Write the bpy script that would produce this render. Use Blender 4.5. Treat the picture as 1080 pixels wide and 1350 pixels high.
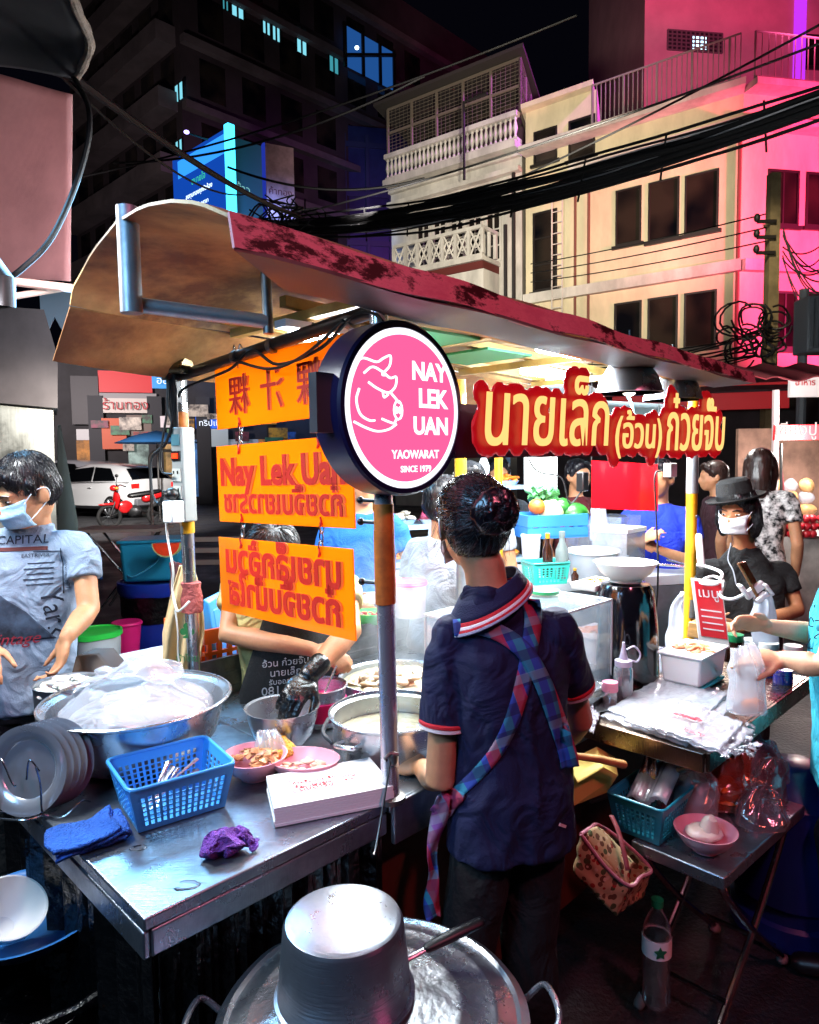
import bpy, bmesh, math, random
from mathutils import Vector, Matrix, noise
V3 = Vector
for o in list(bpy.data.objects): bpy.data.objects.remove(o)
SC = bpy.context.scene
COL = SC.collection
R_ = math.radians
random.seed(7)
rnd = random.uniform

# ------------------------------------------------------------------ camera
FPX, CAMH, PITCH, ROLL = 930.0, 1.6, R_(4.3), R_(-0.8)
cam_data = bpy.data.cameras.new('camera'); cam = bpy.data.objects.new('camera', cam_data); COL.objects.link(cam)
cam_data.sensor_fit = 'HORIZONTAL'; cam_data.sensor_width = 36.0; cam_data.lens = 36.0*FPX/1080
cam_data.clip_start = 0.05; cam_data.clip_end = 500
ROT = Matrix.Rotation(math.pi/2-PITCH, 3, 'X') @ Matrix.Rotation(ROLL, 3, 'Z')
cam.matrix_world = Matrix.Translation((0, 0, CAMH)) @ ROT.to_4x4()
SC.camera = cam
# ------------------------------------------------------------------ world, exposure
wd = bpy.data.worlds.new("World"); SC.world = wd; wd.use_nodes = True
wnt = wd.node_tree; wnt.nodes.clear()
wo = wnt.nodes.new('ShaderNodeOutputWorld'); wb = wnt.nodes.new('ShaderNodeBackground')
wb.inputs[0].default_value = (0.03, 0.03, 0.07, 1); wb.inputs[1].default_value = 0.03
wnt.links.new(wb.outputs[0], wo.inputs[0])
SC.view_settings.view_transform = 'Standard'; SC.view_settings.look = 'None'
SC.view_settings.exposure = 0.4; SC.view_settings.gamma = 1.0
SC.cycles.max_bounces = 6; SC.cycles.transparent_max_bounces = 16
SC.cycles.diffuse_bounces = 3; SC.cycles.glossy_bounces = 3; SC.cycles.transmission_bounces = 5
SC.cycles.sample_clamp_indirect = 4.0
SC.cycles.use_denoising = True
SC.cycles.caustics_reflective = False; SC.cycles.caustics_refractive = False

def ray(x, y): return ROT @ V3(((x-540)/FPX, -(y-675)/FPX, -1.0))
def pd(x, y, d):
    r = ray(x, y); return V3((0, 0, CAMH)) + r*(d/r.y)
def pz(x, y, z):
    r = ray(x, y); return V3((0, 0, CAMH)) + r*((z-CAMH)/r.z)
S45 = math.sqrt(.5)
UU = V3((S45, S45, 0)); VV = V3((-S45, S45, 0)); ZZ = V3((0, 0, 1))
PP = V3((-.054, 1.604, 0))
def L(u, v, z): return PP + UU*u + VV*v + ZZ*z

def hexc(h):
    h = h.lstrip('#'); c = [int(h[i:i+2], 16)/255 for i in (0, 2, 4)]
    return tuple(((x+.055)/1.055)**2.4 if x > .04045 else x/12.92 for x in c)

# ------------------------------------------------------------------ lights (the lamps of the place, plus an added back fill)
def aim(o, d): o.rotation_euler = V3(d).to_track_quat('-Z', 'Y').to_euler()
def area(name, loc, to, power, col, sx, sy=None):
    l = bpy.data.lights.new(name, 'AREA'); l.energy = power; l.color = col; l.shape = 'RECTANGLE'; l.size = sx; l.size_y = sy or sx
    o = bpy.data.objects.new(name, l); COL.objects.link(o); o.location = loc; aim(o, V3(to)-V3(loc)); return o
def spot(name, loc, to, power, col, ang=60, blend=.5, rad=.15):
    l = bpy.data.lights.new(name, 'SPOT'); l.energy = power; l.color = col; l.spot_size = R_(ang); l.spot_blend = blend; l.shadow_soft_size = rad
    o = bpy.data.objects.new(name, l); COL.objects.link(o); o.location = loc; aim(o, V3(to)-V3(loc)); return o
def point(name, loc, power, col, rad=.08):
    l = bpy.data.lights.new(name, 'POINT'); l.energy = power; l.color = col; l.shadow_soft_size = rad
    o = bpy.data.objects.new(name, l); COL.objects.link(o); o.location = loc; return o
area('stall_strip_light', L(.5, .4, 1.90), L(.5, .4, .8), 17, (.9, .97, 1), 1.0, .25)
area('far_stall_light', L(1.25, .3, 1.85), L(1.25, .3, .8), 52, (.93, .98, 1), .7, .25)
spot('pink_neon_roof', V3((1.4, -.9, 4.2)), L(.9, -.2, 2.0), 230, (1, .2, .3), 60, .6, .2)
point('rear_stall_bulb', V3((.7, 3.6, 2.0)), 170, (.9, .97, 1), .2)
point('fruit_stall_bulb', V3((2.0, 5.3, 2.1)), 160, (1, .95, .9), .2)
point('sausage_stall_bulb', V3((3.4, 5.9, 1.75)), 90, (1, .9, .85), .15)
point('helper_bulb', V3((-.2, 3.7, 2.0)), 80, (.9, .97, 1), .15)
area('man_stall_lamp', V3((-1.35, 1.7, 2.35)), V3((-1.2, 2.3, 1.2)), 42, (.92, .97, 1), .4, .4)
spot('hood_lamp', V3((-1.6, 2.2, 1.9)), V3((-1.5, 2.8, 1.5)), 80, (1, .95, .82), 100, .8, .1)
spot('street_flood_car', V3((-5.0, 11, 6)), V3((-7.4, 17.5, .2)), 9000, (1, .95, .9), 42, .8, .3)
spot('street_flood_cream', V3((2.0, 9, 5.5)), V3((4.2, 21, 8)), 5400, (1, .91, .73), 62, .8, .4)
spot('street_flood_white', V3((-.5, 11, 5.5)), V3((1.2, 23, 8.5)), 2600, (1, .92, .84), 60, .8, .4)
spot('pink_neon_corner', V3((13, 10.5, 5)), V3((11.6, 18.5, 7.2)), 14500, (1, .045, .2), 66, .5, .4)
spot('pink_neon_tower', V3((9, 14, 12)), V3((13.5, 30, 19)), 8000, (1, .14, .42), 70, .6, .4)
spot('violet_neon_roof', V3((9, 16, 15)), V3((4.5, 24, 12.6)), 5000, (.75, .1, 1), 60, .7, .4)
spot('tarp_lamp', V3((-1.5, 3.0, 2.5)), V3((-2.4, 4.3, 3.0)), 85, (1, .62, .63), 100, .7, .2)
spot('blue_sign_glow', V3((-5.0, 20, 8)), V3((-3, 36, 8)), 3000, (.2, .4, 1), 90, .8, .4)
spot('tower_spill', V3((-9, 14, 4)), V3((-13, 34, 9)), 5000, (1, .85, .85), 80, .9, .5)
area('street_sign_glow', V3((-1.35, 3.3, 2.5)), V3((-.45, 1.4, .8)), 52, (.25, .62, 1), .9, .7)
area('near_street_lamp', V3((-1.2, .25, 2.4)), V3((-.35, 1.2, .7)), 24, (.3, .62, 1), .7, .7)
spot('pot_lamp', V3((-.35, .5, 2.5)), V3((-.02, 1.1, .6)), 17, (.5, .8, 1), 42, .8, .12)
spot('red_sign_glow', V3((2.2, .9, .9)), V3((1.1, 2.0, .1)), 20, (1, .16, .12), 46, .8, .12)
spot('pink_stock_glow', V3((1.2, .5, 1.3)), V3((.0, 1.2, .55)), 7, (1, .1, .25), 26, .8, .12)
spot('pole_lamp', V3((4.4, 9, 6.5)), V3((6.1, 12, 4.4)), 500, (1, .85, .6), 40, .8, .2)
spot('back_fill_light', V3((-1.3, -.6, 2.8)), V3((.2, 1.6, 1.1)), 14, (.35, .55, 1), 40, .8, .3)  # unseen fill added behind the camera to lift the woman's back


# ------------------------------------------------------------------ materials
MATS = {}
def node(nt, t, **kw):
    n = nt.nodes.new(t)
    for k, v in kw.items():
        if k in n.inputs.keys(): n.inputs[k].default_value = v
        else: setattr(n, k, v)
    return n
def M(name, col='#808080', rough=.5, metal=0., var=0., vs=6., bump=0., bs=40., trans=0., emit=None, es=1., sss=0., stretch=None, spec=.5, col2=None, coat=0., rvar=0., detail=6., fold=0.):
    """principled material with noise colour variation and noise bump"""
    if name in MATS: return MATS[name]
    m = bpy.data.materials.new(name); m.use_nodes = True; MATS[name] = m
    nt = m.node_tree; b = nt.nodes['Principled BSDF']
    c = hexc(col) if isinstance(col, str) else col
    b.inputs['Base Color'].default_value = (*c, 1); b.inputs['Roughness'].default_value = rough; b.inputs['Metallic'].default_value = metal
    b.inputs['Specular IOR Level'].default_value = spec; b.inputs['Transmission Weight'].default_value = trans
    b.inputs['Coat Weight'].default_value = coat; b.inputs['Coat Roughness'].default_value = .08
    if sss: b.inputs['Subsurface Weight'].default_value = sss; b.inputs['Subsurface Radius'].default_value = (.02, .008, .004); b.inputs['Subsurface Scale'].default_value = .5
    if emit:
        b.inputs['Emission Color'].default_value = (*(hexc(emit) if isinstance(emit, str) else emit), 1); b.inputs['Emission Strength'].default_value = es
    tc = node(nt, 'ShaderNodeTexCoord'); vec = tc.outputs['Object']
    if stretch:
        mp = node(nt, 'ShaderNodeMapping'); mp.inputs['Scale'].default_value = stretch; nt.links.new(vec, mp.inputs[0]); vec = mp.outputs[0]
    if var or col2 or rvar:
        n = node(nt, 'ShaderNodeTexNoise', Scale=vs, Detail=detail, Roughness=.62); nt.links.new(vec, n.inputs['Vector'])
        if var or col2:
            r = node(nt, 'ShaderNodeValToRGB'); nt.links.new(n.outputs[0], r.inputs[0])
            c2 = (hexc(col2) if isinstance(col2, str) else col2) if col2 else tuple(x*(1-var) for x in c)
            c1 = c if col2 else tuple(min(1, x*(1+var*.5)) for x in c)
            r.color_ramp.elements[0].position = .36; r.color_ramp.elements[0].color = (*c2, 1)
            r.color_ramp.elements[1].position = .62; r.color_ramp.elements[1].color = (*c1, 1)
            nt.links.new(r.outputs[0], b.inputs['Base Color'])
        if rvar:
            mr = node(nt, 'ShaderNodeMapRange'); mr.inputs[1].default_value = .3; mr.inputs[2].default_value = .7
            mr.inputs[3].default_value = max(.03, rough-rvar); mr.inputs[4].default_value = rough+rvar
            nt.links.new(n.outputs[0], mr.inputs[0]); nt.links.new(mr.outputs[0], b.inputs['Roughness'])
    if bump:
        n2 = node(nt, 'ShaderNodeTexNoise', Scale=bs, Detail=5.); nt.links.new(vec, n2.inputs['Vector'])
        bp = node(nt, 'ShaderNodeBump', Strength=bump, Distance=.02); nt.links.new(n2.outputs[0], bp.inputs['Height']); nt.links.new(bp.outputs[0], b.inputs['Normal'])
    if fold:
        n3 = node(nt, 'ShaderNodeTexNoise', Scale=fold, Detail=2.5, Distortion=1.6); nt.links.new(vec, n3.inputs['Vector'])
        b3 = node(nt, 'ShaderNodeBump', Strength=.55, Distance=.05); nt.links.new(n3.outputs[0], b3.inputs['Height'])
        if bump: nt.links.new(bp.outputs[0], b3.inputs['Normal'])
        nt.links.new(b3.outputs[0], b.inputs['Normal'])
    return m
def EM(name, col, s):
    if name in MATS: return MATS[name]
    m = bpy.data.materials.new(name); m.use_nodes = True; MATS[name] = m; nt = m.node_tree; nt.nodes.clear()
    e = node(nt, 'ShaderNodeEmission', Strength=s); e.inputs[0].default_value = (*hexc(col), 1)
    o = node(nt, 'ShaderNodeOutputMaterial'); nt.links.new(e.outputs[0], o.inputs[0]); return m
def FILM(name, col='#ffffff', clear=.6, gloss=.3, rough=.12, bump=.6, bs=30., tint=(1, 1, 1), transl=.5):
    """thin clear plastic: part see-through, part milky, part glossy"""
    if name in MATS: return MATS[name]
    m = bpy.data.materials.new(name); m.use_nodes = True; MATS[name] = m; nt = m.node_tree; nt.nodes.clear()
    t = node(nt, 'ShaderNodeBsdfTransparent'); t.inputs[0].default_value = (*tint, 1)
    d = node(nt, 'ShaderNodeBsdfDiffuse'); d.inputs[0].default_value = (*hexc(col), 1)
    tl = node(nt, 'ShaderNodeBsdfTranslucent'); tl.inputs[0].default_value = (*hexc(col), 1)
    g = node(nt, 'ShaderNodeBsdfAnisotropic'); g.inputs['Roughness'].default_value = rough; g.inputs[0].default_value = (1, 1, 1, 1)
    x0 = node(nt, 'ShaderNodeMixShader', Fac=transl); x1 = node(nt, 'ShaderNodeMixShader', Fac=clear); x2 = node(nt, 'ShaderNodeMixShader', Fac=gloss)
    fr = node(nt, 'ShaderNodeLayerWeight', Blend=.35); mul = node(nt, 'ShaderNodeMath', operation='MULTIPLY_ADD'); mul.inputs[1].default_value = gloss*1.6; mul.inputs[2].default_value = gloss*.3; mul.use_clamp = True
    o = node(nt, 'ShaderNodeOutputMaterial')
    if bump:
        tc = node(nt, 'ShaderNodeTexCoord'); n2 = node(nt, 'ShaderNodeTexNoise', Scale=bs, Detail=3.); nt.links.new(tc.outputs['Object'], n2.inputs['Vector'])
        bp = node(nt, 'ShaderNodeBump', Strength=bump, Distance=.03); nt.links.new(n2.outputs[0], bp.inputs['Height'])
        for q in (g, d, fr): nt.links.new(bp.outputs[0], q.inputs['Normal'])
    nt.links.new(d.outputs[0], x0.inputs[1]); nt.links.new(tl.outputs[0], x0.inputs[2])
    nt.links.new(x0.outputs[0], x1.inputs[1]); nt.links.new(t.outputs[0], x1.inputs[2])
    nt.links.new(fr.outputs['Facing'], mul.inputs[0]); nt.links.new(mul.outputs[0], x2.inputs[0])
    nt.links.new(x1.outputs[0], x2.inputs[1]); nt.links.new(g.outputs[0], x2.inputs[2]); nt.links.new(x2.outputs[0], o.inputs[0]); return m
def PLEXI(name, col, transl=.6, rough=.15, spec=.12):
    """coloured acrylic sheet that lets light through"""
    if name in MATS: return MATS[name]
    m = bpy.data.materials.new(name); m.use_nodes = True; MATS[name] = m; nt = m.node_tree; nt.nodes.clear()
    c = (*hexc(col), 1)
    d = node(nt, 'ShaderNodeBsdfDiffuse'); d.inputs[0].default_value = c
    tl = node(nt, 'ShaderNodeBsdfTranslucent'); tl.inputs[0].default_value = c
    g = node(nt, 'ShaderNodeBsdfAnisotropic'); g.inputs['Roughness'].default_value = rough
    x0 = node(nt, 'ShaderNodeMixShader', Fac=transl); x1 = node(nt, 'ShaderNodeMixShader', Fac=spec*.3)
    o = node(nt, 'ShaderNodeOutputMaterial')
    nt.links.new(d.outputs[0], x0.inputs[1]); nt.links.new(tl.outputs[0], x0.inputs[2])
    nt.links.new(x0.outputs[0], x1.inputs[1]); nt.links.new(g.outputs[0], x1.inputs[2]); nt.links.new(x1.outputs[0], o.inputs[0]); return m
def STEEL(name, col='#c8ccd2', rough=.28, scratch=(3, 60, 3), bump=.08, var=.18, metal=1.):
    """brushed, worn stainless steel with smears"""
    if name in MATS: return MATS[name]
    m = bpy.data.materials.new(name); m.use_nodes = True; MATS[name] = m; nt = m.node_tree; b = nt.nodes['Principled BSDF']
    c = hexc(col); b.inputs['Metallic'].default_value = metal
    tc = node(nt, 'ShaderNodeTexCoord')
    n = node(nt, 'ShaderNodeTexNoise', Scale=7., Detail=8., Roughness=.65); nt.links.new(tc.outputs['Object'], n.inputs['Vector'])
    r = node(nt, 'ShaderNodeValToRGB'); nt.links.new(n.outputs[0], r.inputs[0])
    r.color_ramp.elements[0].position = .3; r.color_ramp.elements[0].color = (*[x*(1-var*2) for x in c], 1); r.color_ramp.elements[1].position = .6; r.color_ramp.elements[1].color = (*c, 1)
    nt.links.new(r.outputs[0], b.inputs['Base Color'])
    mr = node(nt, 'ShaderNodeMapRange'); mr.inputs[1].default_value = .3; mr.inputs[2].default_value = .7; mr.inputs[3].default_value = rough*1.5; mr.inputs[4].default_value = rough*.75
    nt.links.new(n.outputs[0], mr.inputs[0]); nt.links.new(mr.outputs[0], b.inputs['Roughness'])
    mp = node(nt, 'ShaderNodeMapping'); mp.inputs['Scale'].default_value = scratch; mp.inputs['Rotation'].default_value = (0, 0, .5); nt.links.new(tc.outputs['Object'], mp.inputs[0])
    n2 = node(nt, 'ShaderNodeTexNoise', Scale=8., Detail=6.); nt.links.new(mp.outputs[0], n2.inputs['Vector'])
    bp = node(nt, 'ShaderNodeBump', Strength=bump, Distance=.01); nt.links.new(n2.outputs[0], bp.inputs['Height']); nt.links.new(bp.outputs[0], b.inputs['Normal'])
    return m

# ------------------------------------------------------------------ mesh builder
def frame_z(d):
    """3x3 whose z axis is d"""
    d = V3(d).normalized(); a = V3((0, 0, 1)) if abs(d.z) < .95 else V3((1, 0, 0))
    x = a.cross(d).normalized(); y = d.cross(x); return Matrix((x, y, d)).transposed()
def axes(x, y, z): return Matrix((V3(x).normalized(), V3(y).normalized(), V3(z).normalized())).transposed()
CART = axes(UU, VV, ZZ)
class MB:
    def __init__(s): s.v = []; s.f = []
    def add(s, vs, fs):
        k = len(s.v); s.v += [V3(p) for p in vs]; s.f += [tuple(i+k for i in f) for f in fs]; return s
    def box(s, c, size, A=None, taper=1.):
        A = A or Matrix.Identity(3); c = V3(c); x, y, z = [q/2 for q in size]; vs = []
        for dz, t in ((-z, 1.), (z, taper)):
            for dx, dy in ((-x, -y), (x, -y), (x, y), (-x, y)): vs.append(c + A @ V3((dx*t, dy*t, dz)))
        return s.add(vs, [(3, 2, 1, 0), (4, 5, 6, 7), (0, 1, 5, 4), (1, 2, 6, 5), (2, 3, 7, 6), (3, 0, 4, 7)])
    def cbox(s, u0, u1, v0, v1, z0, z1): return s.box(L((u0+u1)/2, (v0+v1)/2, (z0+z1)/2), (abs(u1-u0), abs(v1-v0), abs(z1-z0)), CART)
    def tube(s, pts, rad, n=10, caps=True, flat=1., up=None, closed=False):
        pts = [V3(p) for p in pts]; m = len(pts); rad = rad if isinstance(rad, (list, tuple)) else [rad]*m
        T = []
        for i in range(m):
            a = pts[(i-1) % m] if (i or closed) else pts[0]; b = pts[(i+1) % m] if (i < m-1 or closed) else pts[-1]
            T.append((b-a).normalized() if (b-a).length > 1e-9 else V3((0, 0, 1)))
        X = V3(up) if up is not None else frame_z(T[0]).col[0].copy(); k = len(s.v)
        for i in range(m):
            X = (X - T[i]*X.dot(T[i]));  X = X.normalized() if X.length > 1e-6 else frame_z(T[i]).col[0].copy()
            Y = T[i].cross(X)
            for j in range(n):
                a = 2*math.pi*j/n; s.v.append(pts[i] + X*(math.cos(a)*rad[i]) + Y*(math.sin(a)*rad[i]*flat))
        for i in range(m if closed else m-1):
            for j in range(n):
                p, q = k+i*n, k+((i+1) % m)*n
                s.f.append((p+j, p+(j+1) % n, q+(j+1) % n, q+j))
        if caps and not closed: s.f.append(tuple(k+j for j in range(n))[::-1]); s.f.append(tuple(k+(m-1)*n+j for j in range(n)))
        return s
    def cap(s, pts, rad, n=12, flat=1., up=None):
        """tube with rounded ends, for organic shapes"""
        pts = [V3(p) for p in pts]; rad = list(rad) if isinstance(rad, (list, tuple)) else [rad]*len(pts)
        d0 = (pts[0]-pts[1]).normalized(); d1 = (pts[-1]-pts[-2]).normalized()
        P = [pts[0]+d0*rad[0]*.85, pts[0]+d0*rad[0]*.5]+pts+[pts[-1]+d1*rad[-1]*.5, pts[-1]+d1*rad[-1]*.85]
        Q = [rad[0]*.5, rad[0]*.86]+rad+[rad[-1]*.86, rad[-1]*.5]
        return s.tube(P, Q, n, True, flat, up)
    def lathe(s, prof, c, n=32, A=None, close=False, sx=1., sy=1.):
        A = A or Matrix.Identity(3); c = V3(c); k = len(s.v)
        for r, z in prof:
            for j in range(n):
                a = 2*math.pi*j/n; s.v.append(c + A @ V3((r*math.cos(a)*sx, r*math.sin(a)*sy, z)))
        for i in range(len(prof)-1):
            for j in range(n):
                s.f.append((k+i*n+j, k+i*n+(j+1) % n, k+(i+1)*n+(j+1) % n, k+(i+1)*n+j))
        if prof[0][0] > 1e-4: s.f.append(tuple(k+j for j in range(n))[::-1])
        if prof[-1][0] > 1e-4: s.f.append(tuple(k+(len(prof)-1)*n+j for j in range(n)))
        return s
    def shell(s, prof, c, t=.002, n=40, A=None, **kw):
        """open vessel: outer profile going up then inner going down, closed at the bottom"""
        inner = [(max(r-t, .0005), z+(t if i == 0 else 0)) for i, (r, z) in enumerate(prof)]
        return s.lathe([(.0005, prof[0][1])]+list(prof)+inner[::-1]+[(.0005, prof[0][1]+t)], c, n, A, **kw)
    def ell(s, c, rad, A=None, n=16, m=10):
        rad = rad if isinstance(rad, (list, tuple)) else (rad,)*3; A = A or Matrix.Identity(3); c = V3(c); k = len(s.v)
        s.v.append(c + A @ V3((0, 0, -rad[2])))
        for i in range(1, m):
            t = math.pi*i/m - math.pi/2
            for j in range(n):
                a = 2*math.pi*j/n; s.v.append(c + A @ V3((rad[0]*math.cos(t)*math.cos(a), rad[1]*math.cos(t)*math.sin(a), rad[2]*math.sin(t))))
        s.v.append(c + A @ V3((0, 0, rad[2]))); e = len(s.v)-1
        for j in range(n):
            s.f.append((k, k+1+(j+1) % n, k+1+j)); s.f.append((e, e-n+j, e-n+(j+1) % n))
        for i in range(m-2):
            for j in range(n):
                p = k+1+i*n; s.f.append((p+j, p+(j+1) % n, p+n+(j+1) % n, p+n+j))
        return s
    def prism(s, poly, o, ex, ey, ez):
        """poly (list of 2-d) in the plane o+ex*x+ey*y, extruded by vector ez"""
        o, ex, ey, ez = V3(o), V3(ex), V3(ey), V3(ez); k = len(poly)
        a = [o+ex*x+ey*y for x, y in poly]
        return s.add(a+[p+ez for p in a], [tuple(range(k))[::-1], tuple(range(k, 2*k))]+[(i, (i+1) % k, k+(i+1) % k, k+i) for i in range(k)])
    def poly3(s, pts, ez):
        pts = [V3(p) for p in pts]; k = len(pts); ez = V3(ez)
        return s.add(pts+[p+ez for p in pts], [tuple(range(k))[::-1], tuple(range(k, 2*k))]+[(i, (i+1) % k, k+(i+1) % k, k+i) for i in range(k)])
    def sheet(s, fn, nu, nv, t=.002, closed_u=False):
        """thick sheet from fn(a,b) with a,b in 0..1"""
        g = [[V3(fn(i/nu, j/nv)) for j in range(nv+1)] for i in range(nu+1)]
        nn = [[None]*(nv+1) for _ in range(nu+1)]
        for i in range(nu+1):
            for j in range(nv+1):
                a = g[min(i+1, nu)][j]-g[max(i-1, 0)][j]; b = g[i][min(j+1, nv)]-g[i][max(j-1, 0)]; q = a.cross(b)
                nn[i][j] = q.normalized() if q.length > 1e-12 else V3((0, 0, 1))
        k = len(s.v); w = nv+1; N = (nu+1)*w
        for i in range(nu+1):
            for j in range(w): s.v.append(g[i][j]+nn[i][j]*(t/2))
        for i in range(nu+1):
            for j in range(w): s.v.append(g[i][j]-nn[i][j]*(t/2))
        id_ = lambda i, j, b=0: k+b*N+i*w+j
        for i in range(nu):
            for j in range(nv):
                s.f.append((id_(i, j), id_(i+1, j), id_(i+1, j+1), id_(i, j+1))); s.f.append((id_(i, j, 1), id_(i, j+1, 1), id_(i+1, j+1, 1), id_(i+1, j, 1)))
        for i in range(nu):
            for j in (0, nv): s.f.append((id_(i, j), id_(i, j, 1), id_(i+1, j, 1), id_(i+1, j)))
        for j in range(nv):
            for i in (0, nu): s.f.append((id_(i, j), id_(i, j+1), id_(i, j+1, 1), id_(i, j, 1)))
        return s
    def rough(s, amp, sc, seed=0.):
        for i, p in enumerate(s.v): s.v[i] = p + noise.noise_vector((p+V3((seed, seed*2, -seed)))*sc)*amp
        return s
    def join(s, o): return s.add(o.v, o.f)
BASE = {}
def to_mesh(name, mb, org, ang=35., smooth=True):
    me = bpy.data.meshes.new(name); org = V3(org)
    me.from_pydata([tuple(p-org) for p in mb.v], [], mb.f); me.validate()
    b = bmesh.new(); b.from_mesh(me); bmesh.ops.recalc_face_normals(b, faces=b.faces); b.to_mesh(me); b.free()
    if smooth:
        for p in me.polygons: p.use_smooth = True
        me.set_sharp_from_angle(angle=R_(ang))
    me.update(); return me
TMP = bpy.data.scenes.new('tmp')
def evaluated(o):
    TMP.collection.objects.link(o); vl = TMP.view_layers[0]; vl.update(); dg = vl.depsgraph
    me = bpy.data.meshes.new_from_object(o.evaluated_get(dg), depsgraph=dg); TMP.collection.objects.unlink(o); return me
def remesh(mb, voxel, org, name, smooth_it=6, sub=None, fac=.5):
    """melt overlapping shapes into one continuous surface"""
    me = bpy.data.meshes.new(name); org = V3(org); me.from_pydata([tuple(p-org) for p in mb.v], [], mb.f); me.validate()
    b = bmesh.new(); b.from_mesh(me); bmesh.ops.recalc_face_normals(b, faces=b.faces); b.to_mesh(me); b.free()
    o = bpy.data.objects.new('tmp', me); r = o.modifiers.new('r', 'REMESH'); r.mode = 'VOXEL'; r.voxel_size = voxel
    if smooth_it: q = o.modifiers.new('s', 'SMOOTH'); q.iterations = smooth_it; q.factor = fac
    m2 = evaluated(o); bpy.data.objects.remove(o); bpy.data.meshes.remove(me)
    for p in m2.polygons: p.use_smooth = True
    return m2
def setp(o, label=None, cat=None, group=None, kind=None):
    if label: o['label'] = label
    if cat: o['category'] = cat
    if group: o['group'] = group
    if kind: o['kind'] = kind
    return o
def link(name, me, mat, org, parent=None):
    o = bpy.data.objects.new(name, me); COL.objects.link(o)
    me.materials.clear() if mat is not None else None
    if mat is not None: me.materials.append(mat)
    if parent is not None: o.parent = parent; BASE[o.name] = BASE[parent.name]
    else: o.location = org; BASE[o.name] = V3(org)
    return o
def thing(name, loc, label, cat, group=None):
    o = bpy.data.objects.new(name, None); COL.objects.link(o); o.location = loc; o.empty_display_size = .05; BASE[o.name] = V3(loc)
    return setp(o, label, cat, group)
def part(name, mb, mat, parent, ang=35., bevel=0., label=None, smooth=True):
    o = link(name, to_mesh(name, mb, BASE[parent.name], ang, smooth), mat, None, parent)
    if bevel: bv = o.modifiers.new('bevel', 'BEVEL'); bv.width = bevel; bv.segments = 2; bv.limit_method = 'ANGLE'; bv.angle_limit = R_(40)
    if label: o['label'] = label
    return o
def solo(name, mb, mat, label, cat, group=None, kind=None, ang=35., bevel=0.):
    lo = [min(p[i] for p in mb.v) for i in range(3)]; hi = [max(p[i] for p in mb.v) for i in range(3)]
    org = V3(((lo[0]+hi[0])/2, (lo[1]+hi[1])/2, lo[2]))
    o = link(name, to_mesh(name, mb, org, ang), mat, org)
    if bevel: bv = o.modifiers.new('bevel', 'BEVEL'); bv.width = bevel; bv.segments = 2; bv.limit_method = 'ANGLE'; bv.angle_limit = R_(40)
    return setp(o, label, cat, group, kind)
def struct(name, mb, mat, kind='structure', ang=35.): return solo(name, mb, mat, None, None, None, kind, ang)
def text_mesh(body, size, extrude=0., offset=0., shear=0., space=1., align='CENTER', bevel=0.):
    cu = bpy.data.curves.new('t', 'FONT'); cu.body = body; cu.size = size; cu.extrude = extrude; cu.offset = offset; cu.shear = shear; cu.align_x = align; cu.space_character = space; cu.resolution_u = 3
    if bevel: cu.bevel_depth = bevel; cu.bevel_resolution = 1
    o = bpy.data.objects.new('t', cu); me = evaluated(o); bpy.data.objects.remove(o); return me
def text(name, body, o, ex, ey, size, mat, parent, extrude=.0006, fit=None, sy=1., mirror=False, **kw):
    """lettering in the plane o + ex*x + ey*y; fit = wanted width"""
    me = text_mesh(body, size, extrude, **kw); ex = V3(ex).normalized(); ey = V3(ey).normalized(); ez = ex.cross(ey); org = BASE[parent.name] if parent is not None else V3((0, 0, 0))
    xs = [v.co.x for v in me.vertices]; k = (fit/(max(xs)-min(xs))) if fit else 1.
    cx = (max(xs)+min(xs))/2 if kw.get('align', 'CENTER') == 'CENTER' else min(xs)
    for v in me.vertices:
        x, y, z = v.co; x = (x-cx)*k; x = -x if mirror else x
        v.co = V3(o) + ex*x + ey*(y*k*sy) + ez*z - org
    me.update()
    return link(name, me, mat, None, parent)
def lerp(a, b, t): return V3(a)*(1-t)+V3(b)*t
def curve(pts, n=6):
    """Catmull-Rom through the points"""
    P = [V3(p) for p in pts]; P = [P[0]*2-P[1]]+P+[P[-1]*2-P[-2]]; out = []
    for i in range(1, len(P)-2):
        for k in range(n):
            t = k/n; a, b, c, d = P[i-1:i+3]
            out.append(.5*((2*b)+(c-a)*t+(2*a-5*b+4*c-d)*t*t+(3*b-a-3*c+d)*t**3))
    return out+[P[-2]]
def sag(a, b, s, n=14):
    a, b = V3(a), V3(b); return [lerp(a, b, i/n)-ZZ*(s*4*(i/n)*(1-i/n)) for i in range(n+1)]
# ================================================================== SETTING
def hit(x, y, O, n):
    r = ray(x, y); c = V3((0, 0, CAMH)); n = V3(n); return c + r*((V3(O)-c).dot(n)/r.dot(n))
asph = M('asphalt', '#2b2b2e', .55, var=.5, vs=1.5, bump=.5, bs=60, rvar=.25)
struct('ground', MB().box((0, 60, -.1), (260, 260, .2)), asph)
pave = M('paving', '#4a4742', .6, var=.4, vs=3, bump=.4, bs=25)
struct('pavement', MB().box((14, 16.5, .05), (14, 16, .14), axes((.98, .19, 0), (-.19, .98, 0), ZZ)), pave)

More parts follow.
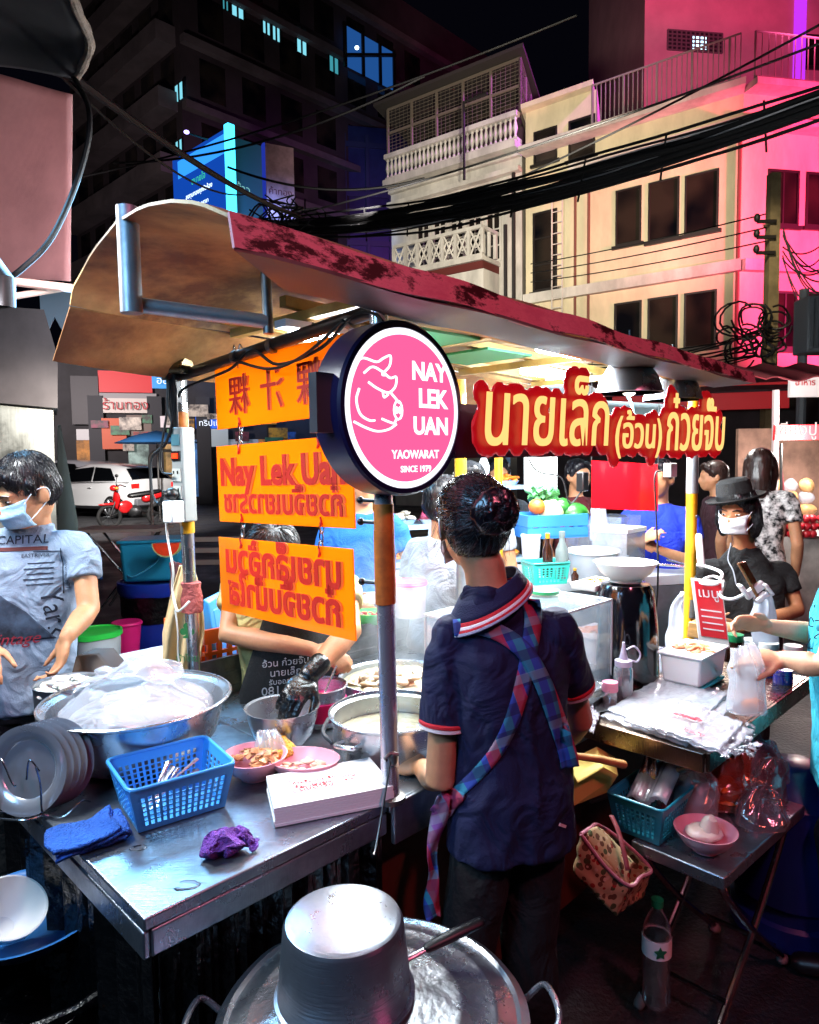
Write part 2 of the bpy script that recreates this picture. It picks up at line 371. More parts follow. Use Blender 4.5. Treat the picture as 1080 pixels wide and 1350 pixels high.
glassdark = M('window_glass', '#08090e', .12, spec=.7, col2='#2c2620', vs=.9, detail=1.5)
frame_d = M('dark_window_frame', '#1b1614', .5)
cream = M('cream_wall', '#cec1a0', .85, var=.16, vs=1.6, bump=.15, bs=12, stretch=(1, 1, .35))
white_w = M('white_plaster', '#c2bdb4', .85, var=.25, vs=1.8, bump=.15, bs=15, stretch=(1, 1, .4))
def face(O, ex):
    ex = V3(ex).normalized(); n = V3((ex.y, -ex.x, 0)); return V3(O), ex, n
def rect_on(F, px):
    """pixel rectangle -> (s0,s1,z0,z1) on a facade"""
    O, ex, n = F; x0, y0, x1, y1 = px; a = hit(x0, (y0+y1)/2, O, n); b = hit(x1, (y0+y1)/2, O, n); c = hit((x0+x1)/2, y1, O, n); d = hit((x0+x1)/2, y0, O, n)
    s = sorted([(a-O).dot(ex), (b-O).dot(ex)]); return s[0], s[1], c.z, d.z
def fbox(mb, F, s0, s1, z0, z1, d0, d1):
    O, ex, n = F; return mb.box(O+ex*((s0+s1)/2)+n*((d0+d1)/2)+ZZ*((z0+z1)/2), (abs(s1-s0), abs(d1-d0), z1-z0), axes(ex, n, ZZ))
def window(F, px, parent, pane_m, fr_m, nx=2, ny=1, fw=.07, sill=True, raw=False):
    s0, s1, z0, z1 = px if raw else rect_on(F, px)
    mb = MB()
    for (a, b, c, d) in ((s0, s0+fw, z0, z1), (s1-fw, s1, z0, z1), (s0+fw, s1-fw, z0, z0+fw), (s0+fw, s1-fw, z1-fw, z1)): fbox(mb, F, a, b, c, d, -.12, .035)
    for i in range(1, nx): q = s0+(s1-s0)*i/nx; fbox(mb, F, q-fw*.35, q+fw*.35, z0+fw, z1-fw, -.1, .02)
    for i in range(1, ny): q = z0+(z1-z0)*i/ny; fbox(mb, F, s0+fw, s1-fw, q-fw*.3, q+fw*.3, -.1, .025)
    if sill: fbox(mb, F, s0-.08, s1+.08, z0-.09, z0-.003, -.05, .1)
    w = part('window', mb, fr_m, parent)
    part('pane', fbox(MB(), F, s0+fw*.5, s1-fw*.5, z0+fw*.5, z1-fw*.5, -.09, .004), pane_m, w)
    return w
# --- yellow corner building
c0 = pd(971, 599, 18); c0.z = 0
FL = face(c0, (.8, -.6, 0)); FR = face(c0, (.98, .19, 0))
yb = thing('corner_building', c0, 'cream yellow corner building with dark window bays and a railed roof terrace', 'building')
eL = c0 + V3((-.8, .6, 0))*5.95; eR = c0 + V3((.98, .19, 0))*9; inn = V3((.3, .95, 0))*7
part('wall', MB().poly3([eL, c0, eR, eR+inn, c0+inn*1.15, eL+inn], ZZ*10.5), cream, yb)
m4 = c0 + V3((-.8, .6, 0))*3.75
part('upper_storey', MB().poly3([p+ZZ*10.5 for p in (eL, m4, m4+inn*.9, eL+inn*.9)], ZZ*1.2), cream, yb)
mb = MB()
for z, d, h in ((9.55, .45, .16), (6.15, .2, .28), (3.3, .25, .3), (10.42, .5, .16)):
    mb = MB(); mb.poly3([eL+FL[2]*d+ZZ*z if z != 9.55 else c0-FL[1]*4.4+FL[2]*d+ZZ*z, c0+FL[2]*d+FL[1]*(d*.3)+ZZ*z, c0+FL[1]*.003+ZZ*z, (eL if z != 9.55 else c0-FL[1]*4.4)+ZZ*z], ZZ*h)
    part('cornice', mb, white_w, yb); part('cornice', MB().poly3([c0+FR[2]*d+ZZ*z, eR+FR[2]*d+ZZ*z, eR+ZZ*z, c0+ZZ*z], ZZ*(h*.98)), white_w, yb)
part('eave', MB().poly3([p+ZZ*11.7 for p in (eL+FL[2]*.3, m4+FL[2]*.3, m4+inn*.9, eL+inn*.9)], ZZ*.14), cream, yb)
for px in ((812, 248, 846, 322), (855, 237, 896, 316), (903, 227, 948, 306), (810, 398, 846, 470), (854, 391, 894, 462), (902, 384, 945, 458)): window(FL, px, yb, glassdark, frame_d, 1, 1, .05)
window(FL, (703, 278, 735, 383), yb, glassdark, frame_d, 1, 3, .06)
for px in ((704, 170, 735, 214), (750, 155, 785, 208)): window(FL, px, yb, glassdark, frame_d, 1, 1, .05)
for px in ((1012, 224, 1053, 298), (1062, 228, 1104, 300), (1020, 384, 1050, 460), (1060, 385, 1104, 460)): window(FR, px, yb, glassdark, frame_d, 2, 1, .06)
mb = MB()
def rail(mb, a, b, z0, z1, n, r=.015, posts=4):
    for i in range(n+1): p = lerp(a, b, i/n); mb.tube([V3((p.x, p.y, z0)), V3((p.x, p.y, z1))], r*(2.2 if i % max(1, n//posts) == 0 else 1), 4)
    for z in (z0+.05, z1): mb.tube([V3((a.x, a.y, z)), V3((b.x, b.y, z))], r*1.7, 5)
rail(mb, m4+FL[2]*.35, c0+FL[2]*.4, 10.58, 11.65, 30); part('terrace_railing', mb, M('rail_paint', '#8d7f80', .5), yb); mb = MB(); rail(mb, c0+FR[2]*.4, eR+FR[2]*.4, 10.58, 11.65, 50)
part('terrace_railing', mb, M('rail_paint', '#8d7f80', .5), yb)
mb = MB(); l0 = c0-FL[1]*4.85+FL[2]*.2
for s in (-.16, .16): mb.tube([l0+FL[1]*s+ZZ*4, l0+FL[1]*s+ZZ*9.3], .022, 5)
for i in range(18): z = 4.1+i*.3; mb.tube([l0+FL[1]*-.16+ZZ*z, l0+FL[1]*.16+ZZ*z], .016, 5)
part('ladder', mb, white_w, yb)
for s in (3.95, 4.35, .05): p = c0-FL[1]*s+FL[2]*.08; part('drain_pipe', MB().tube([p+ZZ*.2, p+ZZ*9.4], .04, 6), M('rust_pipe', '#6a4436', .7), yb)
# tank on the roof
# --- white balconied building
d0 = eL - FL[1]*.12; FW = face(d0, (.8, -.6, 0)); wL = 4.95
wb_ = thing('balconied_building', d0, 'off white old building with latticed balcony, cornices and a caged roof', 'building')
dl = d0 - FW[1]*wL
part('wall', MB().poly3([dl, d0, d0+inn, dl+inn], ZZ*10.85), white_w, wb_)
mb = MB()
for z, d, h in ((9.7, .12, .1), (10.05, .25, .14), (10.5, .16, .12), (10.66, .45, .2), (10.87, .3, .1), (6.1, .2, .2)):
    part('cornice', MB().poly3([dl+FW[2]*d+ZZ*z, d0+FW[2]*d+ZZ*z, d0+ZZ*z, dl+ZZ*z], ZZ*h), white_w, wb_)
mb = MB()
for i in range(30):
    p = lerp(dl, d0, (i+.5)/30)+FW[2]*.25; mb.lathe([(.03, 0), (.06, .02), (.03, .1), (.075, .28), (.03, .5), (.06, .56), (.03, .6)], p+ZZ*10.97, 6)
mb.poly3([dl+FW[2]*.36+ZZ*11.57, d0+FW[2]*.36+ZZ*11.57, d0+FW[2]*.14+ZZ*11.57, dl+FW[2]*.14+ZZ*11.57], ZZ*.14)
part('balustrade', mb, white_w, wb_)
s0, s1, zb, zt = rect_on(FW, (540, 282, 664, 335)); zb, zt = 7.55, 8.45; s0 += .1
bal = part('balcony', fbox(fbox(MB(), FW, s0, s1-.15, zb-.95, zb-.35, .003, .95), FW, s0-.05, s1-.1, zb-.12, zb, .003, 1.1), white_w, wb_)
mb = MB()
fbox(mb, FW, s0, s1-.15, zb-.348, zb-.123, .01, .99)
part('balcony_band', mb, M('dark_red_trim', '#5a1f1a', .7), wb_)
mb = MB()
fbox(mb, FW, s0, s1-.15, zb+.002, zb+.08, .95, 1.05); fbox(mb, FW, s0, s1-.15, zt-.1, zt, .94, 1.06)
n = 7; st = (s1-.15-s0)/n; O, ex, nn = FW
for i in range(n+1): fbox(mb, FW, s0+i*st-.045, s0+i*st+.045, zb+.08, zt-.1, .955, 1.045)
for i in range(n):
    a, b = s0+i*st+.05, s0+(i+1)*st-.05
    for p, q in (((a, zb+.08), (b, zt-.1)), ((a, zt-.1), (b, zb+.08))): mb.tube([O+ex*p[0]+nn*1+ZZ*p[1], O+ex*q[0]+nn*1+ZZ*q[1]], .035, 4)
    c = O+ex*((a+b)/2)+nn*1+ZZ*((zb+zt)/2); mb.tube([c+ex*(.17*math.cos(t*math.pi/4))+ZZ*(.17*math.sin(t*math.pi/4)) for t in range(8)], .03, 4, closed=True)
for q in (0, .5, 1): fbox(mb, FW, s1-.25, s1-.15, zb+.08, zt-.1, .1+q*.8, .2+q*.7)
fbox(mb, FW, s1-.26, s1-.14, zt-.1, zt+.002, .0, .94)
part('balcony_lattice', mb, white_w, wb_)
for i in range(5):
    a = s0+.2+i*.66; window(FW, (a, a+.56, 7.6, 9.55), wb_, glassdark, white_w, 2, 4, .07, False, True)
# roof cage
mb = MB(); cz0, cz1 = 11.72, 13.25; ca, cb = dl+FW[2]*.1, d0+FW[2]*.1; cc = cb+inn*.62
for a, b, n in ((ca, cb, 5), (cb, cc, 4)):
    for i in range(n+1):
        p = lerp(a, b, i/n); mb.tube([p+ZZ*cz0, p+ZZ*cz1], .05, 5)
    for z in (cz0, (cz0+cz1)/2, cz1): mb.tube([a+ZZ*z, b+ZZ*z], .045, 5)
    k = int((b-a).length/.16)
    for i in range(k): p = lerp(a, b, i/k); mb.tube([p+ZZ*cz0, p+ZZ*cz1], .009, 3)
    for i in range(14): z = cz0+(cz1-cz0)*i/14; mb.tube([a+ZZ*z, b+ZZ*z], .009, 3)
part('roof_cage_grille', mb, M('cage_paint', '#6b6054', .6), wb_)
part('cage_roof', MB().poly3([p+ZZ*13.3 for p in (ca+FW[2]*.4-FW[1]*.3, cb+FW[2]*.4+FW[1]*.3, cc+FW[1]*.3, ca+inn*.62)], ZZ*.1), M('roof_sheet', '#3a352f', .7), wb_)
part('cage_room', MB().poly3([p+ZZ*10.85 for p in (dl+inn*.3, d0+inn*.3, d0+inn*.95, dl+inn*.95)], ZZ*2.3), M('cage_dark_wall', '#4a3f34', .9, var=.4, vs=2), wb_)
mb = MB()
for s, z0, z1 in ((.22, 3.2, 10.2), (.5, 3.0, 8.6)): p = d0-FW[1]*s+FW[2]*.12; mb.tube([p+ZZ*z0, p+ZZ*z1], .06, 6)
p = d0-FW[1]*.5+FW[2]*.2; mb.tube(curve([p-FW[1]*2.6+ZZ*5.7, p-FW[1]*.8+ZZ*6.0, p-FW[1]*.3+ZZ*5.8, p-FW[1]*.1+ZZ*5.2, p-FW[1]*.1+ZZ*3.5]), .05, 6)
p = d0-FW[1]*1.3+FW[2]*1.15; mb.tube([p+ZZ*9.8, p+ZZ*12.0, p+FW[1]*.8+ZZ*12.0], .045, 6)
part('drain_pipe', mb, M('dark_pipe', '#201c1c', .6), wb_)
# --- pink tower
pk = M('tower_wall', '#b98a8e', .85, var=.12, vs=.8, bump=.1, bs=8)
t0 = pd(850, 50, 30); t0.z = 0; FT = face(t0, (.99, .14, 0))
tw = thing('tower_block', t0, 'tall plain rendered tower washed in pink light behind the roof terrace', 'building')
part('wall', MB().poly3([t0, t0+FT[1]*14, t0+FT[1]*14+V3((0, 9, 0)), t0+V3((0, 9, 0))], ZZ*27), pk, tw)
mb = MB(); s0, s1, z0, z1 = rect_on(FT, (880, 42, 952, 68))
for i in range(13): a = s0+(s1-s0)*i/12; fbox(mb, FT, a-.03, a+.03, z0, z1, -.02, .05)
for i in range(6): z = z0+(z1-z0)*i/5; fbox(mb, FT, s0, s1, z-.025, z+.025, -.02, .045)
part('vent_grille', mb, M('vent_block', '#5a4a4c', .8), tw)
w = part('vent_glass', fbox(MB(), FT, s0, s1, z0, z1, -.02, .01), M('vent_dark', '#1b1218', .5), tw)
sm = (s0+s1)/2; part('lit_vent', fbox(MB(), FT, sm-.1, sm+.5, z0+.1, z1-.15, 0, .02), EM('pale_glow', '#bfe6ff', 2.2), tw)
part('light_strip', fbox(MB(), FT, *rect_on(FT, (1045, 60, 1059, 140))[:2], 12, 27, .0, .12), EM('purple_neon', '#b22ee0', 1.1), tw)
window(FT, (1056, 46, 1100, 90), tw, glassdark, frame_d, 1, 1, .1)
# --- tall dark apartment tower on the left street
dk = M('dark_concrete', '#34292e', .9, var=.35, vs=.5, bump=.1, bs=5)
dk2 = M('pale_concrete', '#5a5052', .9, var=.35, vs=.5)
a0 = pd(246, 300, 35); a0.z = 0; FA = face(a0, (.72, -.69, 0)); FB = face(a0, (.69, .72, 0))
at = thing('apartment_tower', a0, 'tall dark apartment tower with banded balconies and few lit windows', 'building')
aL = a0-FA[1]*13; aR = a0+FB[1]*30
part('wall', MB().poly3([aL, a0, aR, aR+V3((-9, 9, 0)), aL+V3((6, 12, 0))], ZZ*30), dk, at)
mb = MB()
for i in range(9):
    z = 3.4+i*3.0
    part('balcony', MB().poly3([aL+FA[2]*1.0+ZZ*z, a0-FA[1]*.4+FA[2]*1.0+ZZ*z, a0-FA[1]*.4+ZZ*z, aL+ZZ*z], ZZ*.9), dk2, at)
    part('ledge', MB().poly3([a0+FB[2]*.4+ZZ*z, aR+FB[2]*.4+ZZ*z, aR+ZZ*z, a0+ZZ*z], ZZ*.35), dk2, at)
for i in range(2, 8):
    for k in range(6): part('window', fbox(MB(), FA, -12.4+k*2.1, -11.1+k*2.1, 4.5+i*3, 6.2+i*3, -.1, .02), glassdark, at)
    for k in range(7): part('window', fbox(MB(), FB, 1+k*2.4, 2.4+k*2.4, 4.3+i*3, 6.1+i*3, -.1, .02), glassdark, at)
lit = EM('lit_window_cyan', '#7fd4e6', .9); lit2 = EM('lit_window_teal', '#4fb8c8', .5)
for F, px, mt in ((FB, (304, 0, 321, 22), lit), (FB, (292, 0, 301, 12), lit2), (FB, (345, 25, 356, 44), lit), (FB, (358, 32, 369, 53), lit), (FB, (390, 38, 404, 70), lit), (FB, (433, 68, 446, 95), lit2), (FA, (231, 110, 243, 132), lit), (FA, (196, 130, 204, 141), lit2), (FA, (232, 185, 242, 202), lit)):
    s0, s1, z0, z1 = rect_on(F, px)
    w = part('lit_window', fbox(MB(), F, s0, s1, z0, z1, .0, .03), mt, at)
    b = MB(); 
    for q in (s0, (s0+s1)/2, s1): fbox(b, F, q-.05, q+.05, z0-.05, z1+.05, .02, .07)
    part('window_frame', b, frame_d, w)
s0, s1, z0, z1 = rect_on(FB, (448, 55, 512, 106)); w = part('lit_window', fbox(MB(), FB, s0, s1, z0, z1, .41, .45), EM('lobby_blue', '#2a66b8', .45), at)
b = MB()
for q in (s0, s0+.35*(s1-s0), s0+.7*(s1-s0), s1): fbox(b, FB, q-.1, q+.1, z0-.1, z1+.1, .43, .55)
b.tube([FB[0]+FB[1]*s0+FB[2]*.6+ZZ*(z0+.5), FB[0]+FB[1]*s1+FB[2]*.6+ZZ*(z1-.2)], .12, 5)
part('window_frame', b, frame_d, w)
part('ceiling_lamp', MB().ell(FB[0]+FB[1]*(s0+.8)+FB[2]*.6+ZZ*(z0+1.2), (.12, .12, .1)), EM('cool_lamp', '#d8f4ff', 4), w)
# --- blue tinted block
b0 = pd(392, 300, 42); b0.z = 0
bb = thing('office_block', b0, 'dark blue glazed office block rising behind the neon signs', 'building')
FO = face(b0, (.97, .2, 0)); mb = MB()
part('wall', MB().poly3([b0, b0+FO[1]*7, b0+FO[1]*7+V3((0, 8, 0)), b0+V3((0, 8, 0))], ZZ*21), M('blue_glass_wall', '#1c2b50', .35, var=.4, vs=.6), bb)
for i in range(7): fbox(mb, FO, 0, 7, 3+i*2.8, 3.3+i*2.8, .0, .1)
for i in range(6): fbox(mb, FO, i*1.35, i*1.35+.2, .5, 20.5, .0, .14)
part('facade_grille', mb, M('blue_mullion', '#22304e', .4), bb)
part('lit_window', fbox(MB(), FO, *rect_on(FO, (392, 198, 407, 232)), .0, .15), EM('dim_cyan', '#2b8fb0', .35), bb)
# --- blue LED hoarding, pink panel
h0 = pd(301, 283, 24); FH = face((h0.x, h0.y, 0), (.72, -.69, 0)); led = thing('led_hoarding', h0, 'glowing blue LED hoarding with white lettering on the dark tower', 'sign')
s0, s1, z0, z1 = rect_on(FH, (228, 178, 301, 283)); z0, z1 = h0.z, h0.z+2.75
nt_mat = EM('led_blue', '#0e3f9e', 1.0)
part('panel', fbox(MB(), FH, s0, 0, z0, z1, -.2, 0), nt_mat, led)
part('light_edge', fbox(MB(), FH, -.02, .22, z0-.1, z1+.1, -.2, .05), EM('led_edge', '#3fd0ff', 2.6), led)
part('top_glow', fbox(MB(), FH, s0+.4, -.1, z1-.75, z1-.15, .0, .02), EM('led_blue_hi', '#2c86e8', 1.3), led)
for txt, z, w_, s in (('ลงทุนทองทุกหัวร้อง', 1.15, 1.75, .3), ('เปิดวันนี้ทุกสาขา', .72, 1.2, .24), ('สบายใจ', 1.55, .9, .2)):
    text('lettering', txt, h0+FH[1]*(s0*.5)+FH[2]*.02+ZZ*z, FH[1], ZZ, s, EM('led_white', '#d8f0ff', 2.2) if s > .22 else EM('led_green', '#3fd08a', 1.), led, fit=w_)
part('bracket', fbox(MB(), FH, s0*.6, s0*.4, z0-1.5, z1, -.5, -.21), frame_d, led)
g0 = pd(352, 288, 22); FG = face((g0.x, g0.y, 0), (.9, .43, 0)); gp = thing('upright_signboard', g0, 'narrow upright pinkish sign panel beside the blue LED hoarding', 'sign')
s0, s1, z0, z1 = rect_on(FG, (352, 192, 388, 288))
part('board', fbox(MB(), FG, 0, s1, z0, z1, -.15, 0), M('pink_panel', '#b08a94', .6, var=.3, vs=3), gp)
part('side_trim', fbox(MB(), FG, -.06, .0, z0, z1, -.2, .02), EM('blue_trim', '#2a3fc0', .5), gp)
text('lettering', 'ค้าทอง', g0+FG[1]*(s1/2)+FG[2]*.01+ZZ*(.75), FG[1], ZZ, .3, M('maroon_ink', '#5a1f30'), gp, fit=s1*.8)
# small teal side sign
q0 = pd(305, 285, 25); FQ = face(q0, (.72, .69, 0)); ts = thing('shop_sign', q0, 'dim teal upright shop sign behind the blue LED hoarding', 'sign')
part('board', fbox(MB(), FQ, 0, 1.6, 0, 2.7, -.1, 0), M('teal_board', '#16404a', .6, emit='#16505a', es=.25), ts)
text('lettering', 'ข้าว', q0+FQ[1]*.5+FQ[2]*.01+ZZ*.9, FQ[1], ZZ, .4, EM('teal_text', '#8fd8d8', .6), ts)
p = pd(246, 174, 22); sl = thing('wall_lamp', p, 'small bright violet lamp high on the dark street front', 'lamp')
part('lamp_head', MB().ell(p, (.08, .08, .05)), EM('violet_lamp', '#b8a0ff', 4), sl)
part('lamp_arm', MB().tube([p+V3((0, .1, .02)), p+V3((.3, 1.2, .3))], .03, 6), frame_d, sl)

# --- overhead cables
blk = M('cable_black', '#0c0c0e', .55, spec=.4)
def cable(name, pts, r, label, n=6): return solo(name, MB().tube(pts, r, n), blk, label, 'cable')
BA = pd(335, 300, 13.5); BB = pd(1130, 118, 6.5); mb = MB(); mbs = MB()
for i in range(34):
    ang = i*2.4; rr = .022*math.sqrt(i); o = V3((rr*.3*math.cos(ang), rr*.3*math.sin(ang), rr*math.sin(ang)*1.2))
    pts = []
    sg = .35+.1*math.sin(i*1.7)
    for k in range(25):
        t = k/24; p = lerp(BA, BB, t)-ZZ*(sg*4*t*(1-t)); p += o*(1+.25*math.sin(t*9+i)) + noise.noise_vector(p*.7+V3((i, 0, 0)))*.035; pts.append(p)
    (mb if i % 6 else mbs).tube(pts, rnd(.013, .026) if i % 6 else .009, 5)
cb = thing('cable_bundle', BA, 'thick sagging bundle of black overhead cables crossing before the cream buildings', 'cables')
part('cable_strands', mb, blk, cb)
part('pale_strands', mbs, M('cable_grey', '#8a8a90', .5), cb)
for k in range(9):
    t = .12+k*.1; p = lerp(BA, BB, t)-ZZ*(1.4*t*(1-t)); part('cable_tie', MB().tube([p+ZZ*.2, p-ZZ*.28+V3((rnd(-.1, .1), 0, 0))], .012, 4), blk, cb)
for pts, r, lab in (
    (sag(pd(380, 285, 14), pd(1100, 50, 9), .15), .016, 'thin black wire running up to the pink tower, above the bundle'),
    (sag(pd(590, 275, 14), pd(1100, 22, 9), .1), .016, 'topmost thin wire crossing before the roof railing'),
    (sag(pd(95, 100, 5), pd(395, 285, 12), .12), .03, 'thick dark cable falling from the pink sheet toward the cable knot'),
    (sag(pd(60, 80, 5), pd(330, 255, 12), .3), .012, 'thin wire falling from the dark awning to the hoarding'),
    (sag(pd(700, 372, 17), pd(1010, 318, 12), .05), .012, 'lower wire strung along the cream front to the pole'),
    (sag(pd(700, 360, 17), pd(1010, 300, 12), .05), .012, 'middle wire strung along the cream front to the pole'),
    (sag(pd(700, 348, 17), pd(1010, 282, 12), .05), .012, 'upper wire strung along the cream front to the pole'),
    (sag(pd(150, 215, 20), pd(560, 100, 18), .5), .03, 'slack wire before the dark tower'),
    (sag(pd(300, 220, 18), pd(560, 235, 18), .4), .03, 'slack wire over the blue office block'),
    (sag(pd(100, 235, 20), pd(760, 20, 16), .3), .025, 'long wire slanting up past the unlit windows')):
    cable('overhead_wire', pts, r, lab)
mb = MB()
for i in range(14):
    c = pd(378+rnd(-30, 30), 285+rnd(-14, 14), 12); q = [c+V3((rnd(-.4, .4), rnd(-.2, .2), rnd(-.25, .25))) for _ in range(5)]; mb.tube(curve(q, 4), .014, 4)
solo('cable_knot', mb, blk, 'messy knot of black cables below the pink sign panel', 'cables')
# --- utility pole with coils
u0 = pd(1014, 500, 12); u0.z = 0
up = thing('utility_pole', u0, 'square concrete utility pole in front of the pink lit corner', 'pole')
part('post', MB().box(u0+ZZ*3.1, (.2, .2, 6.2), None, .8), M('pole_concrete', '#7d6d4c', .85, var=.3, vs=4, bump=.2), up)
mb = MB()
for z in (4.9, 5.15, 5.4): mb.box(u0+ZZ*z+V3((-.16, -.12, 0)), (.3, .05, .05)); mb.ell(u0+ZZ*z+V3((-.32, -.12, .06)), (.05, .05, .07))
part('insulator', mb, frame_d, up)
mb = MB()
for i in range(26):
    c = u0+V3((rnd(-.85, .0), -.25+rnd(-.08, .08), 3.55+rnd(-.35, .3))); r = rnd(.12, .34); ph = rnd(0, 6)
    mb.tube([c+V3((r*math.cos(t*.42+ph), .05*math.sin(t+i), r*.9*math.sin(t*.42+ph))) for t in range(rnd(9, 15).__int__())], .017, 5)
part('cable_coils', mb, blk, up)
mb = MB()
for i in range(12):
    a = u0+V3((.1, -.15, 4.9+rnd(-.2, .5))); b = pd(1100, 330+rnd(-30, 90), 11); mb.tube(sag(a, b, rnd(.2, .6)), .012, 4)
    a = u0+V3((-.3, -.2, 3.4+rnd(-.2, .3))); b = pd(760+rnd(-40, 60), 470+rnd(-10, 30), 14); mb.tube(sag(a, b, rnd(.05, .2)), .012, 4)
part('slack_wires', mb, blk, up)
x0 = pd(1074, 430, 10.5); tr = thing('transformer_box', x0, 'grey finned transformer box on the street beside the concrete pole', 'transformer')
part('tank', MB().box(x0, (.42, .4, .8)), M('grey_paint', '#6f757c', .5), tr, bevel=.02)
mb = MB()
for i in range(6): mb.box(x0+V3((-.17+i*.07, -.23, 0)), (.02, .07, .7))
part('cooling_fins', mb, M('grey_paint', '#6f757c'), tr)
part('mounting_pole', MB().tube([V3((x0.x, x0.y+.3, 0)), V3((x0.x, x0.y+.3, x0.z+.6))], .07, 8), M('grey_paint', '#6f757c'), tr)
# ================================================================== THE FOOD CART
steel = STEEL('cart_steel', '#a2acb8', .28, var=.3, metal=.92, bump=.14)
steel_d = STEEL('worn_steel', '#7d7a78', .38, var=.3)
galv = STEEL('galvanised', '#a4a8ae', .42, var=.2, metal=.75)
chrome = STEEL('chrome_pipe', '#c4c8d2', .24, scratch=(20, 20, 1), bump=.03, var=.1, metal=.75)
yel = M('yellow_paint', '#d99a12', .45, var=.3, vs=14, rvar=.15)
wood_b = M('brown_panel', '#4a2312', .55, var=.5, vs=5, stretch=(1, 1, .2))
black_p = M('black_plastic', '#0b0b0d', .4)
cart = thing('food_cart', L(0, 0, 0), 'stainless steel noodle cart with patched tin roof, posts and brown body', 'food cart')
# table leaf at the near end (u<0) and counter (u>0)
mb = MB(); mb.cbox(-.598, -.012, 0, 1.0, .775, .8); mb.cbox(-.6, -.586, .002, .998, .722, .774); mb.cbox(-.585, -.012, .0, .014, .722, .774); mb.cbox(-.585, -.012, .986, .999, .722, .774)
part('end_leaf', mb, steel, cart, bevel=.004)
for i, (x, y, rr) in enumerate(((246, 1167, .017), (182, 1118, .012), (330, 1110, .011))):
    c_ = pz(x, y, .8003); part('water_mark', MB().lathe([(rr*.62, .0), (rr*.8, .0005), (rr, .0)], c_, 36, None, sx=1.5).rough(.0025, 70, i), M('drip_mark', '#6c747e', .45, metal=.9), cart, 180)
mb = MB(); mb.cbox(-.008, 1.72, -.005, 1.0, .77, .797); mb.cbox(-.008, 1.72, -.02, -.006, .70, .8)
part('counter_top', mb, steel, cart, bevel=.004)
mb = MB(); mb.cbox(.0, 1.7, .05, .95, .12, .768); part('cart_body', mb, wood_b, cart)
mb = MB(); mb.cbox(-.5, -.46, .06, .1, 0, .722); mb.cbox(-.5, -.46, .88, .92, 0, .722); part('leaf_leg', mb, steel_d, cart)
mb = MB()
mb.sheet(lambda a, b: L(-.56+.55*a, .03+.012*math.sin(a*37)+.01*math.sin(a*91), .722-.7*b), 60, 6, .003)
mb.sheet(lambda a, b: L(-.575+.012*math.sin(a*41)+.008*math.sin(a*97), .03+.9*a, .722-.7*b), 60, 6, .003)
part('black_skirt', mb, M('bin_bag', '#050507', .28, bump=.9, bs=22, spec=.5), cart)
mb = MB()
for z in (.81, .86): mb.tube([L(.0, .97, z+.02), L(1.7, .97, z+.02)], .012, 8)
mb.cbox(0, 1.7, .96, .975, .8, .93); part('back_lip', mb, steel_d, cart)
# posts
fp = part('front_post', MB().tube([L(0, 0, .8), L(-.012, 0, 1.98)], .021, 20), chrome, cart)
part('post_foot', MB().lathe([(.035, 0), (.035, .012), (.025, .016)], L(0, 0, .8), 20), steel_d, fp)
tp = M('orange_tape', '#b8641e', .55, var=.35, vs=20)
mb = MB()
for z, h, d in ((1.53, .1, .0022), (1.31, .13, .003), (1.40, .1, .0018), (1.27, .04, .0025)): mb.tube([L(-.012*(z-.8)/1.18, 0, z), L(-.012*(z+h-.8)/1.18, 0, z+h)], .021+d, 20)
part('peeling_tape', mb.rough(.002, 40), tp, fp)
for z in (1.315, 1.455, 1.505, 1.56): p = L(-.007, .02, z); part('hook_pin', MB().tube([p, p+V3((-.037, .011, .002))], .0045, 8).ell(p+V3((-.04, .012, .002)), .009, n=8, m=6), black_p, fp)
mb = MB(); mb.tube([L(-.018, -.008, .905), L(-.03, -.015, .915), L(-.018, -.02, .925), L(.0, -.03, .92)], .004, 6); mb.tube([L(-.012, -.018, .92), L(-.05, -.03, .82), L(-.09, -.045, .735), L(-.1, -.05, .728)], .0028, 6); mb.ell(L(-.008, -.02, .91), (.011, .011, .018), n=10)
part('hanging_rod', mb, steel_d, fp)
lp = part('back_post', MB().tube([L(.02, .955, .5), L(0, .955, 1.88)], .021, 20), STEEL('pale_post', '#c6c8cc', .22, var=.1), cart)
part('rust_sleeve', MB().tube([L(.009, .955, 1.37), L(.008, .955, 1.43)], .0225, 20), yel, lp)
part('rust_sleeve', MB().tube([L(.003, .955, 1.66), L(.002, .955, 1.76)], .0222, 20), tp, lp)
bm = MB(); bm.lathe([(.022, -.05), (.034, -.045), (.036, 0), (.03, .03), (.033, .05), (.022, .055)], L(.014, .955, 1.155), 20); bm.rough(.005, 60)
part('cloth_band', bm, M('faded_red_cloth', '#a8504c', .9, bump=.6, bs=80), lp)
rp = part('far_post', MB().tube([L(1.64, 0, .8), L(1.655, 0, 1.97)], .021, 16), yel, cart)
part('steel_sleeve', MB().tube([L(1.649, 0, 1.45), L(1.651, 0, 1.6)], .0225, 16), galv, rp)
for z in (1.12, 1.28, 1.36): part('bolt', MB().ell(L(1.645, -.02, z), .007, n=8, m=6), steel_d, rp)
bp = part('back_far_post', MB().tube([L(1.65, .955, .5), L(1.65, .955, 1.83)], .02, 12), yel, cart)
mp_ = part('middle_post', MB().tube([L(.98, .62, .8), L(.98, .62, 1.62)], .021, 14), galv, cart)
part('yellow_sleeve', MB().tube([L(.98, .62, 1.4), L(.98, .62, 1.9)], .023, 14), yel, mp_)
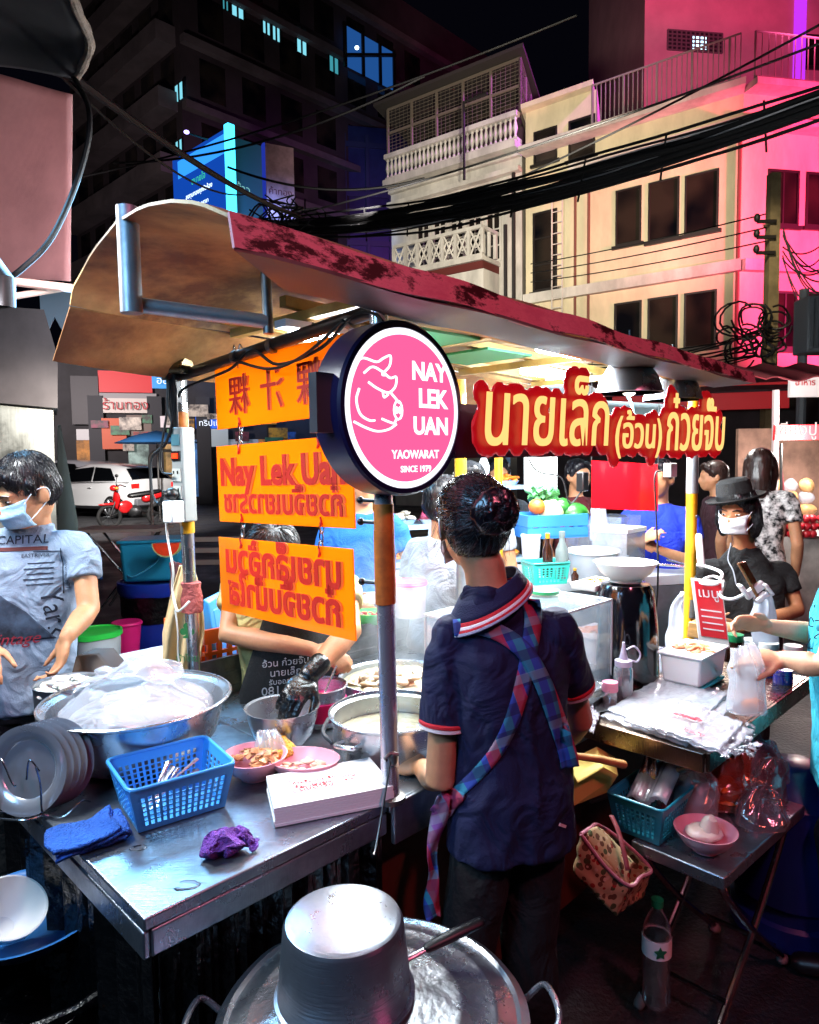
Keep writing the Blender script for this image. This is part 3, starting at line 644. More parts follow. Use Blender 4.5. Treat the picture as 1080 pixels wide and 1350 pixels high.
# roof ---------------------------------------------------------------
U1 = 1.68; DROP = .035
prof = [(-.196, -.5, 1.975), (-.10, -.5, 2.02), (.0, -.495, 2.05), (.15, -.475, 2.085), (.32, -.455, 2.10), (.5, -.435, 2.083), (.62, -.42, 2.056), (.70, -.41, 2.04), (.735, -.405, 2.005)]
tin = M('roof_tin', '#bd9a62', .5, var=.4, vs=3.6, col2='#54331a', bump=.15, bs=14, detail=10)
def under(a, b):
    i = b*(len(prof)-1); k = min(int(i), len(prof)-2); f = i-k; v, u0, z = [prof[k][q]*(1-f)+prof[k+1][q]*f for q in range(3)]
    u = u0+(U1-u0)*a
    return L(u, v, z-DROP*(u-u0)+.005*math.sin(a*17)*math.sin(b*5))
part('roof_sheet', MB().sheet(under, 40, 20, .006), tin, cart, 60)
part('roof_flap', MB().sheet(lambda a, b: L(-.405+.025*b+(U1+.35)*a, .737+.215*b, 2.0-.11*b-DROP*a*2-.012*math.sin(a*9)*b), 30, 4, .005), M('flap_tin', '#a87c48', .6, col2='#6a4420', var=.3, vs=4, bump=.2, bs=18), cart, 60)
# painted front fascia: a sloping top plane, then a soffit lip
red_p = M('flaking_red_paint', '#c23a4a', .55, var=.2, vs=5)
nt = red_p.node_tree; b_ = nt.nodes['Principled BSDF']
tc = node(nt, 'ShaderNodeTexCoord'); mpn = node(nt, 'ShaderNodeMapping'); mpn.inputs['Scale'].default_value = (1.2, 1.2, 3); n_ = node(nt, 'ShaderNodeTexNoise', Scale=4.5, Detail=12., Roughness=.75); r_ = node(nt, 'ShaderNodeValToRGB')
nt.links.new(tc.outputs['Object'], mpn.inputs[0]); nt.links.new(mpn.outputs[0], n_.inputs['Vector']); nt.links.new(n_.outputs[0], r_.inputs[0])
e_ = r_.color_ramp.elements; e_[0].position = .43; e_[0].color = (*hexc('#3a1214'), 1); e_[1].position = .49; e_[1].color = (*hexc('#d88890'), 1)
x_ = r_.color_ramp.elements.new(.60); x_.color = (*hexc('#c87080'), 1)
nt.links.new(r_.outputs[0], b_.inputs['Base Color'])
part('red_fascia', MB().sheet(lambda a, b: L(-.505+(U1+.51)*a, -.2-.012*b+.004*math.sin(a*23), 1.979-.056*b*(1-.25*a)-DROP*2.1*a+.004*math.sin(a*31)), 60, 3, .006), red_p, cart)
part('soffit_lip', MB().sheet(lambda a, b: L(-.505+.2*b*(1-a)+(U1+.51)*a, -.213+.15*b, 1.922-.004*b+.014*a-DROP*2.1*a+.003*math.sin(a*27)), 60, 2, .006), M('grey_tin', '#6c625e', .5, var=.4, vs=6, rvar=.15), cart)
# frame pipes
gp_ = galv
part('socket_pipe', MB().lathe([(.0225, -.02), (.0225, .195), (.0205, .195), (.0205, .15)], pd(173, 400, 1.50), 24), gp_, cart)
part('cross_pipe', MB().tube([pd(182, 402, 1.52), pd(352, 424, 1.62)], .016, 14), gp_, cart)
part('drop_pipe', MB().tube([pd(350, 352, 1.62), pd(354, 440, 1.62)], .012, 12), steel_d, cart)
dp = part('end_rail', MB().tube([L(0, 1.0, 1.87), L(-.012, -.03, 1.935)], .017, 14), M('sooty_pipe', '#3a3230', .4, metal=.8, var=.4), cart)
for v in (.95, .6, .42, .1): p = L(-.006, v, 1.873+(.95-v)*.06); part('weld_collar', MB().tube([p+VV*.01, p-VV*.01], .021, 12), steel_d, dp)
mb = MB()
for v in (.05, .38, .68): mb.poly3([L(.0, v-.014, 2.0), L(1.62, v-.014, 1.94), L(1.62, v+.014, 1.94), L(0, v+.014, 2.0)], ZZ*.028)
for u in (.06, .6, 1.1, 1.6): mb.cbox(u-.013, u+.013, -.05, .72, 1.972-.035*u, 1.996-.035*u)
part('roof_frame', mb, M('frame_bar', '#a58a4a', .5, var=.4, vs=9), cart)
part('yellow_rail', MB().poly3([L(.03, -.05, 1.915), L(1.64, -.05, 1.862), L(1.64, -.025, 1.862), L(.03, -.025, 1.915)], ZZ*.028), yel, cart)
gcan = M('canopy_green', '#2f8f56', .6)
for u0, u1, v0, v1 in ((.28, .62, .2, .5), (.75, 1.0, .3, .6)): part('green_panel', MB().cbox(u0, u1, v0, v1, 1.955, 1.963), gcan, cart)
# tube lamps under the roof
tube_e = EM('tube_white', '#eaf6ff', 120)
for i, (u, v, lab) in enumerate(((.02, .38, 'first white tube lamp under the near end of the tin roof'), (.72, .08, 'white tube lamp under the roof above the red lettering'), (1.15, .45, 'white tube lamp deep under the middle of the tin roof'), (1.2, .08, 'white tube lamp at the far end under the tin roof'))):
    t = thing('tube_lamp', L(u, v, 1.94), lab, 'lamp', 'tube lamps under the cart roof')
    part('lamp_tube', MB().tube([L(u, v, 1.93), L(u+.42, v, 1.93)], .013, 10), tube_e, t)
    part('lamp_housing', MB().cbox(u-.03, u+.45, v-.025, v+.025, 1.946, 1.966), M('white_enamel', '#d8dade', .4), t)
for i, (u, v, lab) in enumerate(((1.02, -.06, 'steel bell lamp shade above the red lettering'), (1.42, -.02, 'steel bell lamp shade beside the yellow far post'))):
    t = thing('bell_lamp', L(u, v, 1.8), lab, 'lamp')
    part('lamp_shade', MB().shell([(.10, 0), (.085, .05), (.05, .1), (.02, .13)][::1], L(u, v, 1.76), .003, 24) if False else MB().lathe([(.105, 0), (.09, .05), (.055, .1), (.022, .13), (.018, .13), (.05, .095), (.085, .047), (.1, 0)], L(u, v, 1.8), 28), STEEL('lamp_alu', '#a0a4aa', .3), t)
    part('bulb', MB().ell(L(u, v, 1.83), (.03, .03, .04)), EM('bulb_white', '#fff4e0', 8), t)
    part('lamp_cord', MB().tube([L(u, v, 1.93), L(u, v, 2.0)], .004, 6), black_p, t)
# ------------------------------------------------------------------ meter box with sockets on the back post
mbx = L(-.005, .93, 1.56); mt = thing('socket_box', mbx, 'grey electric meter strip with sockets and red switch on the back post', 'socket box')
grey_pl = M('grey_plastic', '#8d8f8c', .45)
nE = (-UU-VV*.15).normalized(); eE = nE.cross(ZZ)*-1; AE = axes(eE, -nE, ZZ)
def onE(x, z, d=0.): return mbx + eE*x + nE*(.03+d) + ZZ*z
part('casing', MB().box(mbx+nE*.005, (.058, .05, .3), AE), grey_pl, mt, bevel=.006)
part('meter_window', MB().box(onE(0, .11, .001), (.04, .006, .035), AE), M('lcd', '#4a6f7a', .1, emit='#4a7f8a', es=.2), mt)
part('switch_frame', MB().box(onE(0, .06, .001), (.042, .006, .03), AE), black_p, mt)
part('red_switch', MB().box(onE(0, .06, .006), (.022, .006, .016), AE), M('red_rocker', '#ff2a10', .3, emit='#ff3010', es=3), mt)
for z in (.0, -.055): 
    s = part('socket', MB().box(onE(0, z, .002), (.044, .006, .04), AE, .9), M('pale_plastic', '#b9bab2', .4), mt)
    k = MB()
    for x in (-.01, .01): k.box(onE(x, z+.008, .005), (.004, .004, .01), AE)
    part('socket_hole', k, black_p, s)
part('plug', MB().ell(onE(0, -.06, .022), (.022, .022, .02)).tube([onE(0, -.06, .02), onE(-.01, -.06, .05)], .012, 10), black_p, mt)
part('adapter', MB().box(onE(.002, -.115, .02), (.05, .05, .07), AE), M('white_plastic', '#d6d8d8', .35), mt, bevel=.006)
mb = MB()
mb.tube(curve([onE(0, -.06, .05), onE(-.05, -.09, .04), onE(-.11, -.05, .02), onE(-.12, .05, .01), onE(-.08, .085, 0), onE(-.04, .1, .01), onE(-.01, .16, .005), onE(.0, .25, 0)]), .0045, 8)
mb.tube(curve([onE(0, .002, .02), onE(-.05, .01, .02), onE(-.07, .06, .01), onE(-.05, .17, 0), onE(-.03, .22, 0), onE(-.01, .2, 0), onE(-.02, .15, 0), onE(-.03, .12, .0)]), .004, 8)
for k in range(5): mb.tube(curve([onE(.005*k-.01, .15, 0), onE(.012*k-.03, .22+.01*k, .005), onE(.006*k-.02, .31, .0), onE(-.02+.004*k, .37, 0)]), .0042, 6)
part('power_cable', mb, blk, mt)
wcab = M('white_cable', '#d9d6cf', .5)
mb = MB(); mb.tube(curve([onE(-.02, -.12, .035), onE(-.035, -.2, .02), onE(-.02, -.3, .015), onE(-.035, -.37, .01), onE(-.0, -.43, .02), onE(.03, -.42, .02), onE(.04, -.4, .0)]), .004, 8)
mb.tube(curve([onE(-.01, -.43, .02), onE(-.0, -.5, .02), onE(-.01, -.58, .015), onE(.0, -.66, .01)]), .003, 8)
part('charging_cable', mb, wcab, mt)
sl = thing('clamp_lamp', L(-.02, .9, 1.87), 'small dark clip lamp where the back post meets the roof', 'lamp')
part('lamp_body', MB().tube([L(-.04, .93, 1.90), L(-.02, .86, 1.895)], .024, 14), STEEL('brass_dark', '#8a7a5a', .3), sl)
part('lamp_clip', MB().box(L(-.02, .95, 1.89), (.06, .05, .06), CART).box(L(-.01, .955, 1.84), (.05, .04, .1), CART), black_p, sl)
# cable along the end rail
mb = MB(); mb.tube(curve([L(-.01, .95, 1.80), L(-.02, .88, 1.83), L(-.02, .62, 1.86), L(-.02, .5, 1.90), L(-.02, .38, 1.85), L(-.02, .2, 1.87), L(-.025, .06, 1.93), L(-.03, -.03, 1.90), L(-.02, -.04, 1.8)]), .0045, 8)
mb.tube(curve([L(-.02, .6, 1.885), L(-.03, .4, 1.84), L(-.03, .25, 1.86), L(-.03, .1, 1.92)]), .004, 8)
solo('lamp_cable', mb, blk, 'black lamp cable looped along the sooty roof rail', 'cable')

# ------------------------------------------------------------------ orange hanging signs (seen from behind)
oran = PLEXI('orange_plexi', '#ffa41c', .75)
redink = M('red_paint_ink', '#c81c06', .6); redsh = M('faded_red_ink', '#ea5a0a', .6)
hook_s = STEEL('hook_steel', '#c9ccd0', .2)
def osign(v0, v1, zl, zr, h, lab):
    a = L(.0, v0, zl); b = L(.0, v1, zr); ex = (b-a).normalized(); ey = UU.cross(ex)*-1; ey = ey if ey.z > 0 else -ey
    t = thing('hanging_sign', a-ey*h, lab, 'sign', 'orange acrylic signs hanging at the cart end'); w = (b-a).length
    part('acrylic_sheet', MB().prism([(0, -h), (w, -h), (w, 0), (0, 0)], a, ex, ey, UU*.004), oran, t)
    return t, a, ex, ey, w
s1, a, ex, ey, w = osign(.735, .14, 1.885, 1.90, .19, 'top orange sign with three red Chinese characters, hooked to the roof rail')
f = a+ex*.0-UU*.002
for i, ch in enumerate('粿汁粿'):
    for dx, mt_ in ((.008, redsh), (0, redink)):
        text('lettering', ch, f-UU*(.001 if dx else .002)+ex*(.13+.165*i+dx)-ey*.145, ex, ey, .115, mt_, s1, mirror=True, fit=.105, sy=1.1)
s2, a2, ex2, ey2, w2 = osign(.74, .115, 1.645, 1.66, .225, 'middle orange sign with red Latin lettering, chained below the top one')
f = a2-UU*.002
for dx, mt_ in ((.012, redsh), (0, redink)):
    text('lettering', 'Nay Lek Uan', f-UU*(.001 if dx else .002)+ex2*(w2/2+dx)-ey2*.115, ex2, ey2, .12, mt_, s2, fit=w2*.92, offset=.004)
    text('lettering', 'ก๋วยจั๊บเยาวราช', f-UU*(.001 if dx else .002)+ex2*(w2/2+dx)-ey2*.195, ex2, ey2, .09, mt_, s2, fit=w2*.88, mirror=True, offset=.002)
s3, a3, ex3, ey3, w3 = osign(.745, .12, 1.372, 1.385, .225, 'lowest orange sign with mirrored red Thai lettering over the pots')
f = a3-UU*.002
for dx, mt_ in ((.01, redsh), (0, redink)):
    text('lettering', 'นายเล็กอ้วน', f-UU*(.001 if dx else .002)+ex3*(w3/2+dx)-ey3*.10, ex3, ey3, .1, mt_, s3, fit=w3*.86, mirror=True, offset=.003)
    text('lettering', 'ก๋วยจั๊บน้ำใส', f-UU*(.001 if dx else .002)+ex3*(w3/2+dx)-ey3*.195, ex3, ey3, .1, mt_, s3, fit=w3*.84, mirror=True, offset=.003)
def chain(p, q, n):
    mb = MB()
    for i in range(n):
        c = lerp(p, q, (i+.5)/n); h = (p-q).length/n*.66; d = VV if i % 2 else UU
        mb.tube([c+d*(.007*math.cos(k*math.pi/4))+ZZ*(h*math.sin(k*math.pi/4)) for k in range(8)], .0022, 6, closed=True)
    return mb
def shook(p, z1):
    return MB().tube(curve([p-ZZ*.012, p+ZZ*.01, p+ZZ*.02+VV*.002, p+ZZ*.035+VV*.02, p+ZZ*.055+VV*.018, p+ZZ*(z1-p.z-.03)+VV*.0, p+ZZ*(z1-p.z)-VV*.012, p+ZZ*(z1-p.z-.02)-VV*.03]), .0022, 6)
for x in (.13, .5):
    part('hook', shook(a+ex*x-ey*.012, 1.93), hook_s, s1)
    for (A0, E0, Y0, hh), (A1, E1, Y1), own in (((a, ex, ey, .19), (a2, ex2, ey2), s2), ((a2, ex2, ey2, .225), (a3, ex3, ey3), s3)):
        p = A0+E0*x-Y0*(hh-.012); q = A1+E1*x-Y1*.014
        part('chain', chain(p, q, 3), hook_s, own)
        part('red_hook', MB().tube(curve([q-UU*.006+ZZ*.012, q-UU*.006-VV*.004, q-UU*.006-ZZ*.012, q+UU*.004]), .003, 6).tube(curve([p-UU*.006+ZZ*.014, p-UU*.006-VV*.004, p-UU*.006-ZZ*.008, p+UU*.004]), .003, 6), redink, own)

# ------------------------------------------------------------------ round light box
rc = pd(534, 539, 1.555); nF = -VV; RA = axes(UU, ZZ, -VV)
rs = thing('round_lightbox', rc, 'round pink lightbox with pig outline and white lettering on the front post', 'sign')
RAD = .186
part('rim', MB().lathe([(RAD, -.085), (RAD+.004, -.08), (RAD+.004, -.002), (RAD-.001, .004), (RAD-.012, .004), (RAD-.012, -.003), (RAD-.02, -.003), (RAD-.02, -.08)], rc, 72, RA), M('navy_rim', '#14123a', .35, spec=.5), rs)
part('white_ring', MB().lathe([(0.0005, -.06), (RAD-.0125, -.06), (RAD-.0125, .0015), (RAD-.026, .0018), (.0005, .0018)], rc, 72, RA), EM('lightbox_white', '#f4f2ff', 1.25), rs)
part('pink_face', MB().lathe([(.0005, .0022), (RAD-.027, .0022), (RAD-.027, .0032), (.0005, .0034)], rc, 72, RA), EM('lightbox_pink', '#ff5a92', 1.0), rs)
wl = EM('lightbox_letter', '#fff6fb', 1.35)
F0 = rc - VV*.0048
def rt(s, x, y, size, fit, **kw): return text('lettering', s, F0+UU*x+ZZ*y, UU, ZZ, size, wl, rs, fit=fit, **kw)
for s, y, x, wd in (('NAY', .066, .077, .114), ('LEK', .006, .088, .096), ('UAN', -.054, .078, .112)): rt(s, x, y, .072, wd, offset=.0022)
rt('YAOWARAT', .028, -.108, .034, .150, offset=.0006); rt('SINCE 1979', .028, -.138, .021, .096, offset=.0003)
mb = MB()
def pig(*pts): mb.tube([F0+UU*x+ZZ*y for x, y in curve2(pts)], .0026, 6)
def curve2(pts): return [(p.x, p.y) for p in curve([(x*.8-.03, y*.8+.028, 0) for x, y in pts], 6)]
pig((-.142, .075), (-.115, .088), (-.07, .082), (-.045, .094), (-.02, .102), (-.024, .075), (-.05, .052), (-.035, .05))
pig((-.115, .05), (-.085, .068), (-.05, .058), (-.022, .044), (.0, .048), (-.004, .022), (-.03, .005), (-.07, .014), (-.1, .028))
pig((-.05, .005), (-.045, -.008), (-.03, .0)); pig((-.022, .006), (.0, -.012), (.01, -.02))
mb.tube([F0+UU*(-.0255+.0125*math.cos(t*.524))+ZZ*(-.004+.020*math.sin(t*.524)) for t in range(12)], .0026, 6, closed=True)
for x in (-.0295, -.021): mb.tube([F0+UU*(x+.0022*math.cos(t*.8))+ZZ*(-.004+.007*math.sin(t*.8)) for t in range(8)], .0016, 5, closed=True)
pig((.0, -.062), (-.01, -.075), (-.03, -.072), (-.055, -.065)); pig((-.002, -.078), (-.03, -.092), (-.07, -.098), (-.11, -.09), (-.152, -.075))
pig((-.132, .01), (-.142, -.02), (-.13, -.055), (-.1, -.07), (-.08, -.07))
part('pig_outline', mb, wl, rs)
br = part('bracket', MB().cbox(-.225, -.05, -.045, -.02, 1.655, 1.775).cbox(-.05, -.02, -.04, -.018, 1.60, 1.80), M('grey_bracket', '#51535a', .4, metal=.6), rs)

# ------------------------------------------------------------------ red cut-out sign
ts0 = L(.30, -.115, 1.70); AEX = UU; sg = thing('thai_sign', ts0, 'scalloped dark red Thai sign with cream letters along the cart front', 'sign')
dred = M('deep_red', '#8a0c18', .4, emit='#c80c18', es=.4); cream_e = EM('cream_letter', '#ffcb78', 1.0)
words_ = [('นายเล็ก', .36, .60, 1.655, .21), ('(อ้วน)', .80, .28, 1.645, .15), ('ก๋วยจั๊บ', 1.225, .48, 1.66, .21)]
def lerpw(i): pass
spec_w = [('นายเล็ก', -.085, .575, 1.632, .215, 1.15), ('(อ้วน)', .53, .30, 1.625, .135, 1.0), ('ก๋วยจั๊บ', .868, .49, 1.618, .19, 1.25)]
back = MB()
for body, x, wd, z, sz, sy in spec_w:
    o = L(.30+x+wd/2, -.118, z)
    text('lettering', body, o, UU, ZZ, sz, cream_e, sg, fit=wd, sy=sy, extrude=.0015, offset=.0012, shear=.1)
    me = text_mesh(body, sz, 0, .0, .1); xs = [v.co.x for v in me.vertices]; k = wd/(max(xs)-min(xs)); cx = (max(xs)+min(xs))/2
    pts = [((v.co.x-cx)*k, v.co.y*k*sy) for v in me.vertices]; seen = []
    for p in pts:
        if all((p[0]-q[0])**2+(p[1]-q[1])**2 > .018**2 for q in seen): seen.append(p)
    for q in seen: back.lathe([(.001, -.007), (.030, -.007), (.032, -.004), (.032, .004), (.001, .004)], o+UU*q[0]+ZZ*q[1]+VV*.016, 12, RA)
for i in range(19): back.lathe([(.001, -.007), (.06, -.007), (.062, .003), (.001, .003)], L(.25+i*.076, -.101, 1.675-.0005*i+.012*math.sin(i*1.3)), 16, RA)
me = remesh(back, .006, BASE[sg.name], 'scalloped_board', 4)
link('scalloped_board', me, dred, None, sg)
part('backing_box', MB().cbox(.17, 1.6, -.062, -.03, 1.60, 1.73), M('backing_navy', '#1a1836', .4), sg)
part('sign_arm', MB().cbox(.20, .24, -.029, .05, 1.64, 1.68), steel_d, sg)
# red sheet and outlet hanging behind
rsheet = thing('red_banner', L(1.3, .3, 1.5), 'plain bright red sheet hanging below the Thai lettering', 'banner')
c4 = [pd(780, 607, 2.95), pd(868, 612, 2.95), pd(868, 674, 2.95), pd(780, 670, 2.95)]
part('cloth', MB().sheet(lambda a, b: lerp(lerp(c4[0], c4[1], a), lerp(c4[3], c4[2], a), b)+V3((0, .006*math.sin(a*8), 0)), 16, 8, .003), PLEXI('red_cloth', '#d8101c', .5), rsheet)
for q in c4[:2]: part('hanging_cord', MB().tube([q, q+ZZ*.42], .002, 5), blk, rsheet)
p = pd(884, 620, 2.55); ow = thing('wall_outlet', p, 'white outlet with trailing wire hanging by the yellow far post', 'outlet')
part('casing', MB().box(p, (.05, .03, .05), CART), M('white_plastic', '#d6d8d8'), ow, bevel=.004)
part('wire', MB().tube(curve([p-V3((.03, 0, 0)), p+V3((-.055, 0, -.02)), p+V3((-.05, 0, -.15)), p+V3((-.04, 0, -.4)), p+V3((-.06, 0, -.7))]), .0035, 6), blk, ow)
# ================================================================== THINGS ON THE CART
bright = STEEL('bright_steel', '#ccd0d6', .24, scratch=(2, 2, 40), bump=.05, var=.14, metal=.88)
alu = STEEL('dull_aluminium', '#aeb6c2', .27, scratch=(2, 2, 30), bump=.12, var=.2, metal=.9)
pinkmel = M('pink_melamine', '#e8a4b2', .3, spec=.6, var=.06)
broth = M('broth', '#b9a888', .12, var=.35, vs=10, bump=.15, bs=30)
foam_w = M('white_foam', '#e4e4e0', .6)
def mound(c, r, h, n, s0, mat_cb, seed=0):
    random.seed(seed); mb = MB()
    for i in range(n):
        a = rnd(0, 6.28); q = r*math.sqrt(rnd(0, 1)); z = h*(1-(q/r)**2)*rnd(.3, 1)
        A = Matrix.Rotation(rnd(0, 6.28), 3, 'Z') @ Matrix.Rotation(rnd(-.6, .6), 3, 'X')
        mb.ell(V3(c)+V3((q*math.cos(a), q*math.sin(a), z)), (s0*rnd(.7, 1.5), s0*rnd(.4, .9), s0*rnd(.25, .5)), A, 8, 6)
    return mb.rough(s0*.25, 1.2/s0*.4, seed)
# big basin and noodle bag
c = L(-.305, .665, .801)
bs_ = thing('steel_basin', c, 'wide shiny steel basin with a bag of noodles inside', 'basin')
part('bowl', MB().shell([(.13, 0), (.17, .02), (.205, .07), (.222, .14), (.226, .155), (.245, .165), (.247, .17), (.243, .173)], c, .003, 64), bright, bs_)
nb = thing('noodle_bag', c+ZZ*.03, 'clear plastic bag of white rice noodles lying in the steel basin', 'bag')
mb = MB(); random.seed(3)
cc = c+V3((.01, -.0, .11))
mb.ell(cc+V3((0, 0, -.01)), (.185, .175, .075), n=40, m=24).rough(.016, 9, 2)
for i in range(46):
    a = rnd(0, 6.28); q = .15*math.sqrt(rnd(0, 1)); p = cc+V3((q*math.cos(a), q*math.sin(a), .062*(1-(q/.17)**2)**.5-.005)); t = rnd(0, 6.28); d = V3((math.cos(t), math.sin(t), 0))*rnd(.03, .06)
    mb.tube(curve([p-d, p-d*.3+V3((rnd(-.01, .01), rnd(-.01, .01), .008)), p+d*.4+V3((rnd(-.01, .01), rnd(-.01, .01), .006)), p+d-ZZ*.01], 3), rnd(.003, .006), 6)
part('rice_noodles', mb, M('rice_noodle', '#d8d4cc', .35, sss=.2, bump=.3, bs=60), nb)
def bagf(cen, rx, ry, h, seed, crump=.03, top=.4, lean=V3((0, 0, 0))):
    def fn(a, b):
        t = a*2*math.pi; r = 1-.12*b if b < top else (1-.12*top)*(1-(b-top)/(1-top)*.55)
        z = h*b; p = V3((rx*r*math.cos(t), ry*r*math.sin(t), z)) + lean*b
        k = crump*(.25+b)
        w = noise.noise_vector(p*9+V3((seed, 0, 0)))*k + noise.noise_vector(p*20+V3((seed, 3, 0)))*k*.3 + V3((math.cos(t*5+seed), math.sin(t*7+seed), 0))*k*.35*b
        return cen+p+w
    return fn
film = FILM('clear_bag', '#f2f6ff', .7, .22, .18, .12, 12)
part('plastic_film', MB().sheet(bagf(cc+V3((-.0, 0, .0)), .196, .188, .10, 4.2, .017, .45, V3((-.04, .02, 0))), 64, 26, .0012), film, nb, 180)
mb = MB(); mb.sheet(lambda a, b: cc+V3((-.17+.26*a, -.04+.16*b, .08+.055*math.sin(a*2.4+.2)+.006*math.sin(b*9+a*5)))+noise.noise_vector(V3((a*3.4, b*3.4, 3)))*.03, 34, 26, .0012)
part('loose_flap', mb, film, nb, 180)
# noodle pot near the man
c = L(-.385, .955, .801)
pt = thing('noodle_pot', c, 'small steel pot of white noodles before the man in the grey shirt', 'pot')
part('pot_body', MB().shell([(.08, 0), (.085, .004), (.09, .165), (.095, .168)], c, .002, 40), alu, pt)
part('noodles', mound(c+ZZ*.15, .08, .03, 70, .018, None, 5), M('rice_noodle', '#e6e2da'), pt)
# steel plates in wire rack
pr = pz(62, 1060, .8)+V3((-.02, -.045, 0)); nrm = (V3((-.12, -1, .22))).normalized(); X_ = nrm.cross(ZZ).normalized()*-1
rk = thing('plate_rack', pr, 'bent wire rack holding steel plates on the table edge', 'rack')
mb = MB(); cen0 = pr+ZZ*.102+V3((0, .0, 0)); Yn = nrm.cross(X_)*-1 if nrm.cross(X_).z < 0 else nrm.cross(X_)
for dx in (-.055, .055):
    o_ = pr+X_*dx
    mb.tube(curve([o_+nrm*.035+ZZ*.12-X_*dx*.1, o_+nrm*.03+ZZ*.08, o_+nrm*.03+ZZ*.02, o_+nrm*.02+ZZ*.006, o_-nrm*.11+ZZ*.006, o_-nrm*.12+ZZ*.05, o_-nrm*.115+ZZ*.1]), .0024, 6)
mb.tube(curve([pr-X_*.055+nrm*.03+ZZ*.11, pr-X_*.035+nrm*.034+ZZ*.135, pr-X_*.01+nrm*.034+ZZ*.08, pr+nrm*.034+ZZ*.075]), .0022, 6); mb.tube(curve([pr+X_*.055+nrm*.03+ZZ*.11, pr+X_*.035+nrm*.034+ZZ*.135, pr+X_*.025+nrm*.034+ZZ*.09]), .0022, 6)
mb.tube(curve([pr+X_*.055+nrm*.02+ZZ*.006, pr+X_*.1+nrm*.02+ZZ*.004, pr+X_*.12-nrm*.02+ZZ*.03, pr+X_*.1-nrm*.09+ZZ*.006, pr+X_*.055-nrm*.1+ZZ*.006]), .0022, 6)
mb.tube(curve([pr-X_*.055+nrm*.02+ZZ*.006, pr-X_*.06+nrm*.05+ZZ*.004, pr+X_*.03+nrm*.06+ZZ*.004, pr+X_*.055+nrm*.02+ZZ*.006]), .0022, 6)
part('wire_frame', mb, hook_s, rk)
PA = axes(X_, Yn, nrm); dpl = STEEL('plate_steel', '#c4c8d0', .2, scratch=(6, 6, 6), bump=.03, var=.1, metal=.7)
for i in range(5):
    cp = cen0 - nrm*(.018*i) + X_*(.006*i) + ZZ*(.002*i)
    lab = 'front steel plate of the row standing in the wire rack' if i == 0 else 'steel plate standing behind the front one in the wire rack'
    o_ = solo('steel_plate', MB().lathe([(.0005, -.012), (.066, -.012), (.074, -.004), (.088, -.001), (.1, .0005), (.101, .002), (.088, .001), (.073, -.002), (.065, -.010), (.0005, -.010)], cp, 56, PA), dpl, lab, 'plate', 'steel plates in the wire rack')
# blue basket
def basket(name, A, ex, ey, lx, ly, h, fl, mat, label, cat='basket', nx=16, ny=7, nz=6, parts=True):
    t = thing(name, A, label, cat); ex, ey = V3(ex).normalized(), V3(ey).normalized()
    def P(x, y, z): k = fl*z/h; return A+ex*(-k+x*(lx+2*k))+ey*(-k+y*(ly+2*k))+ZZ*z
    mb = MB()
    def wall(f, n, L_):
        zs = [h*(.12+.66*i/nz) for i in range(nz+1)]
        for z0, z1 in [(0, zs[0])]+[(zs[i]-.0016, zs[i]+.0016) for i in range(1, nz)]+[(zs[-1], h)]:
            mb.sheet(lambda a, b: f(a, z0+(z1-z0)*b), 4, 1, .0022)
        for i in range(n+1):
            m = .5*(1/n)*.52 if i in (0, n) else .5*(1/n)*.42; x = min(max(i/n, m), 1-m)
            if i in (0, n): m *= 2.4; x = min(max(i/n, m), 1-m)
            mb.sheet(lambda a, b: f(x-m+2*m*a, zs[0]+(zs[-1]-zs[0])*b), 1, 2, .002)
    wall(lambda a, z: P(a, 0, z), nx, lx); wall(lambda a, z: P(a, 1, z), nx, lx); wall(lambda a, z: P(0, a, z), ny, ly); wall(lambda a, z: P(1, a, z), ny, ly)
    part('basket_wall_lattice', mb, mat, t)
    part('basket_floor', MB().poly3([P(0, 0, 0), P(1, 0, 0), P(1, 1, 0), P(0, 1, 0)], ZZ*.003), mat, t)
    rp_ = []
    for (x, y) in ((0, 0), (1, 0), (1, 1), (0, 1)):
        for k in range(5):
            an = math.pi*(1+[0, .5, 1, 1.5][[(0, 0), (1, 0), (1, 1), (0, 1)].index((x, y))])+k*math.pi/8
            r = .018; p = P(x, y, h); cx = p+(ex*(1 if x == 0 else -1)+ey*(1 if y == 0 else -1))*r; rp_.append(cx+ex*(r*math.cos(an))*1.1+ey*(r*math.sin(an))*1.1)
    part('basket_rim', MB().tube(rp_, .0045, 8, closed=True, up=ZZ), mat, t)
    return t, P
bluep = M('blue_basket_plastic', '#45a4ea', .35, var=.08)
A = pz(183, 1098, .802); B = pz(293, 1064, .802); ex = (B-A); lx = ex.length; ex.normalize(); ey = V3((-ex.y, ex.x, 0))
bk, BP = basket('blue_basket', A, ex, ey, lx*1.03, .16, .105, .02, bluep, 'blue perforated plastic basket beside the steel plates', nx=15, ny=8)
mb = MB(); random.seed(9)
for i in range(7): p = BP(rnd(.1, .5), rnd(.2, .6), .02); q = BP(rnd(.45, .95), rnd(.3, .9), rnd(.06, .1)); mb.tube([p, lerp(p, q, .6)+ZZ*.004, q], [.003, .0025, .007], 6, flat=.5)
solo('spoon_bundle', mb, bright, 'jumble of steel spoons inside the blue basket', 'spoons')
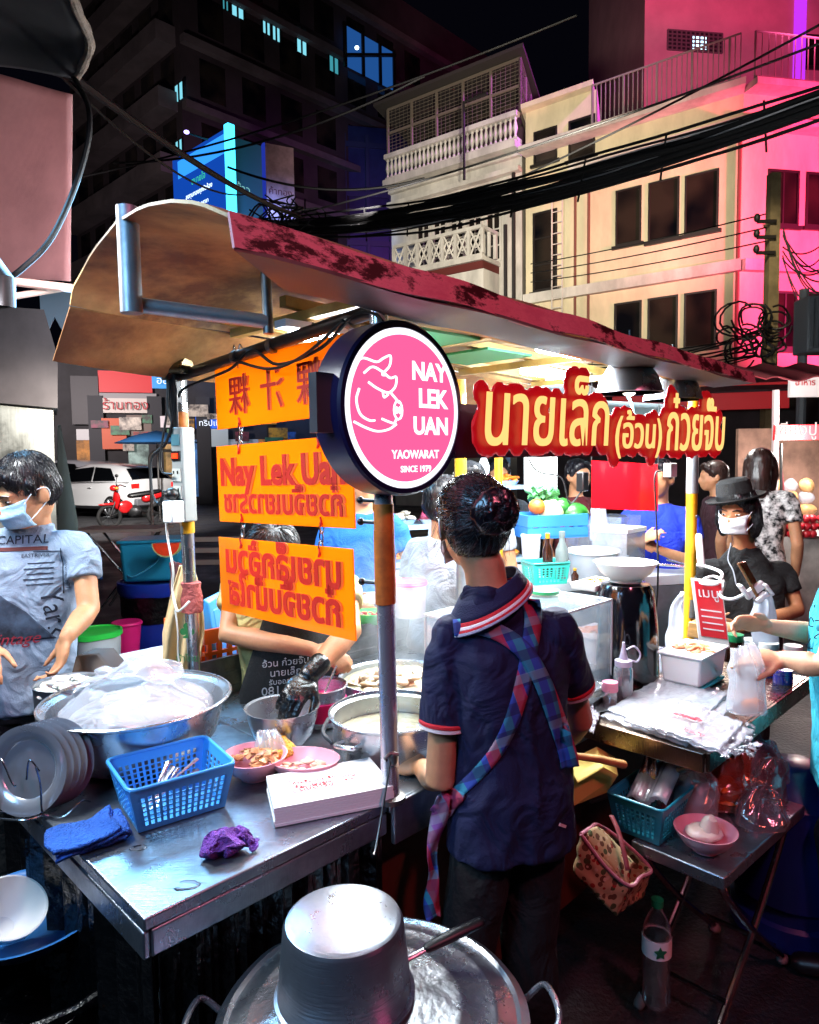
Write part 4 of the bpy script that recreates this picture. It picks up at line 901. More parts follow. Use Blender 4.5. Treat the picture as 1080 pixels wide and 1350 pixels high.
# blue towel: folded layers
tm = M('blue_towel_cloth', '#3a78e0', .95, bump=1., bs=160, var=.25, vs=9)
A = pz(72, 1136, .802); B = pz(168, 1108, .802); ex = B-A; lx = ex.length*1.0; ex.normalize(); ey = V3((-ex.y, ex.x, 0)); mb = MB(); ly = .115
for k in range(3):
    z = .006+.0085*k
    mb.sheet(lambda a, b: A+ex*(lx*(a*(1.0-.03*k))-.004*k+.006*math.sin(b*5+k))+ey*(ly*b*(1-.03*k)+.006*math.sin(a*4+k)-.018*(1-a))+ZZ*(z+.002*math.sin(a*9+b*4+k)+(.010*max(0, a-.72)*4*(1 if k else .3))), 26, 16, .007)
mb.tube(curve([A+ex*(lx*.98)+ey*(ly*b)+ZZ*(.016+.004*math.sin(b*6)) for b in (0, .3, .6, .95)]), .0125, 10, flat=.9)
solo('folded_towel', mb.rough(.0022, 55), tm, 'folded bright blue towel lying before the blue basket', 'towel', ang=180)
# purple cloth
c = pz(294, 1128, .802); mb = MB().ell(c+ZZ*.02+V3((.0, .01, 0)), (.046, .03, .024), axes((.9, .4, 0), (-.4, .9, 0), ZZ), 60, 40)
for i, p in enumerate(mb.v):
    q = p-c; mb.v[i] = p+noise.noise_vector(q*38)*.016+noise.noise_vector(q*80)*.005+noise.noise_vector(q*200)*.0012
    mb.v[i].z = max(mb.v[i].z, .802)
mb.sheet(lambda a, b: c+V3((.015+.05*a, .015+.02*b, .018+.012*math.sin(a*5)+.01*b))+noise.noise_vector(V3((a*4, b*4, 0)))*.01, 16, 8, .004)
solo('purple_rag', mb.rough(.0006, 200), M('purple_terry', '#9c5cd0', .95, bump=1., bs=220, var=.4, vs=25), 'scrunched purple terry rag on the bare steel table', 'cloth', ang=180)
# pink bowl with braised meat
c = L(-.155, .335, .802); pb = thing('meat_bowl', c, 'pink melamine bowl filled with sliced braised meat', 'bowl')
bowlp = [(.035, 0), (.037, .006), (.058, .02), (.076, .045), (.083, .06)]
part('bowl', MB().shell(bowlp, c, .003, 56), pinkmel, pb)
mb = MB(); random.seed(4)
for i in range(40):
    a = rnd(0, 6.28); q = .06*math.sqrt(rnd(0, 1)); p = c+V3((q*math.cos(a), q*math.sin(a), .045+.018*(1-q/.06)+rnd(-.004, .006))); A_ = Matrix.Rotation(rnd(0, 6.28), 3, 'Z') @ Matrix.Rotation(rnd(-.7, .7), 3, 'X')
    mb.box(p, (rnd(.018, .034), rnd(.01, .018), rnd(.003, .006)), A_)
part('sliced_meat', mb.rough(.003, 90, 1), M('braised_meat', '#8a4a22', .3, var=.6, vs=45, col2='#d8a878'), pb)
# second pink bowl (wide oval)
c = pz(442, 1012, .803); c = L(-.07, .245, .803); pb = thing('oval_bowl', c, 'wide shallow pink bowl with white slices behind the paper pack', 'bowl')
part('bowl', MB().shell([(.04, 0), (.042, .005), (.06, .018), (.078, .04), (.084, .05)], c, .003, 56, axes(UU*.0+V3((1, -.15, 0)), V3((.15, 1, 0)), ZZ), sx=1.12, sy=.82), pinkmel, pb)
part('offal_slices', mound(c+ZZ*.022, .055, .012, 22, .014, None, 8), M('pale_meat', '#d8b49a', .35, var=.3, vs=40), pb)
# paper pack
q = [pz(352, 1046, .802), pz(362, 1091, .802), pz(519, 1060, .802), pz(488, 1020, .802)]
pk_ = thing('paper_pack', q[0], 'stack of white wrapping paper printed with red lettering by the front post', 'paper pack')
mb = MB()
for k in range(7): j = V3((rnd(-.002, .002), rnd(-.002, .002), 0)); mb.poly3([p+ZZ*(.0062*k)+j for p in q], ZZ*.0055)
part('paper_stack', mb, M('white_paper', '#e6e2e0', .7), pk_)
ex = (q[2]-q[1]).normalized(); ey = ZZ.cross(ex); ctr = (q[0]+q[1]+q[2]+q[3])/4+ZZ*.0435
ri = M('red_print', '#b81828', .6)
def frame_rect(mb, o, ex, ey, x0, x1, y0, y1, t=.0012, h=.0006):
    for a, b, c_, d in ((x0, x1, y0, y0+t), (x0, x1, y1-t, y1), (x0, x0+t, y0+t, y1-t), (x1-t, x1, y0+t, y1-t)): mb.prism([(a, c_), (b, c_), (b, d), (a, d)], o, ex, ey, ZZ*h)
for a_ in ((-.085, .03, -.031, .031), (.036, .075, -.029, .029)): mb = MB(); frame_rect(mb, ctr, ex, ey, *a_); part('print_border', mb, ri, pk_)
for s, x, y, sz, ft in (('ก๋วยจั๊บ นายเล็ก', -.028, .010, .02, .102), ('อ้วน เยาวราช', -.034, -.009, .018, .085), ('ต้นตำรับ', -.03, -.025, .014, .08), ('เมนู', .055, .004, .018, .03), ('ราคา', .055, -.016, .018, .03)):
    text('lettering', s, ctr+ex*x+ey*y, ex, ey, sz, ri, pk_, fit=ft, extrude=.0004)
# yellow bag
c = L(-.075, .36, .802); yb_ = thing('noodle_parcel', c, 'knotted clear bag of yellow noodles beside the pink meat bowl', 'bag')
part('egg_noodles', MB().ell(c+ZZ*.032, (.055, .048, .034), n=40, m=24).rough(.012, 30).rough(.004, 110), M('egg_noodle', '#d89a2c', .4, var=.3, vs=50, bump=.8, bs=120), yb_, 180)
part('plastic_film', MB().sheet(bagf(c, .058, .052, .085, 2.2, .016, .4, V3((-.03, .01, 0))), 48, 18, .001), film, yb_, 180)
# mixing bowl
c = L(.015, .455, .80); mx = thing('mixing_bowl', c, 'deep steel mixing bowl in front of the gloved hand', 'bowl')
part('bowl', MB().shell([(.055, 0), (.06, .004), (.082, .035), (.096, .08), (.1, .11), (.106, .113)], c, .002, 56), bright, mx)
part('seasoning', mound(c+ZZ*.02, .06, .01, 14, .012, None, 3), M('pale_meat', '#d8b49a'), mx)
# sunken soup pot at the post
c = L(.20, .21, .76); sp = thing('soup_pot', c, 'big steel pot of cloudy broth sunk behind the front post', 'pot')
part('pot_body', MB().shell([(.15, 0), (.156, .01), (.158, .14), (.168, .146), (.17, .152), (.166, .155)], c, .003, 64), bright, sp)
part('broth', MB().lathe([(.0005, .085), (.153, .085), (.153, .09), (.0005, .09)], c, 48), M('pork_broth', '#a9a68a', .08, var=.3, vs=14, bump=.25, bs=40), sp)
part('handle', MB().tube(curve([c+V3((-.12, -.115, .11)), c+V3((-.135, -.15, .115)), c+V3((-.09, -.17, .115)), c+V3((-.075, -.14, .11))]), .006, 8), bright, sp)
part('hose', MB().tube(curve([c+V3((-.16, .0, .06)), c+V3((-.19, .03, .08)), c+V3((-.18, .08, .1))]), .006, 8), M('dull_hose', '#5a5a60', .4), sp)
# small pot pink
c = L(.20, .52, .80); pp_ = thing('small_pot', c, 'steel pot with a pink waistband behind the mixing bowl', 'pot')
part('pot_body', MB().shell([(.068, 0), (.072, .01), (.078, .11), (.084, .114), (.082, .117)], c, .002, 48), bright, pp_)
part('pink_band', MB().lathe([(.0745, .02), (.078, .02), (.0805, .075), (.0772, .075)], c, 40), M('hot_pink', '#d8207a', .4), pp_)
part('ladle', MB().tube([c+V3((.0, .0, .06)), c+V3((.05, .08, .17))], .004, 6), bright, pp_)
# steaming pan of offal
c = L(.50, .50, .80); sp2 = thing('offal_pan', c, 'round pan of simmering pork offal behind the front post', 'pan')
part('pan_body', MB().shell([(.17, 0), (.18, .01), (.185, .075), (.192, .08)], c, .003, 56), alu, sp2)
part('broth', MB().lathe([(.0005, .055), (.18, .055), (.18, .06), (.0005, .06)], c, 40), M('pork_broth', '#a9a68a'), sp2)
part('offal', mound(c+ZZ*.055, .15, .035, 60, .026, None, 21), M('cooked_offal', '#c8a07a', .35, var=.45, vs=30, col2='#e8d8c0'), sp2)
# counter clutter to the right of the woman
c = L(.86, .03, .80); cd = thing('clear_dish', c, 'shallow clear dish stacked on a steel tray beside the glass case', 'dish')
part('tray', MB().shell([(.09, 0), (.12, .012), (.125, .016)], c, .002, 40), bright, cd)
part('dish', MB().shell([(.06, .0), (.09, .03), (.105, .04)], c+ZZ*.014, .002, 40), FILM('clear_hard', '#e8f4ff', .7, .5, .05, 0), cd)
# acrylic case
ac = thing('acrylic_case', L(.62, .12, .8), 'clear acrylic display case with metal corner strips on the counter', 'display case')
acr = FILM('acrylic', '#dff0ff', .82, .35, .03, 0)
u0, u1, v0, v1, z0, z1 = .50, 1.1, .04, .36, .805, 1.10
mb = MB(); mb.cbox(u0, u1, v0, v0+.004, z0, z1); mb.cbox(u0, u1, v1-.004, v1, z0, z1); mb.cbox(u0, u0+.004, v0+.004, v1-.004, z0, z1); mb.cbox(u1-.004, u1, v0+.004, v1-.004, z0, z1); mb.cbox(u0, u1, v0, v1, z1, z1+.005)
part('acrylic_panel', mb, acr, ac)
mb = MB()
for u in (u0-.003, u1-.003):
    for v in (v0-.003, v1-.003): mb.cbox(u, u+.006, v, v+.006, z0, z1)
for v in (v0-.004, v1-.002): mb.cbox(u0, u1, v, v+.006, z1+.002, z1+.009); mb.cbox(u0, u1, v, v+.006, z0, z0+.008)
for u in (u0-.004, u1-.002): mb.cbox(u, u+.006, v0, v1, z1+.001, z1+.008); mb.cbox(u, u+.006, v0, v1, z0, z0+.008)
part('edge_frame', mb, M('pale_edge', '#cfdbe0', .2, spec=.7), ac)
solo('case_filling', mound(L(.95, .2, .83), .12, .1, 30, .04, None, 31), M('pale_food', '#c8b8a0', .5, var=.5, vs=20), 'pale wrapped food piled inside the acrylic case', 'food')
# tray on the case
c = pz(785, 775, 1.112); ft = thing('food_tray', c, 'white foam tray with orange scraps on the acrylic case', 'tray')
part('tray', MB().box(c+ZZ*.014, (.17, .1, .026), CART, 1.08), foam_w, ft, bevel=.004)
part('orange_scraps', mound(c+ZZ*.026, .035, .01, 14, .011, None, 12), M('orange_food', '#d86a18', .4, var=.4, vs=40), ft)
gl = solo('tub_cover', MB().lathe([(.0005, 0), (.05, 0), (.052, .012), (.0005, .014)], L(1.02, .26, 1.112), 28), M('green_plastic', '#1f9a5a', .4), 'round green plastic lid on the acrylic case corner', 'lid')
# urn with bowl on it
c = L(1.215, .05, .80); ur = thing('black_urn', c, 'tall black tapered urn with red glints on the counter', 'urn')
part('urn_body', MB().lathe([(.118, 0), (.12, .01), (.112, .2), (.098, .32), (.085, .345), (.0005, .35)], c, 48), M('gloss_black', '#0a0a10', .12, spec=.7), ur)
c2 = c+ZZ*.352; wb2 = thing('white_bowl', c2, 'large white melamine bowl resting on the black urn', 'bowl')
part('bowl', MB().shell([(.055, 0), (.058, .01), (.085, .03), (.108, .065), (.112, .072)], c2, .003, 48), M('white_melamine', '#e0dcd8', .3, spec=.6), wb2)
# squeeze bottle, pink capped jar
c = L(1.0, -.02, .80)+V3((.03, -.02, 0)); sq = thing('squeeze_bottle', c, 'clear squeeze bottle of dark sauce with nozzle and loose cap', 'bottle')
part('sauce', MB().lathe([(.0005, .002), (.028, .002), (.029, .01), (.029, .085), (.0005, .085)], c, 28), M('soy_sauce', '#2c2a3c', .2), sq)
part('bottle_body', MB().lathe([(.03, 0), (.031, .01), (.031, .1), (.026, .115)], c, 28), FILM('clear_hard', '#e8f4ff'), sq)
part('nozzle', MB().lathe([(.028, .112), (.028, .13), (.014, .135), (.007, .165), (.004, .19), (.0005, .19)], c, 24), M('clear_cap', '#b8b4cc', .3), sq)
part('cap_strap', MB().tube(curve([c+V3((.01, 0, .165)), c+V3((.035, 0, .175)), c+V3((.055, 0, .15)), c+V3((.045, 0, .125)), c+V3((.02, 0, .13))]), .003, 8), M('clear_cap', '#b8b4cc'), sq)
c = L(.93, -.05, .80); jr = thing('pepper_jar', c, 'little clear shaker jar with pink lid by the tray', 'jar')
part('jar_body', MB().lathe([(.022, 0), (.024, .004), (.023, .045), (.0005, .045)], c, 24), FILM('clear_hard', '#e8f4ff'), jr)
part('filling', MB().lathe([(.0005, .003), (.02, .003), (.02, .03), (.0005, .032)], c, 20), M('pepper', '#8a7f70', .9, bump=.8, bs=300), jr)
part('pink_lid', MB().lathe([(.025, .045), (.026, .05), (.025, .075), (.0005, .077)], c, 24), M('pale_pink', '#e88fa8', .4), jr)
# ------------------------------------------------------------------ front floor: stock pot and saucepan
c = pz(492, 1335, .62); c.z = 0
st = thing('stock_pot', c, 'huge lidded stock pot standing on the ground, carrying the upside-down saucepan', 'pot')
part('pot_body', MB().lathe([(.25, .02), (.262, .04), (.265, .585), (.275, .6), (.272, .607), (.0005, .607)], c, 72), steel_d, st)
mb = MB().lathe([(.278, .600), (.279, .612), (.262, .622), (.255, .616), (.222, .627), (.216, .6285), (.21, .627), (.16, .638), (.154, .640), (.148, .639), (.10, .648), (.0005, .652)], c, 96).rough(.004, 7, 3).rough(.0012, 26)
lid = part('lid', mb, STEEL('lid_steel', '#c4c8ce', .24, scratch=(9, 9, 9), bump=.16, var=.15, metal=.92), st)
for sgn, an in ((1, .12), (-1, -.05)):
    d = V3((sgn*math.cos(an), sgn*math.sin(an)*1, 0)); t_ = V3((-d.y, d.x, 0)); o_ = c+d*.264+ZZ*.55
    part('handle', MB().tube(curve([o_+t_*.05, o_+t_*.054+d*.03+ZZ*.02, o_+t_*.04+d*.065+ZZ*.055, o_-t_*.04+d*.065+ZZ*.055, o_-t_*.054+d*.03+ZZ*.02, o_-t_*.05]), .006, 10), bright, st)
c = pz(455, 1308, .652); sc_ = thing('saucepan', c, 'upside-down aluminium saucepan with black handle on the stock pot lid', 'saucepan')
part('pan_body', MB().lathe([(.122, 0), (.125, .002), (.125, .006), (.119, .008), (.107, .128), (.102, .138), (.093, .141), (.0005, .1415)], c, 80), alu, sc_)
hd = V3((.9, .42, 0)).normalized(); o_ = c+hd*.118+ZZ*.022
h_ = part('handle_stem', MB().tube([o_, o_+hd*.05+ZZ*.008], [.008, .007], 12, flat=.6), bright, sc_)
part('handle_grip', MB().cap([o_+hd*.048+ZZ*.008, o_+hd*.10+ZZ*.016, o_+hd*.16+ZZ*.024], [.0105, .0135, .012], 14, .75), black_p, h_)
part('rivet', MB().ell(o_-hd*.004, (.006, .006, .004), n=8, m=6), bright, h_)
# lower left bin, basin and bowl
c = pz(30, 1330, .45); c = V3((pz(20, 1230, .52).x+.03, pz(20, 1230, .52).y, 0)); bn = thing('lined_bin', c+V3((.05, -.03, 0)), 'bin wrapped in a black plastic liner under the blue basin', 'bin')
blk_bag = M('bin_bag', '#050507')
def binf(a, b):
    t = a*2*math.pi; r = .21+.02*b+.012*math.sin(t*11)+.006*math.sin(t*29+b*4); return c+V3((.05, -.03, 0))+V3((r*math.cos(t), r*math.sin(t), .02+.47*b))+noise.noise_vector(V3((a*20, b*3, 1)))*.012
part('liner', MB().sheet(binf, 90, 10, .003), blk_bag, bn)
part('liner_rim', MB().tube([c+V3((.05, -.03, 0))+V3(((.23+.012*math.sin(t*2.1))*math.cos(t*.2094), (.23+.012*math.sin(t*2.1))*math.sin(t*.2094), .49+.008*math.sin(t*3.3))) for t in range(30)], .014, 8, closed=True).rough(.006, 40), blk_bag, bn)
part('bin_floor', MB().lathe([(.0005, .3), (.2, .3), (.2, .32), (.0005, .32)], c+V3((.05, -.03, 0)), 30), blk_bag, bn)
cb_ = c+ZZ*.515; bb_ = thing('blue_basin', cb_, 'blue enamel basin on the black lined bin at the table edge', 'basin')
part('basin', MB().shell([(.1, 0), (.14, .03), (.165, .06), (.178, .066)], cb_, .003, 56), M('blue_enamel', '#2f6fae', .3, var=.1, vs=12), bb_)
cw = cb_+V3((-.02, -.06, .07)); TA = Matrix.Rotation(.5, 3, 'Y') @ Matrix.Rotation(.25, 3, 'X'); ww = thing('rice_bowl', cw, 'pale white bowl tilted in the blue basin', 'bowl')
part('bowl', MB().shell([(.03, -.02), (.05, .0), (.07, .03), (.078, .055)], cw, .004, 48, TA), M('white_melamine', '#e0dcd8'), ww)
# ================================================================== PEOPLE
from mathutils.bvhtree import BVHTree
def skin_m(name, col): return M(name, col, .5, sss=.12, var=.12, vs=18, bump=.06, bs=180, spec=.35)
SK1 = skin_m('skin_tan', '#c08a66'); SK2 = skin_m('skin_light', '#d8a482'); SK3 = skin_m('skin_warm', '#a8714e')
hairm = M('black_hair', '#0b0910', .4, spec=.6)
hair_b = M('brown_hair', '#2a1712', .42, spec=.5)
maskm = M('surgical_mask', '#9fcbe8', .8, bump=.2, bs=60); maskw = M('white_mask', '#dfe4ea', .8, bump=.2, bs=60)
eyew = M('eye_white', '#c8c0b8', .3); eyed = M('eye_dark', '#0a0605', .15)
black_cloth = M('black_cloth', '#08080a', .9, bump=.3, bs=120, fold=8)
def head_axes(f, up=ZZ):
    f = V3(f).normalized(); r = f.cross(V3(up)).normalized(); u = r.cross(f); return r, f, u
def head_mb(c, f, up=ZZ, s=1.):
    r, fw, u = head_axes(f, up); A = axes(r, fw, u); c = V3(c); mb = MB(); P = lambda x, y, z: c+(r*x+fw*y+u*z)*s
    E = lambda x, y, z, a, b, d: mb.ell(P(x, y, z), (a*s, b*s, d*s), A, 20, 14)
    E(0, -.012, .035, .074, .092, .076); E(0, .022, -.028, .061, .064, .078); E(0, .045, -.078, .038, .036, .03); E(0, .068, .02, .05, .022, .013)
    E(0, -.03, -.02, .062, .06, .07)
    mb.cap([P(0, .082, .002), P(0, .097, -.02), P(0, .101, -.034)], [.008*s, .010*s, .012*s], 10); E(.012, .088, -.036, .009, .01, .008); E(-.012, .088, -.036, .009, .01, .008)
    E(0, .083, -.058, .022, .01, .006); E(0, .082, -.067, .019, .01, .007)
    for q in (-1, 1):
        E(q*.04, .050, -.028, .02, .022, .022); E(q*.03, .073, .001, .015, .010, .009)
        B = A @ Matrix.Rotation(q*.35, 3, 'Z'); mb.ell(P(q*.078, -.012, -.008), (.009*s, .02*s, .032*s), B, 14, 10); mb.ell(P(q*.074, -.0, -.02), (.012*s, .012*s, .018*s), A, 10, 8)
    return mb
def hand_mb(w, d, pn, size=1., curl=(.5, .3, .35, .45, .55), side=1, spread=.12):
    """w wrist, d pointing direction, pn palm normal, side=+1 thumb toward d x pn; curl = thumb, index .. little (radians per joint)"""
    w = V3(w); d = V3(d).normalized(); pn = V3(pn); pn = (pn-d*pn.dot(d)).normalized(); t = d.cross(pn)*side; mb = MB(); k = size
    A = axes(t, d, t.cross(d)); mb.cap([w-d*.012*k, w+d*.012*k], [.024*k, .025*k], 12, .72, t)
    mb.ell(w+d*.05*k, (.041*k, .052*k, .0155*k), A, 16, 12); mb.ell(w+d*.03*k+t*.024*k+pn*.008*k, (.018*k, .03*k, .014*k), A, 12, 10)
    for i, (x, L0, r) in enumerate(((.029, .040, .0088), (.010, .045, .0092), (-.010, .041, .0086), (-.028, .032, .0075))):
        a = curl[i+1]; p = w+d*(.088-abs(x-.008)*.25)*k+t*x*k; dd = (d+t*(x*spread*18*.5)).normalized(); pts = [p-dd*.02*k, p]; ang = a*.75
        for seg, f_ in ((L0, 1.), (L0*.62, 1.25), (L0*.5, .9)):
            q = dd*math.cos(ang)+pn*math.sin(ang); p = p+q*seg*k; pts.append(p); ang += a*f_
        mb.cap(pts, [r*1.08*k, r*1.08*k, r*k, r*.93*k, r*.8*k], 10)
    a = curl[0]; p = w+d*.028*k+t*.03*k; q = (d*.75+t*.7+pn*.25).normalized(); pts = [p, p+q*.034*k]; q2 = (q*math.cos(a)+(d*.8-t*.45+pn*.35).normalized()*math.sin(a)).normalized(); pts += [pts[-1]+q2*.03*k, pts[-1]+q2*.056*k]
    mb.cap(pts, [.0125*k, .0115*k, .0098*k, .0082*k], 10)
    return mb
def torso_mb(rings, r, f):
    """rings: (centre, half width, half depth); closed loft"""
    mb = MB(); n = 28; k = 0
    for c, a, b in rings:
        for j in range(n):
            t = 2*math.pi*j/n; cs, sn = math.cos(t), math.sin(t); e = .82
            mb.v.append(V3(c)+r*(a*math.copysign(abs(cs)**e, cs))+f*(b*math.copysign(abs(sn)**e, sn)))
    for i in range(len(rings)-1):
        for j in range(n): mb.f.append((i*n+j, i*n+(j+1) % n, (i+1)*n+(j+1) % n, (i+1)*n+j))
    mb.f.append(tuple(range(n))[::-1]); mb.f.append(tuple((len(rings)-1)*n+j for j in range(n))); return mb
def wrinkle(me, amp, sc, seed=0, st=(1, 1, .55)):
    NN = [v.normal.copy() for v in me.vertices]
    for v, nv in zip(me.vertices, NN):
        p = V3((v.co.x*st[0], v.co.y*st[1], v.co.z*st[2]))*sc+V3((seed, 0, 0)); w = noise.noise(p)+.5*noise.noise(p*2.3)
        w2 = 1-abs(noise.noise(p*1.4+V3((7, 7, 7))))*2.2
        v.co += nv*amp*(w*.8+max(0, w2)*.9)
def stand(b, f, h=1.6, sw=.17):
    b = V3(b); f = V3(f).normalized(); r = f.cross(ZZ); k = h/1.6; P = lambda x, y, z: b+r*x*k+f*y*k+ZZ*z*k
    J = dict(head=P(0, .03, 1.485), neck=P(0, -.005, 1.33), sl=P(-sw, 0, 1.27), sr=P(sw, 0, 1.27), el=P(-sw-.05, -.03, 1.0), er=P(sw+.05, -.03, 1.0), wl=P(-sw-.04, .06, .79), wr=P(sw+.04, .06, .79), hip=P(0, -.01, .86),
             kl=P(-.085, .02, .46), kr=P(.085, .02, .46), al=P(-.09, -.02, .08), ar=P(.09, -.02, .08))
    return J, r, f, P
def person(b, f, label, J, k=1., skin=SK1, shirt=None, shirt_bot=.0, sleeve=.6, pants=None, pants_mat=None, vox=.008, hf=None, hup=ZZ, hands=None, group=None, W=(.165, .15, .165), D=(.105, .1, .11), fat=1., wr_amp=.006, skin_hands=True, no_legs=False, seed=0):
    """body (one continuous mesh) with shirt and trousers as children"""
    f = V3(f).normalized(); r = f.cross(ZZ); b = V3(b); hf = V3(hf) if hf is not None else f
    body = head_mb(J['head'], hf, hup, k)
    hr, hfw, hu = head_axes(hf, hup)
    body.cap([J['neck']-ZZ*.03, J['neck']+(J['head']-J['neck'])*.35-hfw*.01, J['head']-hu*.055*k-hfw*.028*k], [.05*k, .05*k, .05*k], 16)
    chest = (J['sl']+J['sr'])/2; hip = J['hip']; up = (chest-hip)
    rg = [(hip-ZZ*.10*k, W[2]*.80*fat, D[2]*.85*fat), (hip, W[2]*fat, D[2]*fat), (hip+up*.32, W[1]*fat, D[1]*fat), (hip+up*.68, W[0]*fat, D[0]*fat), (hip+up*.9, W[0]*1.03, D[0]*.9), (hip+up*1.03, W[0]*.82, D[0]*.72), (lerp(hip+up*1.12, J['neck'], .5), .085*k, .065*k), (J['neck']+ZZ*.005, .058*k, .056*k)]
    sh = torso_mb(rg, r, f)
    rg2 = [(c, a*.9, d*.9) for c, a, d in rg]; body.join(torso_mb(rg2, r, f))
    for s in 'lr':
        S, E_, W_ = J['s'+s], J['e'+s], J['w'+s]
        body.cap([lerp(chest, S, .6), S, lerp(S, E_, .5), E_, lerp(E_, W_, .35), lerp(E_, W_, .75), W_], [.034*k, .034*k, .037*k, .036*k, .037*k, .029*k, .024*k], 14)
        hp = (hands or {}).get(s)
        d = (W_-E_).normalized()
        if hp is None: hp = dict(d=d, pn=(r if s == 'l' else -r)*1.0, side=(-1 if s == 'l' else 1))
        if hp is not False: body.join(hand_mb(W_, hp.get('d', d), hp['pn'], .95*k, hp.get('curl', (.4, .35, .4, .45, .5)), hp.get('side', 1), hp.get('spread', .12)))
        q = lerp(S, E_, sleeve); sh.cap([lerp(chest, S, .45), lerp(chest, S, .9)], [.06*k, .056*k], 16)
        sh.tube([lerp(chest, S, .8)-ZZ*.004, lerp(S, E_, .12), q], [.053*k, .052*k, .053*k], 18)
    if not no_legs:
        for s in 'lr':
            hj = hip+r*W[2]*(.46 if s == 'r' else -.46)-ZZ*.08
            body.cap([hj, J['k'+s], lerp(J['k'+s], J['a'+s], .4), J['a'+s]], [W[2]*.42, .052*k, .05*k, .036*k], 12)
            body.cap([J['a'+s]-ZZ*.03, J['a'+s]+f*.12-ZZ*.05], [.034*k, .028*k], 10, .8)
    me = remesh(body, vox, b, 'person', 3)
    o = link('person', me, skin, b); setp(o, label, 'person', group)
    if shirt is not None:
        if shirt_bot: sh.join(torso_mb([(hip-ZZ*shirt_bot, W[2]*1.03*fat, D[2]*1.03*fat), (hip+ZZ*.02, W[2]*1.01*fat, D[2]*1.01*fat)], r, f))
        m2 = remesh(sh, max(vox*.9, .006), b, 'shirt', 5); wrinkle(m2, wr_amp, 11, seed); link('shirt', m2, shirt, None, o)
    if pants_mat is not None and not no_legs:
        p = torso_mb([(hip-ZZ*.11, W[2]*.88*fat, D[2]*.88*fat), (hip-ZZ*.02, W[2]*.9*fat, D[2]*.9*fat), (hip+ZZ*.06, W[2]*.84*fat, D[2]*.84*fat)], r, f)
        for s in 'lr':
            hj = hip+r*(W[2]*(.46 if s == 'r' else -.46))-ZZ*.08; p.cap([hj, J['k'+s], J['a'+s]+ZZ*.02], [min(W[2]*.5, D[2]*.86), .07*k, .062*k], 14)
        m3 = remesh(p, max(vox, .009), b, 'trousers', 4); wrinkle(m3, .005, 9, seed+3); link('trousers', m3, pants_mat, None, o)
        q = MB()
        for s in 'lr': q.cap([J['a'+s]-ZZ*.03-f*.03, J['a'+s]+f*.13-ZZ*.05], [.043*k, .036*k], 12, .8)
        part('shoe', q, black_p, o) if False else None
        for s in 'lr': part('shoe', MB().cap([J['a'+s]-ZZ*.025-f*.03, J['a'+s]+f*.13-ZZ*.045], [.045*k, .036*k], 12, .85), black_p, o)
    return o
